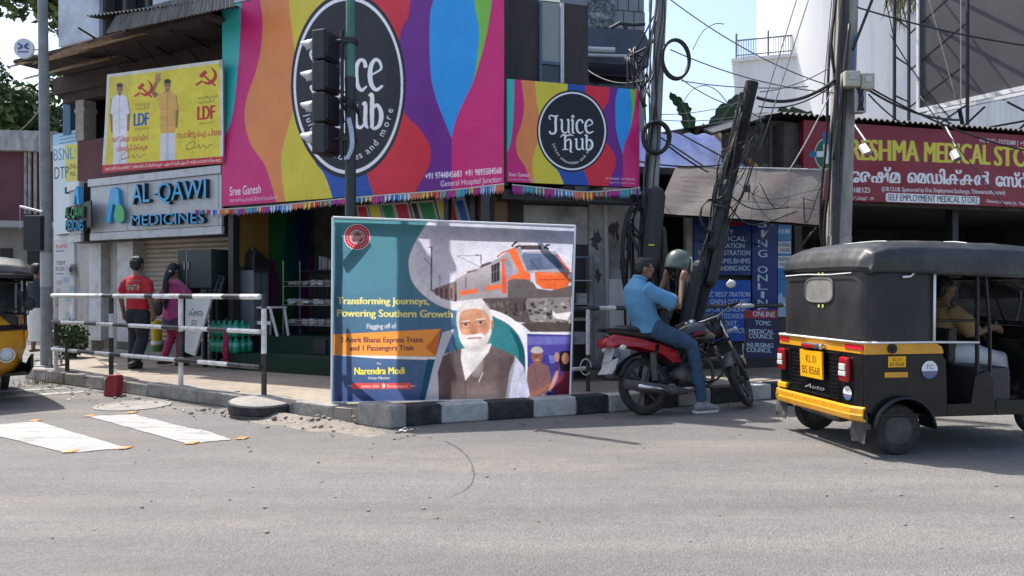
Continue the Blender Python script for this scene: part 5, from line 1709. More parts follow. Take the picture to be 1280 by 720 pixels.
b = MB(); b.tube([(xg(735, -.7), -.7, zg(64, -.7)), (xg(768, -.7), -.7, zg(63, -.7))], .045, 10); b.tube([(xg(735, -.72), -.72, zg(71, -.72)), (xg(787, -.72), -.72, zg(69, -.72)), (xg(791, -.8), -.8, zg(63, -.8))], .025, 8); b.tube([(xg(781, -.72), -.72, zg(69, -.72)), (xg(784, -.8), -.8, zg(78, -.8))], .022, 8); b.build('pipe', M['acp_trim'], gb)
b = MB()
cr = [(736, 0), (752, -6), (766, 2), (768, 20), (762, 32), (750, 36), (736, 34)]
b.prism([FG.Y(x, y, .88) for x, y in smooth_path(cr, 4, True)], (0, -.02, 0)); b.build('torn_poster', mat('dark torn poster', (.07, .08, .085), .7, 0, .8, 7, dirt=(.45, .48, .5), dscale=7, damt=.9), gb)
b = MB(); b.tube([FG.Y(x, y, -.4) for x, y in ((762, 36), (775, 29), (790, 31), (806, 30))], .03, 6); b.tube([FG.Y(782, 38, -.4), FG.Y(782, 30, -.4)], .04, 6); b.build('roof_pipe', M['black'], gb)

# ------------------------------------------------------------------ white round tower far behind
tw = thing('white_tower', 'tall white cylindrical tower block with a dark window band behind the wires', 'building', loc=(21.2, 42, 0))
b = MB(); b.lathe([(7.3, 0), (7.3, 30), (0.001, 30)], 96); b.build('wall', M['tower'], tw, auto=30)
def arcbox(a0, a1, z0_, z1_, r0, r1, n=20):
    q = MB(); rows = [[], [], [], []]
    for i in range(n + 1):
        a = R(a0 + (a1 - a0) * i / n); c, s_ = math.cos(a), math.sin(a)
        for k, (r_, z) in enumerate(((r0, z0_), (r1, z0_), (r1, z1_), (r0, z1_))): rows[k].append((r_ * c, r_ * s_, z))
    q.sheet(rows + [rows[0]])
    q.add([r[0] for r in rows], [(0, 1, 2, 3)]); q.add([r[-1] for r in rows], [(3, 2, 1, 0)])
    return q
arcbox(214, 262, 17.0, 19.0, 7.2, 7.34).build('window', M['glass_dk'], tw)
arcbox(255, 261, 12.8, 15.4, 7.2, 7.34, 6).build('window', M['glass_dk'], tw)
q = MB()
for a in (224, 236, 248): 
    c = arcbox(a, a + .8, 17.0, 19.0, 7.33, 7.40, 2); q.add(c.v, c.f)
c = arcbox(255, 261, 14.0, 14.1, 7.33, 7.40, 6); q.add(c.v, c.f)
q.build('window_bar', M['acp_trim'], tw)
FT2 = Frame(11.7, 40, -18)
lb = thing('roof_terrace_block', 'low white block with a railed roof terrace in front of the round tower', 'building', FT2)
p0 = FT2.Y(918, 78, 0); p1 = FT2.Y(1004, 78, 0)
b = MB(); b.bx(p0.x, p1.x + .5, 0, 8, 0, p0.z); b.bx(p0.x - .15, p1.x + .5, -.15, 8, p0.z, p0.z + .16); b.build('wall', M['tower'], lb)
b = MB(); zr = FT2.Y(918, 69, 0).z + .9
n = 26
for i in range(n + 1):
    x = p0.x + .1 + (p1.x - p0.x - .2) * i / n; b.bx(x - .015, x + .015, .1, .13, p0.z + .16, zr - .1)
b.bx(p0.x + .1, p1.x, .09, .14, zr - .15, zr - .08); b.bx(p0.x + .1, p1.x, .09, .14, p0.z + .35, p0.z + .4)
for i in (0, 1, 2): x = p0.x + .1 + (p1.x - p0.x - .2) * i / 2; b.bx(x - .05, x + .05, .06, .16, p0.z + .16, zr + .25)
b.build('railing', M['pole_grey'], lb)
b = MB()
for px in (935, 972, 985): q = FT2.Y(px, 76, 2); b.bx(q.x - .4, q.x + .4, 1.8, 2.4, p0.z + .161, p0.z + .8)
b.build('water_tank', M['acp_trim'], lb)

# ------------------------------------------------------------------ roof hoarding at top right, seen from behind
hl = W.Y(1150, 136, 15.2); hr = W.Y(1290, 103, 13.4); 
ang = math.degrees(math.atan2(hr.y - hl.y, hr.x - hl.x))
FH = Frame(hl.x, hl.y, ang)
Lh = (hr - hl).length
z0h = hl.z
hd = thing('roof_hoarding', 'large dark hoarding with white edges and steel lattice above the medical store', 'hoarding', FH)
b = MB(); b.bx(0, Lh + 3.0, 0, .03, z0h, z0h + 4.5); b.build('panel', M['hoarding'], hd)
b = MB()
b.bx(-.05, 0, -.05, .06, z0h - .06, z0h + 4.5); b.bx(-.05, Lh + 3, -.07, .06, z0h - .09, z0h - .003); b.bx(.4, Lh + 3, -.42, -.36, z0h - .25, z0h - .19)
for x in (.5, 1.6, 2.7): b.bx(x, x + .05, -.42, -.02, z0h - .19, z0h - .1)
b.build('edge_frame', M['white'], hd)
b = MB()
for x in (.9, 2.3, 3.8): b.tube([(x, -.2, z0h - .2), (x, .1, 3.9)], .04, 6)
for x in (.3, 1.6, 3.0): b.tube([(x, .1, z0h - .2), (x + .9, .1, 4.05)], .02, 5); b.tube([(x + .9, .1, z0h - .2), (x, .1, 4.05)], .02, 5)
b.tube([(-.2, .1, z0h - .6), (4.6, .1, z0h - .6)], .02, 5); b.tube([(-.2, .1, z0h - .9), (4.6, .1, z0h - .9)], .02, 5)
b.build('support_frame', M['tin_black'], hd)
# lattice mast just left of it
t = thing('lattice_mast', 'thin black steel lattice mast left of the dark hoarding', 'mast', FH)
ma = W.Y(1118, 160, 14.6); mbp = W.Y(1136, 160, 15.6); zz = [4.2, 8.2]
b = MB(); Mi = FH.Mi
A_ = Mi @ Vector((ma.x, ma.y, 0)); B2 = Mi @ Vector((mbp.x, mbp.y, 0)); C2 = A_ + Vector((1.1, .5, 0))
for q in (A_, B2, C2): b.tube([q + Vector((0, 0, 3.9)), q + Vector((0, 0, 8.4))], .035, 6)
b.build('upright', M['tin_black'], t)
b = MB()
for k in range(6):
    z = 4.3 + k * .75
    b.tube([A_ + Vector((0, 0, z)), B2 + Vector((0, 0, z + .12))], .018, 5); b.tube([B2 + Vector((0, 0, z)), C2 + Vector((0, 0, z + .4))], .018, 5)
b.build('cross_brace', M['tin_black'], t)

# ------------------------------------------------------------------ far left building
FF = Frame(-17, 24, 8)
fb = thing('maroon_building', 'maroon walled building with a stained white parapet on the far left', 'building', FF)
xf = lambda px, y=0: FF.Y(px, 220, y).x
zf = lambda py, y=0, px=30: FF.Y(px, py, y).z
b = MB(); b.bx(-12, xf(68), 0, 8, zf(277), zf(188)); b.build('wall', mat('flat maroon wall', (.125, .047, .055), .85, 0, .15, 2, .1, 20), fb)
b = MB(); b.bx(-12, xf(70, -.3), -.3, 8, zf(188, -.3), zf(163, -.3)); b.build('parapet', mat('stained white parapet', (.4, .39, .37), .9, 0, .2, 2, .2, 20, dirt=(.07, .065, .06), dscale=1.2, damt=.85, stretch=(1.5, 1, .5)), fb)
b = MB(); b.bx(-12, xf(60, -1.2), -1.2, 3, zf(284, -1.2), zf(276, -1.2)); b.bx(-12, xf(66), .3, 8, 0, zf(278)); b.build('ground_floor', mat('dull white wall', (.33, .33, .32), .85, 0, .15, 2, .2, 20, dirt=(.16, .15, .14)), fb)
b = MB()
for px in (32, 37, 44): b.tube([(xf(px, -.1), -.1, zf(268)), (xf(px, -.1), -.1, zf(190))], .05, 6)
b.build('drainpipe', M['plaster'], fb)
b = MB(); b.bx(xf(0, .2), xf(14, .2), .2, .29, 0, zf(310)); b.bx(xf(34, .2), xf(52, .2), .2, .29, .8, zf(305)); b.build('opening', M['acp_dark'], fb)

# ------------------------------------------------------------------ trees and plants
LM = [mat('tree leaf dark', (.028, .055, .016), .6, 0, .3, 3), mat('tree leaf mid', (.05, .09, .022), .6, 0, .3, 3), mat('tree leaf light', (.085, .135, .035), .6, 0, .3, 3)]
def tree(label, x, y, h, cr, cz, blobs, nleaf, seed, leaf=.16, off=0):
    g = np.random.RandomState(seed)
    t = thing('leafy_tree', label, 'tree', loc=(x + off, y, 0))
    b = MB(); tips = []
    for k in range(blobs):
        a = 2 * math.pi * k / blobs + g.uniform(-.4, .4); r_ = cr * g.uniform(.25, .95) * (k > 0)
        tips.append(Vector((r_ * math.cos(a) - off, r_ * math.sin(a), cz + cr * .75 * g.uniform(-.7, .9))))
    fork = Vector((-off * .25, 0, cz - cr * .9))
    b.tube([(0, 0, 0), (.1, .05, h * .3), fork], [.04 * h * .8, .03 * h * .8, .024 * h], 9)
    for p in tips:
        mid = fork.lerp(p, .5) + Vector((g.uniform(-.3, .3), g.uniform(-.3, .3), .3))
        b.tube([fork - Vector((0, 0, .2)), mid, p], [.016 * h, .009 * h, .004 * h], 6)
    b.build('trunk', M['bark'], t)
    N = nleaf
    ks = g.randint(0, len(tips), N)
    rr = cr * .42
    d = g.randn(N, 3); d /= np.linalg.norm(d, axis=1)[:, None]
    rad = rr * g.rand(N) ** .45
    P = np.array([tips[k] for k in ks]) + d * rad[:, None] * np.array([1.1, 1.1, .75])
    a = g.rand(N, 3) * 2 - 1; a /= np.linalg.norm(a, axis=1)[:, None]
    c = np.cross(a, g.randn(N, 3)); c /= np.linalg.norm(c, axis=1)[:, None]
    s_ = leaf * (.6 + .8 * g.rand(N))[:, None]
    V = np.stack([P - a * s_, P - c * s_ * .45, P + a * s_, P + c * s_ * .45], 1).reshape(-1, 3)
    q = MB(); q.v = [tuple(v) for v in V]; q.f = [(4 * i, 4 * i + 1, 4 * i + 2, 4 * i + 3) for i in range(N)]
    cl = g.randint(0, 3, len(tips)); q.m = [int(cl[k]) if g.rand() < .7 else int(g.randint(0, 3)) for k in ks]
    me = bpy.data.meshes.new('crown'); me.from_pydata(q.v, [], q.f)
    for m in LM: me.materials.append(m)
    me.polygons.foreach_set('material_index', q.m)
    o = bpy.data.objects.new('crown', me); COL.objects.link(o); o.parent = t
    return t
p = W.Y(18, 128, 33); tree('low spreading tree behind the stained parapet on the far left', p.x, 33, 9, 3.0, p.z - .6, 16, 9000, 3, .2)
p = W.Y(44, -15, 26); tree('tall dark tree hanging into the top left corner', p.x, 26, 13, 2.6, p.z + .4, 15, 8000, 9, .16, 3.2)
# shrub by the pharmacy pillar
def bush(label, c, r_, n, seed, leaf=.05, name='potted_shrub'):
    g = np.random.RandomState(seed)
    t = thing(name, label, 'plant', loc=(c.x, c.y, .15))
    b = MB()
    for k in range(9): a = g.rand() * 6.28; b.tube([(0, 0, .0), (.4 * r_ * math.cos(a), .4 * r_ * math.sin(a), r_ * .9), (.8 * r_ * math.cos(a), .8 * r_ * math.sin(a), r_ * (1 + g.rand()))], [.015, .01, .004], 5)
    b.build('stem', M['bark'], t)
    q = MB()
    for k in range(n):
        d = Vector(g.randn(3)).normalized() * r_ * g.rand() ** .5; p = Vector((d.x, d.y, r_ + d.z * 1.1)); a = Vector(g.randn(3)).normalized(); c_ = a.cross(Vector(g.randn(3))).normalized(); s_ = leaf * g.uniform(.6, 1.4)
        q.add([p - a * s_, p - c_ * s_ * .4, p + a * s_, p + c_ * s_ * .4], [(0, 1, 2, 3)], int(g.randint(0, 3)))
    q.build('leaves', LM, t)
c = W.Z(86, 447, .15); bush('dark leafy shrub at the foot of the notice pillar', c, .31, 1100, 5)
# banana leaves behind the tarpaulin
def banana(label, pts, wd, d, seed):
    g = random.Random(seed)
    P = [W.Y(x, y, d) for x, y in smooth_path(pts, 6)]
    b = MB(); rows = []
    n = len(P)
    for i, q in enumerate(P):
        t_ = (P[min(i + 1, n - 1)] - P[max(i - 1, 0)]).normalized(); s_ = Vector((t_.z, .25, -t_.x)).normalized()
        w = wd * math.sin(math.pi * min(1, .12 + .86 * i / (n - 1))) ** .6 * g.uniform(.55, 1.15)
        rows.append([q - s_ * w * .8 + Vector((0, .05, -.05)), q, q + s_ * w + Vector((0, -.05, -.06))])
    b.sheet(rows)
    lf = b.build('banana_leaf', LM[0], None, solid=.006)
    tag(lf, label, 'banana leaf')
    b = MB(); b.tube(P, [.05 - .045 * i / n for i in range(n)], 6); b.build('midrib', LM[2], lf)
banana('drooping torn banana leaf against the sky right of the cabled pole', [(862, 172), (860, 150), (852, 130), (838, 115)], .16, 14, 1)
banana('dark banana leaf curving behind the leaning wooden pole', [(898, 172), (902, 150), (918, 130), (934, 122)], .3, 13.5, 2)
banana('broad banana leaf lying behind the roof edge by the medical store', [(962, 158), (980, 148), (1000, 142), (1018, 150)], .3, 13.5, 4)
banana('small dark leaf tip rising over the tarpaulin', [(882, 172), (881, 162), (879, 154)], .12, 14, 6)
# palm frond at the top by the mast
b = MB(); g = random.Random(3)
rt = W.Y(1142, 0, 17)
for k in range(70):
    a = -1.57 + g.uniform(-1.1, .5); l = g.uniform(.3, .9); st_ = rt + Vector((g.uniform(-.5, .3), g.uniform(-.3, .3), g.uniform(-.1, .5)))
    e = st_ + Vector((math.cos(a) * l, g.uniform(-.2, .2), math.sin(a) * l)); s_ = Vector((.03, 0, .01))
    b.add([st_ - s_, st_ + s_, e], [(0, 1, 2)])
tag(b.build('palm_frond', mat('dry palm frond', (.2, .18, .09), .8, 0, .3, 4), None, solid=.004), 'dry palm frond hanging beside the lattice mast at the top', 'palm frond')
# ------------------------------------------------------------------ left railing
ra = thing('kerb_railing', 'three bar railing striped black and white along the left kerb', 'railing', loc=(-6.55, 10.9, .15))
o0 = Vector((-6.55, 10.9, .15))
post_px = [(70, 463, 367), (139, 468, 368), (226, 483, 372), (330, 495.5, 368)]
posts = []
for px, pb, pt in post_px:
    g0 = W.Z(px, pb, .15); posts.append((g0, 1.3 - (pt - 363) / 950 * g0.y))
def striped(p, q, r, cuts):
    """tube painted in bands; cuts = [(t, colour)]"""
    bb_ = MB()
    for (t0, c), (t1, _) in zip(cuts, cuts[1:] + [(1.0, 0)]):
        bb_.tube([p.lerp(q, t0), p.lerp(q, t1)], r, 10, mi=c)
    return bb_
A0, A3 = posts[0][0], posts[3][0]
for i, (g0, zt_) in enumerate(posts):
    top = Vector((g0.x, g0.y, zt_ + .0)); 
    cuts = [(0, 1 if i != 2 else 0), (.42 if i != 1 else .52, 0 if i != 2 else 1), (.8 if i < 2 else .62, 0 if i in (0, 2) else 1)]
    if i == 0: cuts = [(0, 0), (.32, 1), (.66, 0)]
    if i == 1: cuts = [(0, 1), (.46, 0), (.76, 1)]
    if i == 2: cuts = [(0, 0), (.33, 1), (.62, 0)]
    if i == 3: cuts = [(0, 1), (.42, 0), (.86, 1)]
    bb_ = striped(g0 - o0, top - o0, .03, cuts); bb_.build('post', [M['rail_w'], M['rail_b']], ra, auto=40)
sp_ = W.Z(84, 466, .15); bb_ = striped(sp_ - o0, Vector((sp_.x, sp_.y, .62)) - o0, .028, [(0, 1)]); bb_.build('post', [M['rail_w'], M['rail_b']], ra, auto=40)
for ys, ye, r_, cuts in ((369.5, 371, .03, [(0, 0), (.02, 0), (.3, 1), (.36, 0), (.52, 1), (.56, 0), (.68, 1), (.74, 0), (.86, 1), (.93, 0)]),
                         (402, 414.5, .026, [(0, 1), (.06, 0), (.2, 1), (.27, 0), (.36, 1), (.44, 0), (.6, 1), (.68, 0), (.8, 1), (.88, 0)]),
                         (436, 458.5, .026, [(0, 0), (.16, 1), (.26, 0), (.34, 1), (.4, 0), (.66, 1), (.76, 0), (.88, 1)])):
    z0_ = 1.3 - (ys - 363) / 950 * A0.y; z1_ = 1.3 - (ye - 363) / 950 * A3.y
    p = Vector((A0.x, A0.y, z0_)) - o0; q = Vector((A3.x, A3.y, z1_)) - o0
    off = Vector((-.03, -.045, 0)) * .9
    striped(p + off, q + off, r_, cuts).build('rail', [M['rail_w'], M['rail_b']], ra, auto=40)
# right railing behind the motorcycle
rb = thing('kerb_railing', 'low pipe railing painted black with white ends behind the motorcycle', 'railing', loc=(.8, 8.75, .15))
o1 = Vector((.8, 8.75, .15))
pp = [W.Z(735, 489, .15), W.Z(930, 468, .15), W.Z(1075, 455, .15)]
for i, g0 in enumerate(pp):
    striped(g0 - o1, Vector((g0.x, g0.y, .15 + (.93 if i != 1 else .42))) - o1, .024, [(0, 1), (.45, 0), (.9, 0)] if i == 0 else [(0, 0)]).build('post', [M['rail_w'], M['rail_b']], rb, auto=40)
for z, cuts, r_ in ((1.09, [(0, 0), (.06, 1), (.13, 0), (.17, 1), (.5, 0), (.56, 1), (.66, 0), (.72, 1)], .028), (.40, [(0, 0), (.1, 1), (.45, 0), (.62, 0)], .024)):
    p = pp[0] + Vector((-.55, -.25, 0)); q = pp[2] + Vector((.2, .1, 0))
    p.z = z; q.z = z
    striped(p - o1, q - o1, r_, cuts).build('rail', [M['rail_w'], M['rail_b']], rb, auto=40)
b = MB(); c = pp[0] - o1
b.tube([c + Vector((.06 * math.cos(a) - .03, -.04, .28 + .09 * math.sin(a))) for a in np.linspace(0, 5.6, 16)], .008, 5); b.build('tied_wire', M['cable_white'], rb)

# ------------------------------------------------------------------ left lamp pole with its round sign and hanging board
lp = W.Z(58, 458, .15)
t = thing('lamp_pole', 'tall grey steel pole bolted to the pavement at the left end of the railing', 'pole', loc=tuple(lp))
b = MB(); tp = W.Y(50, -40, lp.y)
b.tube([(0, 0, .0), (0, 0, 1.6), (tp.x - lp.x, 0, tp.z + 2.2)], [.082, .078, .06], 14); b.build('shaft', M['pole_grey'], t, auto=40)
b = MB(); b.box((0, 0, .012), (.36, .36, .024)); bp_ = b.build('base_plate', M['pole_grey'], t)
b = MB()
for dx, dy in ((-.14, -.14), (.14, -.14), (-.14, .14), (.14, .14)): b.tube([(dx, dy, .024), (dx, dy, .13)], .016, 6); b.tube([(dx, dy, .05), (dx, dy, .075)], .03, 6)
b.build('anchor_bolt', M['steel'], bp_)
b = MB(); b.tube([(0, 0, 1.2), (0, 0, 1.72)], .0825, 14); b.build('paper_wrap', mat('pasted paper', (.4, .4, .38), .8, 0, .35, 14, dirt=(.15, .15, .15), dscale=14), t)
rs = W.Y(31, 61, lp.y - .05); o_ = Vector((rs.x - lp.x, -.05, rs.z - .15))
t2 = thing('round_sign', 'small round white sign with a blue emblem on an arm from the left pole', 'sign', loc=(rs.x, lp.y - .05, rs.z))
b = MB(); b.tube([(0, .02, 0), (lp.x - rs.x - .06, .05, 0)], .013, 6); b.tube([(0, .02, -.06), (lp.x - rs.x - .06, .05, -.1)], .011, 6); b.build('arm', M['pole_grey'], t2)
b = MB(); b.lathe([(.0001, .03), (.15, .03), (.155, 0), (.15, -.01), (.0001, -.01)], 32, Matrix.Rotation(R(90), 4, 'X')); b.build('disc', mat('white round sign', (.6, .62, .68), .4, 0, .05), t2)
b = MB()
for s_ in (-1, 1):
    pts = smooth_path([(s_ * .075, .07), (s_ * .02, .025), (s_ * .075, -.01)], 5); b.tube([(x, -.035, z) for x, z in pts], .014, 6)
for k in range(8): b.box((-.075 + k * .02, -.034, -.055), (.012, .006, .02))
b.build('emblem', mat('sign blue', (.06, .08, .28), .4), t2)
q0 = W.Y(32.5, 270, lp.y - .1); q1 = W.Y(54, 313, lp.y - .1)
t3 = thing('hanging_board', 'plain black board hung on the left pole under a white bar', 'board', loc=((q0.x + q1.x) / 2, lp.y - .1, q1.z))
w_, h_ = q1.x - q0.x, q0.z - q1.z
b = MB(); b.bx(-w_ / 2, w_ / 2, -.07, .05, 0, h_); b.build('panel', M['black'], t3, bevel=.008)
b = MB(); e0 = W.Y(25, 258, lp.y - .1); e1 = W.Y(53, 265, lp.y - .1)
L0 = Vector(((q0.x + q1.x) / 2, lp.y - .1, q1.z)); b.tube([e0 - L0, e0.lerp(e1, .8) - L0, e1 - L0], .018, 8); b.build('bar', M['white'], t3)
b = MB(); b.tube([e0 - L0, e0 - L0 + Vector((0, 0, -.36))], .004, 4); b.build('string', M['cable_white'], t3)

# ------------------------------------------------------------------ traffic light
tl0 = Vector((-1.86, 8.75, .15)); 
t = thing('traffic_light', 'dark four lamp traffic light seen from the side in front of the large sign', 'traffic light', loc=tuple(tl0))
b = MB(); b.tube([(0, 0, 0), (0, 0, 1.45), (0, 0, 3.6)], [.072, .066, .062], 14); b.tube([(0, 0, 3.6), (.005, 0, 6.2)], [.055, .05], 12, mi=1)
b.build('pole', [mat('dark green black paint', (.018, .026, .026), .5, 0, .2, 8), mat('green paint', (.06, .16, .12), .5, 0, .2, 8)], t, auto=40)
b = MB(); b.tube([(0, 0, 1.0), (0, 0, 1.16)], .076, 14); b.build('paper_band', M['plaster'], t)
hx = -.28; ha = R(148)
HM = Matrix.Translation((hx, -.02, 0)) @ Matrix.Rotation(R(160), 4, 'Z')
zt_ = 1.3 - (40 - 363) / 950 * 8.72 - .15; zb_ = 1.3 - (195 - 363) / 950 * 8.72 - .15
hh = (zt_ - zb_) / 4
for k in range(4):
    z = zb_ + hh * (k + .5)
    b = MB(HM); b.box((0, 0, z), (.17, .31, hh * .95)); b.box((-.09, 0, z), (.03, .27, hh * .8)); hs_ = b.build('lamp_housing', M['black'], t, bevel=.018)
    b = MB(HM); b.lathe([(.0001, .10), (.09, .097), (.105, .088)], 20, Matrix.Translation((0, 0, z)) @ Matrix.Rotation(R(90), 4, 'Y')); b.build('lens', M['glass_dk'], hs_)
    q = MB(HM); rows = []
    for i in range(15):
        a = R(-20 + 220 * i / 14); c, s_ = math.cos(a), math.sin(a)
        l = .11 + .12 * max(0, s_) ** .6
        rows.append([(.088, .115 * c, z + .115 * s_), (.088 + l * .5, .112 * c, z + .112 * s_), (.088 + l, .1 * c, z + .1 * s_)])
    q.sheet(rows); q.build('visor', mat('visor grey %d' % k, (.36, .36, .36) if k else (.42, .42, .42), .5, 0, .1, 8), hs_, smooth=True, solid=.006)
b = MB(); 
for z in (zt_ - .1, zb_ + .2): b.tube([(0, 0, z), (hx + .08, -.02, z)], .022, 6); b.box((0, 0, z), (.15, .15, .06))
b.tube([(-.09, -.02, zb_ - .02), (-.09, -.02, zt_ + .02)], .02, 6); b.build('bracket', M['black'], t)
b = MB()
for k in range(9):
    a = g_ = k * .7; b.tube([(.07 * math.cos(a), .07 * math.sin(a), 3.28), (.12 * math.cos(a + 1), .12 * math.sin(a + 1), 3.2 - .05 * (k % 3)), (.1 * math.cos(a + 2), .1 * math.sin(a + 2), 3.36)], .009, 5)
b.build('wire_wrap', M['cable'], t)
b = MB(); rib = [(.0, -.085, 1.3 - (148 - 363) / 950 * 8.7 - .15), (.035, -.09, 1.3 - (165 - 363) / 950 * 8.7 - .15), (.04, -.09, 1.3 - (185 - 363) / 950 * 8.7 - .15), (-.02, -.085, 1.3 - (200 - 363) / 950 * 8.7 - .15)]
rib = smooth_path(rib, 4); b.sheet([[(x - .03, y, z), (x, y - .012, z), (x + .02, y, z)] for x, y, z in rib]); b.build('pvc_strip', mat('pale pvc strip', (.4, .46, .56), .4, 0, .1), t, solid=.005)

# ------------------------------------------------------------------ utility poles, coils and cables
def pole(name, label, base, top, r0, r1, m, cat='utility pole', n=16):
    t = thing(name, label, cat, loc=tuple(base))
    b = MB(); b.tube([(0, 0, 0), (Vector(top) - Vector(base)) * .5, Vector(top) - Vector(base)], [r0, (r0 + r1) / 2, r1], n); b.build('shaft', m, t, auto=40)
    return t
pb1 = Vector((1.66, 9.6, .15)); pt1 = W.Y(832, -60, 9.6); pt1.z += .6
t1 = pole('utility_pole', 'slim grey pole wrapped in black cables beside the small juice sign', pb1, pt1, .085, .07, M['pole_grey'])
g = random.Random(21)
def hug(t, base, top, n, r, col, spread, z0, z1, seed, name='attached_cable'):
    g = random.Random(seed)
    b = MB()
    for k in range(n):
        a = g.uniform(2.7, 4.6); pts = []
        for i in range(10):
            f = z0 + (z1 - z0) * i / 9; a += g.uniform(-.35, .35); s_ = spread * g.uniform(.85, 1.5)
            p = (Vector(top) - Vector(base)) * f; pts.append(p + Vector((math.cos(a) * s_, math.sin(a) * s_, 0)))
        b.tube(smooth_path([tuple(p) for p in pts], 3), r * g.uniform(.7, 1.3), 6)
    return b.build(name, col, t)
hug(t1, pb1, pt1, 4, .012, M['cable'], .095, .25, 1, 3)
hug(t1, pb1, pt1, 2, .01, M['cable_grey'], .1, .05, .9, 4)
b = MB(); d1v = (pt1 - pb1); zq = (1.3 - (300 - 363) / 950 * 9.5 - .15) / d1v.z
b.tube([d1v * (zq - .05) + Vector((-.02, -.16, 0)), d1v * (zq + .09) + Vector((.02, -.16, 0))], .12, 12, dome=True); b.build('junction_sleeve', M['black'], t1)
b = MB(); c = d1v * (zq - .012) + Vector((-.03, -.278, 0)); b.box(tuple(c), (.07, .012, .018)); b.build('sleeve_label', mat('yellow label', (.6, .5, .02), .5), t1)
b = MB(); 
for k in range(3): b.tube([d1v * (zq - .2 + .02 * k) + Vector((.2 + .03 * k, -.05, 0)), d1v * (zq + .02) + Vector((.14, -.05, 0))], .055, 8, dome=True)
b.build('closure_sleeve', M['black'], t1)
def coil(label, cx, cy, d, rx, ry, n, r, tilt=0, m=None, seed=0):
    g = random.Random(seed); c = W.Y(cx, cy, d); sx = rx / 950 * d; sz = ry / 950 * d
    b = MB(); pts = []
    for i in range(n * 28):
        a = 2 * math.pi * i / 28; k = 1 + .05 * math.sin(a * .37 + seed) + .03 * math.sin(a * 1.7)
        pts.append((sx * k * math.cos(a), tilt * math.cos(a) * sx + .02 * math.sin(a * .31) + .008 * (i / 28), sz * k * math.sin(a)))
    b.tube(pts, r, 7)
    o = b.build('cable_coil', m or M['cable'], None, smooth=True); o.location = c
    return tag(o, label, 'cable coil')
coil('open loop of spare black cable against the sky beside the cabled pole', 845, 74, 9.5, 18, 24, 4, .014, .3, None, 1)
coil('thick round coil of black cable hung at the middle of the cabled pole', 821, 171, 9.42, 17, 19, 8, .016, .15, None, 2)
coil('long drooping cable coil left of the cabled pole, behind the rider', 796, 320, 9.5, 19, 62, 7, .015, .4, None, 4)
coil('small loose coil of black wire on the side of the leaning dark pole', 889, 270, 9.55, 14, 20, 4, .009, .3, None, 7)
# shaggy mass of cables at the middle pole
def tangle(name, label, spots, n, r, seed, kind='stuff', m=None):
    g = random.Random(seed); b = MB()
    for k in range(n):
        a = g.choice(spots); c = g.choice(spots)
        p = W.Y(a[0] + g.uniform(-a[3], a[3]), a[1] + g.uniform(-a[3], a[3]), a[2] + g.uniform(-.1, .1)); q = W.Y(c[0] + g.uniform(-c[3], c[3]), c[1] + g.uniform(-c[3], c[3]), c[2] + g.uniform(-.1, .1))
        md = p.lerp(q, g.uniform(.3, .7)) + Vector((g.uniform(-.1, .1), g.uniform(-.12, .05), -g.uniform(.05, .5)))
        b.tube(smooth_path([tuple(p), tuple(md), tuple(q)], 7), r * g.uniform(.6, 1.5), 5)
    return tag(b.build(name, m or M['cable'], None, smooth=True), label, 'cables', kind=kind)
tangle('cable_tangle', 'dense hanging mass of black cables around the lower cabled pole', [(806, 250, 9.5, 8), (786, 280, 9.55, 6), (812, 330, 9.5, 10), (798, 400, 9.6, 8), (842, 330, 9.7, 8), (830, 395, 9.6, 9)], 44, .012, 5)
tangle('cable_tangle', 'black cable clutter hanging from the top of the leaning dark pole', [(925, 135, 9.6, 6), (905, 190, 9.65, 6), (897, 250, 9.6, 7), (890, 300, 9.6, 6), (952, 150, 9.6, 6)], 22, .008, 6)
tangle('cable_tangle', 'thin wires strewn over the grimy awning around the leaning pole', [(900, 240, 9.5, 8), (940, 236, 9.8, 10), (1000, 255, 10.0, 14), (1030, 230, 9.9, 8), (905, 215, 9.5, 8)], 10, .006, 8)
tangle('cable_tangle', 'loose cables hanging between the grey parapet and the cabled pole', [(790, 62, 9.9, 4), (812, 90, 9.6, 5), (806, 130, 9.6, 4), (785, 72, 9.9, 3), (822, 20, 9.6, 5)], 14, .012, 9)
# leaning dark pole
lb0 = W.Y(852, 470, 9.75); lb0.z = .15; lt0 = W.Y(940, 103, 9.75)
t2 = thing('leaning_pole', 'thick dark tarred pole leaning right, bundled with black sleeves', 'utility pole', loc=tuple(lb0))
dv = lt0 - lb0
b = MB(); b.tube([dv * 0, dv * .35, dv * .7, dv], [.09, .095, .09, .085], 14); b.build('shaft', M['soot'], t2, auto=40)
b = MB()
for f, l, ox, r_ in ((.28, .2, -.15, .085), (.42, .18, .05, .08), (.55, .2, -.04, .085)):
    b.tube([dv * (f - l / 2) + Vector((ox, -.1, 0)), dv * (f + l / 2) + Vector((ox, -.1, 0))], r_, 10, dome=True)
b.build('cable_sleeve', M['black'], t2)
hug(t2, Vector((0, 0, 0)), dv, 6, .013, M['cable'], .13, .05, .96, 12)
b = MB(); b.tube([dv * .62 + Vector((.05, -.15, 0)), dv * .68 + Vector((.06, -.16, 0))], .012, 6); b.build('metal_clip', M['steel'], t2)
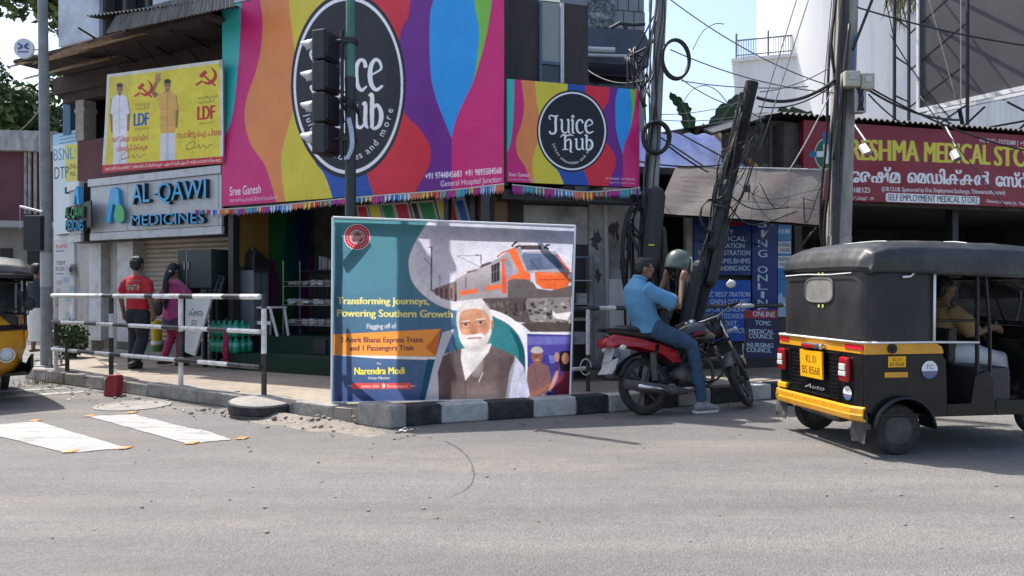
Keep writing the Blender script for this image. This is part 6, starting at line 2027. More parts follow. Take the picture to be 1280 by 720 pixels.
# concrete pole with meter boxes
cb0 = W.Z(1046, 470, .15); cb0 = Vector((cb0.x * 10.0 / cb0.y - .04, 10.0, .15)); ct0 = W.Y(1062, -40, 10.0); ct0.z += .8
t4 = thing('concrete_pole', 'thick square concrete pole carrying cables and meter boxes in front of the red board', 'utility pole', loc=tuple(cb0))
dv4 = ct0 - cb0
b = MB(); b.tube([dv4 * 0, dv4 * .45, dv4], [.185, .17, .16], 4, lat=(1, 0, 0), phase=math.pi / 4); b.build('shaft', M['concrete'], t4, bevel=.02)
hug(t4, Vector((0, 0, 0)), dv4, 2, .02, M['cable'], .15, .12, 1, 14)
b = MB()
for k, xo in enumerate((-.14, -.095, -.06)): b.tube([dv4 * f + Vector((xo + .02 * math.sin(f * 9 + k), -.16, 0)) for f in np.linspace(.1, 1, 14)], .026, 7)
b.build('thick_cable', mat('sun bleached cable', (.05, .047, .045), .7, 0, .3, 9), t4)
b = MB(); b.tube([dv4 * f + Vector((.02 + .03 * math.sin(f * 11), -.165, 0)) for f in np.linspace(.6, .72, 8)], .012, 6); b.build('blue_cable', M['cable_blue'], t4)
b = MB(); b.tube([dv4 * .22 + Vector((-.0, -.02, 0)), dv4 * .30 + Vector((-.0, -.02, 0))], .155, 12); b.build('torn_wrap', M['plaster'], t4)
for k, (px, py, w, h) in enumerate(((1063, 100, .2, .2), (1082, 103, .17, .2))):
    c = W.Y(px, py, 9.72) - cb0; b = MB(); b.box(tuple(c), (w, .16, h)); mb_ = b.build('meter_box', mat('cream meter box %d' % k, (.42, .39, .31), .5, 0, .1, 8, 0, 30, dirt=(.2, .18, .15), dscale=6), t4, bevel=.015)
    b = MB(); b.box((c.x, c.y - .085, c.z + .02), (w * .5, .012, h * .35)); b.box((c.x, c.y - .082, c.z - .06), (w * .8, .008, .012)); b.build('meter_cover', M['acp_trim'], mb_, bevel=.004)
c = W.Y(1073, 125, 9.75) - cb0
b = MB(); b.box(tuple(c), (.15, .12, .34)); ob = b.build('open_fuse_box', M['steel'], t4, bevel=.006)
b = MB()
for k in range(7): b.tube([(c.x - .05 + .016 * k, c.y - .065, c.z + .14), (c.x + .03 * math.sin(k * 2), c.y - .08, c.z), (c.x - .04 + .014 * k, c.y - .065, c.z - .15)], .006, 5)
b.build('fuse_wire', M['cable'], ob)
# overhead wires, each its own object
def wire(a, c, sag, r, label, m=None):
    p = W.Y(*a); q = W.Y(*c)
    b = MB(); b.tube(catenary(p, q, sag, 16), r, 6)
    o = b.build('overhead_wire', m or M['cable'], None, smooth=True)
    return tag(o, label, 'wire', 'overhead wires')
wire((836, -2, 9.6), (1040, 108, 9.95), .12, .008, 'thin wire running down from the top of the cabled pole to the meter boxes', M['cable_grey'])
wire((838, 62, 9.55), (1042, 116, 9.95), .1, .008, 'thin wire from the upper cable loop to the meter boxes', M['cable_grey'])
wire((852, 101, 9.55), (1010, 108, 9.9), .05, .007, 'nearly level thin wire just under the upper cable loop', M['cable_grey'])
wire((848, 96, 9.55), (930, 136, 9.7), .06, .007, 'thin wire from below the upper cable loop to the leaning pole', M['cable_grey'])
wire((826, 150, 9.5), (920, 146, 9.7), .03, .005, 'hair thin level wire crossing the sky above the tarpaulin', M['cable_grey'])
wire((826, 143, 9.5), (925, 128, 9.7), .04, .005, 'hair thin rising wire crossing the sky above the tarpaulin', M['cable_grey'])
wire((946, 122, 9.7), (1044, 100, 9.85), .14, .022, 'thick black cable sagging from the leaning pole to the concrete pole')
wire((948, 133, 9.7), (1044, 104, 9.85), .12, .009, 'thin cable just below the thick one between leaning and concrete poles')
wire((950, 115, 9.7), (1038, 84, 9.85), .06, .007, 'thin cable just above the thick one between leaning and concrete poles', M['cable_grey'])
wire((997, -5, 9.9), (938, 180, 9.6), .02, .007, 'steep thin wire in front of the round tower, leftmost of the steep ones', M['cable_grey'])
wire((1012, -5, 9.9), (950, 185, 9.6), .02, .007, 'steep thin wire in front of the round tower, second of the steep ones', M['cable_grey'])
wire((1040, -5, 9.9), (1028, 130, 9.9), .01, .007, 'almost vertical thin wire just left of the concrete pole', M['cable_grey'])
wire((1068, 8, 9.9), (1290, 58, 9.4), .05, .011, 'black wire crossing the dark hoarding from the concrete pole to the right edge')
wire((1040, 112, 9.85), (985, 215, 10.2), .05, .009, 'pale thin wire dropping from the meter boxes to the edge of the awning', M['cable_white'])
wire((1085, 112, 9.8), (1200, 150, 10.6), .1, .016, 'black cable from the meter boxes to the roof edge of the medical store')
wire((1086, 118, 9.8), (1130, 156, 10.8), .03, .01, 'short black cable slanting from the fuse box to the corrugated roof')
wire((1088, 110, 9.8), (1290, 190, 10.0), .1, .013, 'long black cable slanting down across the red board to the right edge')
wire((1150, 120, 11), (1260, 262, 10.0), .03, .008, 'thin dark wire falling in front of the lettering of the red board')
wire((1160, -5, 9.9), (1195, 125, 10.6), .0, .006, 'thin pale steep wire in front of the dark hoarding', M['cable_white'])
wire((1201, -5, 10.2), (1201, 130, 10.6), .0, .006, 'thin pale plumb wire in front of the dark hoarding', M['cable_white'])
wire((1062, 30, 9.75), (1042, 200, 9.7), .0, .02, 'heavy black cable hanging down the left face of the concrete pole')
wire((1092, -5, 9.9), (1066, 62, 9.75), .0, .02, 'heavy black cable entering the concrete pole top from the right')
wire((1106, -5, 12.5), (1118, 50, 12.6), .0, .009, 'short black wire hanging left of the lattice mast')
wire((1112, 42, 12.5), (1190, 150, 12), .08, .009, 'black wire slanting from the lattice mast to the foot of the hoarding')
wire((790, 200, 9.9), (905, 206, 10.3), .05, .011, 'black cable lying across the blue tarpaulin')
wire((835, 182, 9.5), (885, 215, 10.1), .02, .012, 'black cable slanting over the tarpaulin from the thick coil')
wire((806, 100, 9.5), (735, 88, 10.8), .1, .01, 'cable looping from the small sign top to the cabled pole')
wire((20, 165, 22), (62, 120, 11.6), .1, .012, 'thin wire from the left pole back to the maroon building', M['cable_grey'])
b = MB(); lo = smooth_path([(866, 62), (878, 40), (893, 30), (905, 30)], 6); b.tube([W.Y(x, y, 9.6) for x, y in lo], .006, 5)
tag(b.build('overhead_wire', M['cable_grey'], None, smooth=True), 'curled thin wire end arching beside the upper cable loop', 'wire', 'overhead wires')
b = MB(); lo = smooth_path([(852, 130), (866, 112), (882, 107), (898, 115), (914, 135)], 6); b.tube([W.Y(x, y, 9.6) for x, y in lo], .006, 5)
tag(b.build('overhead_wire', M['cable_grey'], None, smooth=True), 'thin wire arching over the torn banana leaf', 'wire', 'overhead wires')

# ------------------------------------------------------------------ bunting under the signs
def bunting(label, fr, pts, y, n, seed):
    g = random.Random(seed); t = thing('bunting', label, 'bunting', fr)
    P = [fr.Y(px, py, y) for px, py in pts]
    path = smooth_path([tuple(p) for p in P], 8)
    b = MB(); b.tube(path, .009, 5); b.build('string', M['cable_white'], t)
    cols = [mat('pennant colour', c, .6, 0, .1) for c in [sr(*q) for q in ((200, 40, 110), (60, 140, 200), (214, 196, 80), (120, 60, 150), (40, 90, 170), (205, 205, 205), (210, 120, 90), (190, 40, 60), (90, 170, 140))]]
    meshes = {}
    L = np.linspace(0, len(path) - 1.001, n + 1)
    for k in range(n):
        a = Vector(path[int(L[k])]).lerp(Vector(path[int(L[k]) + 1]), L[k] % 1); c = Vector(path[int(L[k + 1])]).lerp(Vector(path[int(L[k + 1]) + 1]), L[k + 1] % 1)
        dr = .085 + g.uniform(-.02, .02); q = MB()
        nz = 6; ed = []
        for i in range(nz + 1):
            p = a.lerp(c, i / nz); ed.append((p - a) + Vector((0, .01 * math.sin(i * 2.1), 0)))
        for i in range(nz):
            e0, e1 = ed[i], ed[i + 1]; mid = (e0 + e1) / 2 + Vector((0, g.uniform(-.02, .01), -dr - g.uniform(.0, .03)))
            q.add([e0, e1, e1 - Vector((0, 0, dr * .62)), mid, e0 - Vector((0, 0, dr * .62))], [(0, 1, 2, 3, 4)], 0 if i % 2 else 1)
        o = q.build('pennant', [cols[k % 9], cols[(k * 5 + 3) % 9]], t, solid=.002); o.location = a
    return t
bunting('multicoloured fringed bunting strung under the large juice sign', FL, [(244, 262), (280, 261.5), (345, 257), (455, 246), (560, 238), (630, 230)], -.13, 34, 1)
bunting('short multicoloured fringed bunting strung under the small juice sign', FR, [(640, 231), (690, 236), (735, 240), (790, 236), (800, 234)], -.06, 15, 2)

# ------------------------------------------------------------------ small things at the kerb
rbp = W.Z(137, 496, 0)
b = MB(); b.prism([(-.085, 0, 0.0), (.085, 0, .0), (.083, 0, .2), (.06, 0, .27), (-.04, 0, .265), (-.085, 0, .21)], (0, .13, 0))
o = b.build('marker_block', M['red_paint'], bevel=.012); o.location = rbp; o.rotation_euler = (R(-4), R(3), R(-8)); tag(o, 'red painted marker block standing at the gutter below the railing', 'marker block')
lid = W.Z(318, 523, 0)
t = thing('concrete_disc', 'round concrete disc with a black painted rim lying at the broken kerb', 'concrete disc', loc=(lid.x, lid.y + .22, .05))
t.rotation_euler = (R(3), R(2), 0)
b = MB(); b.lathe([(.325, .0), (.335, .01), (.335, .09), (.326, .098)], 40); b.build('rim', M['kerb_b'], t, auto=30)
b = MB(); b.lathe([(.326, .0985), (.29, .104), (.15, .107), (.0001, .108)], 40); b.build('top', M['kerb'], t, smooth=True)
b = MB(); b.lathe([(.28, -.052), (.3, 0)], 24); b.build('support', M['dirt'], t)
# crumpled papers
for k, (px, py, s_, lab) in enumerate(((234, 497, .12, 'white crumpled paper scrap by the gutter below the railing'), (505, 540, .05, 'tiny paper scrap in the shade of the billboard'), (190, 492, .035, 'tiny white paper flake near the red marker block'))):
    g = random.Random(k); b = MB(); rows = []
    for i in range(6): rows.append([((j / 5 - .5) * s_ * 1.6, (i / 5 - .5) * s_, .012 + g.uniform(0, .25) * s_) for j in range(6)])
    b.sheet(rows); o = b.build('paper_scrap', M['white'], None, solid=.002); o.location = W.Z(px, py, 0); o.rotation_euler = (0, 0, g.uniform(0, 3)); tag(o, lab, 'litter')

# ------------------------------------------------------------------ goods in front of the shops
GY = lambda px, py, z=.15: FL.Mi @ W.Z(px, py, z)
# grey steel cabinet with a dark box on top in the juice shop
t = thing('steel_cabinet', 'tall grey steel cabinet at the left inside the juice shop', 'cabinet', FL)
yc0, yc1 = .14, FL.X(336, 370, -4.3).y
b = MB(); b.bx(-4.6, -4.3, yc0, yc1, .625, 1.6); b.build('body', M['steel_dk'], t, bevel=.01)
b = MB(); b.bx(-4.299, -4.294, (yc0 + yc1) / 2 - .004, (yc0 + yc1) / 2 + .004, .65, 1.56); b.bx(-4.299, -4.28, yc0, yc1, 1.57, 1.64); b.build('door_seam', M['acp_dark'], t)
t = thing('juicer', 'dark humped kitchen machine standing on the steel cabinet', 'kitchen machine', FL)
b = MB(); xc_ = -4.5; y_ = yc0 + .1; b.prism([(-4.4, y_, 1.602), (-4.4, y_ + .42, 1.602), (-4.4, y_ + .4, 1.7), (-4.4, y_ + .2, 1.84), (-4.4, y_ + .04, 1.9), (-4.4, y_, 1.84)], (-.18, 0, 0)); b.build('body', M['black'], t, bevel=.02)
b = MB(); b.cyl((xc_, y_ + .08, 1.88), (xc_, y_ + .08, 1.95), .05); b.build('lid', M['black'], t)
# wire racks with packets
t = thing('snack_rack', 'wire rack with dusty packets on three shelves inside the juice shop', 'rack', FL)
xr0, xr1 = FL.Y(354, 380, .55).x, FL.Y(416, 380, .55).x
b = MB()
for x in (xr0, xr1):
    for y in (.55, .9): b.tube([(x, y, .623), (x, y, 1.75)], .01, 6)
b.build('frame', M['steel'], t)
pm = [mat('packet %d' % i, c, .35, 0, .3, 12) for i, c in enumerate([(.2, .2, .2), (.3, .28, .25), (.1, .08, .07), (.38, .38, .38)])]
for k, z in enumerate((.78, 1.08, 1.36)):
    b = MB(); 
    for i in range(7): b.tube([(xr0, .55 + i * .058, z), (xr1, .55 + i * .058, z)], .005, 4)
    b.tube([(xr0, .53, z + .07), (xr1, .53, z + .07)], .006, 4)
    sf = b.build('shelf', M['steel'], t)
    g = random.Random(k); b = MB(); x = xr0 + .02
    while x < xr1 - .1:
        w = g.uniform(.07, .13); b.box((x + w / 2, .65 + g.uniform(-.05, .05), z + .05), (w, .15, g.uniform(.04, .1)), Matrix.Rotation(g.uniform(-.3, .3), 3, 'Y'), g.randrange(4)); x += w
    b.build('packet_row', pm, sf, bevel=.012)
t = thing('dark_shelf', 'dark slatted display shelf with pale books at the back of the juice shop', 'shelf', FL)
xs0, xs1 = FL.Y(388, 330, 1.4).x, FL.Y(470, 330, 1.4).x
b = MB(); b.bx(xs0, xs1, 1.35, 1.7, .621, 1.6); b.bx(xs0 - .1, xs1, 1.28, 1.7, 1.6, 1.63); b.build('carcass', M['acp_dark'], t)
b = MB()
for i in range(24): x = xs0 + (xs1 - xs0) * (i + .5) / 24; b.bx(x - .012, x + .012, 1.335, 1.349, .64, 1.55)
b.build('slat', mat('dull slats', (.06, .05, .045), .7), t)
b = MB()
for i, w in enumerate((.04, .05, .035, .06)): x = xs0 + .2 + i * .065; b.bx(x, x + w, 1.38, 1.5, 1.635, 1.85 - .02 * i)
b.build('book_row', M['acp_trim'], t)
# white plastic stool
sx = FL.Y(337, 400, .35).x
t = thing('stool', 'white plastic stool standing on the green step', 'stool', FL)
b = MB(); b.bx(sx - .17, sx + .17, .2, .54, 1.03, 1.06); b.build('seat', M['white'], t, bevel=.012)
for dx, dy in ((-1, -1), (1, -1), (-1, 1), (1, 1)):
    b = MB(); zb0 = .622 if dy > 0 else .382
    b.tube([(sx + dx * .14, .37 + dy * .14, 1.03), (sx + dx * .19, .37 + dy * (.05 if dy < 0 else .17), .622)], .022, 6); b.build('leg', M['white'], t)
b = MB(); b.box((sx, .22, .82), (.3, .015, .05)); b.build('brace', M['white'], t)
# shrink wrapped pack of green bottles
wp = thing('bottle_pack', 'shrink wrapped pack of green tinted water bottles on the green step', 'bottle pack', FL)
xb0 = FL.Y(267, 420, -.02).x; xb1 = FL.Y(302, 420, -.02).x
gm = glass_mat('green bottle plastic', (.01, .3, .17), .15, .8)
nb = 5; zt3 = .24; wd = (xb1 - xb0) / nb
first = None
for i in range(nb):
    for j in range(6):
        if first is None:
            b = MB(); r_ = wd * .48; b.lathe([(.0001, 0), (r_, .005), (r_, .06), (r_ * .93, .075), (r_, .09), (r_, .16), (r_ * .5, .205), (r_ * .4, .22)], 14); first = b.build('bottle', gm, wp, smooth=True); bo = first
            b = MB(); b.lathe([(r_ * .45, .215), (r_ * .45, .238), (.0001, .238)], 12); cap0 = b.build('cap', mat('green cap', (.01, .22, .12), .4), bo)
            b = MB(); b.lathe([(r_ * 1.012, .095), (r_ * 1.012, .15)], 14); lab0 = b.build('bottle_label', mat('teal label', (.1, .42, .33), .4, 0, .4, 30), bo)
        else:
            bo = first.copy(); COL.objects.link(bo)
            for s0 in (cap0, lab0): c_ = s0.copy(); COL.objects.link(c_); c_.parent = bo
        bo.location = (xb0 + wd * (i + .5), -.02 + wd * (j % 3) * 1.02 - .05, .382 + zt3 * (j // 3))
# dark green cupboard box in front of the shutter
x0_, x1_ = FL.Y(222, 340, -.1).x, FL.Y(264, 340, -.1).x
t = thing('dark_cupboard', 'dark green cupboard raised in front of the cream shutter', 'cupboard', FL)
z0_, z1_ = FL.Y(240, 360, -.1).z, FL.Y(240, 312, -.1).z
b = MB(); b.bx(x0_, x1_, -.1, .3, z0_, z1_); b.build('body', mat('dark green board', (.014, .028, .026), .5, 0, .2, 4), t, bevel=.008)
b = MB(); xx = x0_ + (x1_ - x0_) * .28; b.bx(xx - .004, xx + .004, -.104, -.1, z0_ + .02, z1_ - .02); b.tube([(xx - .04, -.115, z0_ + .28), (xx - .04, -.115, z0_ + .4)], .008, 6); b.tube([(xx + .05, -.115, z0_ + .28), (xx + .05, -.115, z0_ + .4)], .008, 6); b.build('handle', M['steel'], t)
b = MB()
for x in (x0_ + .06, x1_ - .06): b.bx(x - .03, x + .03, -.06, .26, .272, z0_)
b.build('leg', M['acp_dark'], t)
# leaning white printed poster board and crate
t = thing('poster_board', 'white printed poster board leaning beside the woman', 'poster board', FL)
qd = [(232, 369), (266, 367), (243, 445), (231, 440)]
Q = [FL.Y(*qd[0], -.28), FL.Y(*qd[1], -.3), FL.Y(*qd[2], -.62), FL.Y(*qd[3], -.55)]
zmin = min(q.z for q in Q)
Q = [q + Vector((0, 0, .155 - zmin)) if zmin < .155 else q for q in Q]
cv = Canvas(90, 160, (172, 172, 166), [(0, 0), (90, 0), (90, 160), (0, 160)])
cv.text('ക്ഷണം', (16, 60), (74, 60), 22, (60, 64, 66), .03); cv.text('ജ', (30, 88), (56, 88), 18, (90, 94, 96), .03)
for y in range(96, 150, 9): cv.line([(14, y), (64 - (y % 4) * 4, y)], 2.4, (150, 152, 152))
cv.rect(5, 5, 85, 9, (140, 150, 150))
cv.build('printed_face', M['canvas_matte'], Q, t)
b = MB(); b.quad(Q[3] + Vector((0, .012, 0)), Q[2] + Vector((0, .012, 0)), Q[1] + Vector((0, .012, 0)), Q[0] + Vector((0, .012, 0)), (0, .02, 0)); b.build('backing_board', M['acp_trim'], t)
t = thing('slatted_tray', 'dark slatted tray leaning on the shutter behind the poster board', 'tray', FL)
b = MB(); p = [FL.Y(258, 342, .0), FL.Y(280, 346, .0), FL.Y(272, 372, -.1), FL.Y(250, 370, -.1)]
for i in range(5): b.tube([p[0].lerp(p[1], i / 4), p[3].lerp(p[2], i / 4)], .018, 5)
for i in range(4): b.tube([p[0].lerp(p[3], i / 3), p[1].lerp(p[2], i / 3)], .012, 5)
b.build('slat', M['acp_dark'], t)
b = MB(); b.quad(*[q + Vector((0, .03, 0)) for q in p], (0, .02, 0)); b.build('tray_base', M['black'], t)
b = MB()
for x in (p[3].x + .05, p[2].x - .05): b.bx(x - .02, x + .02, -.08, -.02, .152, p[3].z)
b.build('leg', M['black'], t)
# folded red umbrella by the tray
t = thing('umbrella', 'folded crimson umbrella propped under the slatted tray', 'umbrella', FL)
b = MB(); c = FL.Y(282, 405, -.15); b.tube([(c.x + .03, -.15, .16), (c.x, -.15, .4), (c.x - .03, -.1, .68), (c.x - .05, -.08, .78)], [.015, .05, .045, .015], 10); b.build('folded_canopy', mat('crimson cloth', (.3, .012, .05), .7, 0, .2, 12), t, smooth=True)
b = MB(); b.tube([(c.x - .05, -.08, .77), (c.x - .07, -.07, .9)], .012, 6); b.build('handle', M['black'], t)
# yellow bollard between the walkers
c = W.Z(196, 448, .15); t = thing('bollard', 'yellow and green round bollard between the two walkers', 'bollard', loc=tuple(c))
b = MB(); b.lathe([(.09, 0), (.085, .02), (.085, .62), (.0001, .66)], 18, mi=0); b.lathe([(.09, .05), (.09, .22)], 18, mi=1); b.build('post', [mat('yellow paint', (.55, .38, .01), .5, 0, .2, 6), mat('green paint dull', (.08, .2, .05), .5, 0, .2, 6)], t, auto=40)
b = MB(); b.lathe([(.0905, .24), (.0905, .3)], 18); b.build('white_band', M['white'], t, auto=40)
c = W.Z(185, 446, .15); t = thing('painted_step', 'white low step with yellow and green stripes behind the man in red', 'step', FL)
c = FL.Mi @ c; b = MB(); b.bx(c.x - .2, c.x + .25, c.y + .35, c.y + .55, .275, .42, 0); b.build('step_block', M['acp_trim'], t)
b = MB(); b.bx(c.x - .2, c.x + .25, c.y + .34, c.y + .349, .36, .4, 0); b.bx(c.x - .2, c.x + .25, c.y + .338, c.y + .349, .30, .34, 1); b.build('painted_stripe', [M['road_yellow'], M['green_ac']], t)
# steel rack by the plaster wall
t = thing('steel_rack', 'narrow steel rack with glass shelves beside the right edge of the billboard', 'rack', FR)
k0, k1 = FR.Y(716, 380, .2).x, FR.Y(742, 380, .2).x
b = MB()
for x in (k0, k1):
    for y in (.2, .42): b.tube([(x, y, .153), (x, y, 1.72)], .012, 6)
b.tube([(k0, .2, 1.72), (k1, .2, 1.72)], .012, 6); b.build('frame', M['steel_dk'], t)
b = MB()
for z in (.3, .62, .92, 1.12, 1.42): b.bx(k0, k1, .2, .42, z, z + .012)
b.build('shelf', M['steel'], t)
b = MB(); b.tube([(k0 + .02, .3, .93), (k1 + .1, .3, .94)], .02, 6, mi=1); b.box((k0 + .12, .31, .7), (.14, .14, .14), mi=0); b.box((k0 + .16, .31, 1.2), (.12, .1, .13), mi=0); b.build('stored_goods', [M['plaster'], mat('olive strip', (.2, .19, .08), .6)], t)
# bags on the ground by the plaster wall
c = FR.Y(762, 440, .32)
for dx, k, lab in ((0, 1.0, 'taller dull grey sack slumped against the plaster wall'), (.32, .85, 'shorter dull grey sack on the right, leaning by the plaster wall')):
    b = MB(); b.ell((0, 0, .16 * k), (.16 * k, .13 * k, .17 * k)); b.ell((.02, 0, .3 * k), (.1 * k, .08 * k, .1 * k)); b.ell((.01, 0, .41 * k), (.05 * k, .05 * k, .06 * k)); o = blob('sack', b, .022, M['plaster'], None, 4); o.matrix_world = FR.M @ Matrix.Translation((c.x + dx, .24, .15)); tag(o, lab, 'sack', 'sacks by the wall')
# ------------------------------------------------------------------ auto rickshaws
V = {}
V['black'] = mat('gloss black body', (.006, .0065, .0075), .3, 0, .2, 3, 0, 40, dirt=(.04, .037, .034), dscale=6, damt=.25, spec=.35, coat=.12)
V['canvas'] = mat('black rexine hood', (.010, .0105, .012), .55, 0, .3, 4, .5, 5, dirt=(.038, .036, .034), dscale=3.5, damt=.6, stretch=(1, 1, .5))
V['roofc'] = mat('grey black hood top', (.019, .02, .022), .45, 0, .3, 4, .4, 5, dirt=(.06, .058, .055), dscale=4, damt=.6)
V['yellow'] = mat('taxi yellow paint', (.66, .30, .012), .35, 0, .08, 5, 0, 30, dirt=(.35, .2, .05), dscale=6, damt=.4, coat=.3)
V['tyre'] = mat('tyre rubber', (.02, .02, .021), .8, 0, .25, 12, .4, 60, dirt=(.085, .078, .068), dscale=6, damt=.6)
V['rim'] = mat('black wheel rim', (.06, .06, .062), .5, .3, .2, 6, 0, 40, dirt=(.12, .11, .1), dscale=7)
V['red'] = mat('red lamp plastic', (.3, .008, .014), .2, 0, .1)
V['reflector'] = mat('red reflector strip', (.6, .015, .03), .25, 0, .06)
V['clear'] = mat('clear lamp plastic', (.55, .55, .52), .15, 0, .1)
V['chrome'] = mat('chrome', (.6, .6, .6), .15, .9, .05)
V['seat'] = mat('dark seat vinyl', (.03, .028, .03), .5, 0, .2, 6)
V['plate'] = mat('yellow number plate', (.72, .42, .02), .4, 0, .06)
V['rubber'] = mat('mud flap rubber', (.05, .05, .05), .8, 0, .3, 6, .2, 30, dirt=(.17, .16, .15), dscale=4, damt=.8)
V['glass'] = glass_mat('windscreen glass', (.04, .05, .055), .05, .35)
V['amber'] = mat('amber lamp', (.7, .25, .01), .25)


def rick_wheel(par, x, y, r=.2, w=.095, name='wheel'):
    t = bpy.data.objects.new(name, None); COL.objects.link(t); t.parent = par; t.location = (x, y, r)
    RX = Matrix.Rotation(R(90), 4, 'X')
    b = MB(); b.lathe([(.115, -w * .42), (.15, -w * .5), (.185, -w * .46), (.198, -w * .3), (.2, -.0), (.198, w * .3), (.185, w * .46), (.15, w * .5), (.115, w * .42)], 40, RX, closed=True)
    for k in range(44):
        a = 2 * math.pi * k / 44
        b.box((.1975 * math.cos(a), 0, .1975 * math.sin(a)), (.014, w * .62, .006), Matrix.Rotation(-a + R(90) + R(0), 3, 'Y'))
    b.build('tyre', V['tyre'], t, auto=35)
    b = MB(); b.lathe([(.118, -w * .44), (.112, -w * .3), (.08, -w * .18), (.06, -w * .3), (.045, -w * .42), (.0001, -w * .44)], 28, RX)
    b.lathe([(.118, w * .44), (.112, w * .3), (.08, w * .18), (.05, w * .36), (.0001, w * .4)], 28, RX)
    for k in range(4):
        a = R(45 + 90 * k); b.cyl((.075 * math.cos(a), -w * .24, .075 * math.sin(a)), (.075 * math.cos(a), -w * .38, .075 * math.sin(a)), .009, None, 6)
        b.cyl((.075 * math.cos(a), w * .2, .075 * math.sin(a)), (.075 * math.cos(a), w * .36, .075 * math.sin(a)), .009, None, 6)
    b.build('rim', V['rim'], t, auto=35)
    return t


def rickshaw(label, fr, plate, front_yellow=True, steer=0):
    rk = thing('auto_rickshaw', label, 'auto rickshaw', fr)
    HW = .64; XR = -.42
    # ---- lower body
    b = MB()
    arch = [(-.10 + .27 * math.cos(R(a)), .2 + .27 * math.sin(R(a))) for a in range(168, 2, -12)]
    for s_ in (-1, 1):
        y0 = s_ * HW; e = (0, -s_ * .03, 0)
        pts = [(XR, .80), (.25, .80), (.29, .74), (.30, .40), (.30, .30), (.172, .30)] + [p for p in arch[::-1] if p[1] > .30] + [(-.372, .34), (XR + .01, .36)]
        b.prism([(x, y0, z) for x, z in pts], e)
        b.prism([(.30, y0, .30), (.30, y0, .40), (.52, y0, .40), (.56, y0, .62), (.66, y0, .66), (.72, y0, .60), (.74, y0, .30)], e)
        b.prism([(.74, y0, .30), (.735, y0, .42), (1.10, y0, .42), (1.25, y0, .50), (1.42, y0, .56), (1.42, y0, .40), (1.2, y0, .30)], e)
    b.bx(XR, XR + .03, -HW + .03, HW - .03, .37, .80)
    b.bx(XR + .03, 1.3, -HW + .03, HW - .03, .30, .335)
    b.bx(.28, .30, -HW + .03, HW - .03, .335, .56)
    b.build('body', V['black'], rk, bevel=.012)
    for s_ in (-1, 1):
        b = MB(); y0 = s_ * HW; rows = []
        for i in range(17):
            a = R(175 - 172 * i / 16); c, n = math.cos(a), math.sin(a)
            rows.append([(-.10 + r_ * c, y0 + s_ * o, .2 + r_ * n) for r_, o in ((.265, -.14), (.27, .0), (.275, .045), (.262, .06), (.25, .05))])
        b.sheet(rows); b.build('wheel_arch', V['black'], rk, smooth=True, solid=.006)
    # pressed ribs of the rear panel
    b = MB()
    for k in range(11):
        z = .425 + k * .033
        for y0, y1 in ((-.30, -.17), (.24, .40)): b.bx(XR - .006, XR - .001, y0, y1, z, z + .012)
    b.build('louvre', V['black'], rk, bevel=.002)
    b = MB()
    b.tube([(XR - .006, .43, .41), (XR - .006, .43, .78), (XR - .006, -.32, .78), (XR - .006, -.32, .41)], .006, 5, True)
    b.build('engine_door', V['black'], rk)
    # ---- yellow belt with rounded ends
    b = MB()
    bz0, bz1 = .801, .885
    for s_ in (-1, 1):
        y0 = s_ * (HW + .004)
        b.prism([(XR, y0, bz0), (XR, y0, bz1), (.20, y0, bz1), (.25, y0, bz1 - .03), (.265, y0, bz0 + .02), (.265, y0, bz0)], (0, -s_ * .04, 0))
    b.bx(XR - .006, XR + .04, -HW + .035, HW - .035, bz0, bz1)
    b.build('yellow_belt', V['yellow'], rk, bevel=.004)
    b = MB()
    b.bx(XR - .012, XR - .007, -.63, -.40, .833, .872); b.bx(XR - .012, XR - .007, .47, .62, .833, .872)
    b.build('reflector_strip', V['reflector'], rk)
    b = MB(); b.cyl((-.19, -HW - .02, .845), (-.19, -HW, .845), .038, None, 20); b.cyl((-.19, -HW - .026, .845), (-.19, -HW - .02, .845), .014, None, 12); b.build('fuel_cap', V['black'], rk)
    # ---- hood: rear and side canvas with rounded corners, then the top
    path = []
    rc = .16
    fx = .175
    path.append((fx, -HW))
    path += [(XR + rc - rc * math.sin(R(a)), -HW + rc - rc * math.cos(R(a))) for a in range(0, 91, 15)]
    path += [(XR + rc - rc * math.cos(R(a)), HW - rc + rc * math.sin(R(a))) for a in range(0, 91, 15)]
    path.append((fx, HW))
    rows = []
    for z, ins in ((.888, 0), (1.05, .0), (1.25, .004), (1.42, .014), (1.45, .02)):
        row = []
        for i, (x, y) in enumerate(path):
            row.append((x + ins, y * (1 - ins * .6), z))
        rows.append(row)
    b = MB(); b.sheet(rows); b.build('hood_side', V['canvas'], rk, smooth=True, solid=.012)
    st = [(XR - .012, 1.43, 1.48, .985), (XR + .012, 1.44, 1.55, .985), (XR + .075, 1.44, 1.64, .99), (XR + .2, 1.44, 1.69, 1.005), (.0, 1.435, 1.705, 1.015), (.4, 1.42, 1.71, 1.02), (.9, 1.40, 1.70, 1.02), (1.25, 1.39, 1.67, 1.0), (1.44, 1.40, 1.60, .97), (1.50, 1.44, 1.50, .95)]
    rows = []
    for x, zl_, ztp, wk in st:
        w = (HW + .015) * wk; h = ztp - zl_
        sec = [(-w, zl_), (-w, zl_ + h * .45), (-w * .97, zl_ + h * .72), (-w * .86, zl_ + h * .9), (-w * .6, zl_ + h * .98), (0, ztp)]
        sec = sec + [(-y, z) for y, z in sec[-2::-1]]
        rows.append([(x + (.06 if x < XR + .02 and abs(y) > w * .95 else 0), y, z) for y, z in sec])
    b = MB(); b.sheet(rows)
    b.add(rows[0], [tuple(range(len(rows[0])))]); b.add(rows[-1], [tuple(range(len(rows[-1])))])
    b.build('hood_top', V['roofc'], rk, smooth=True, solid=.008)
    b = MB()
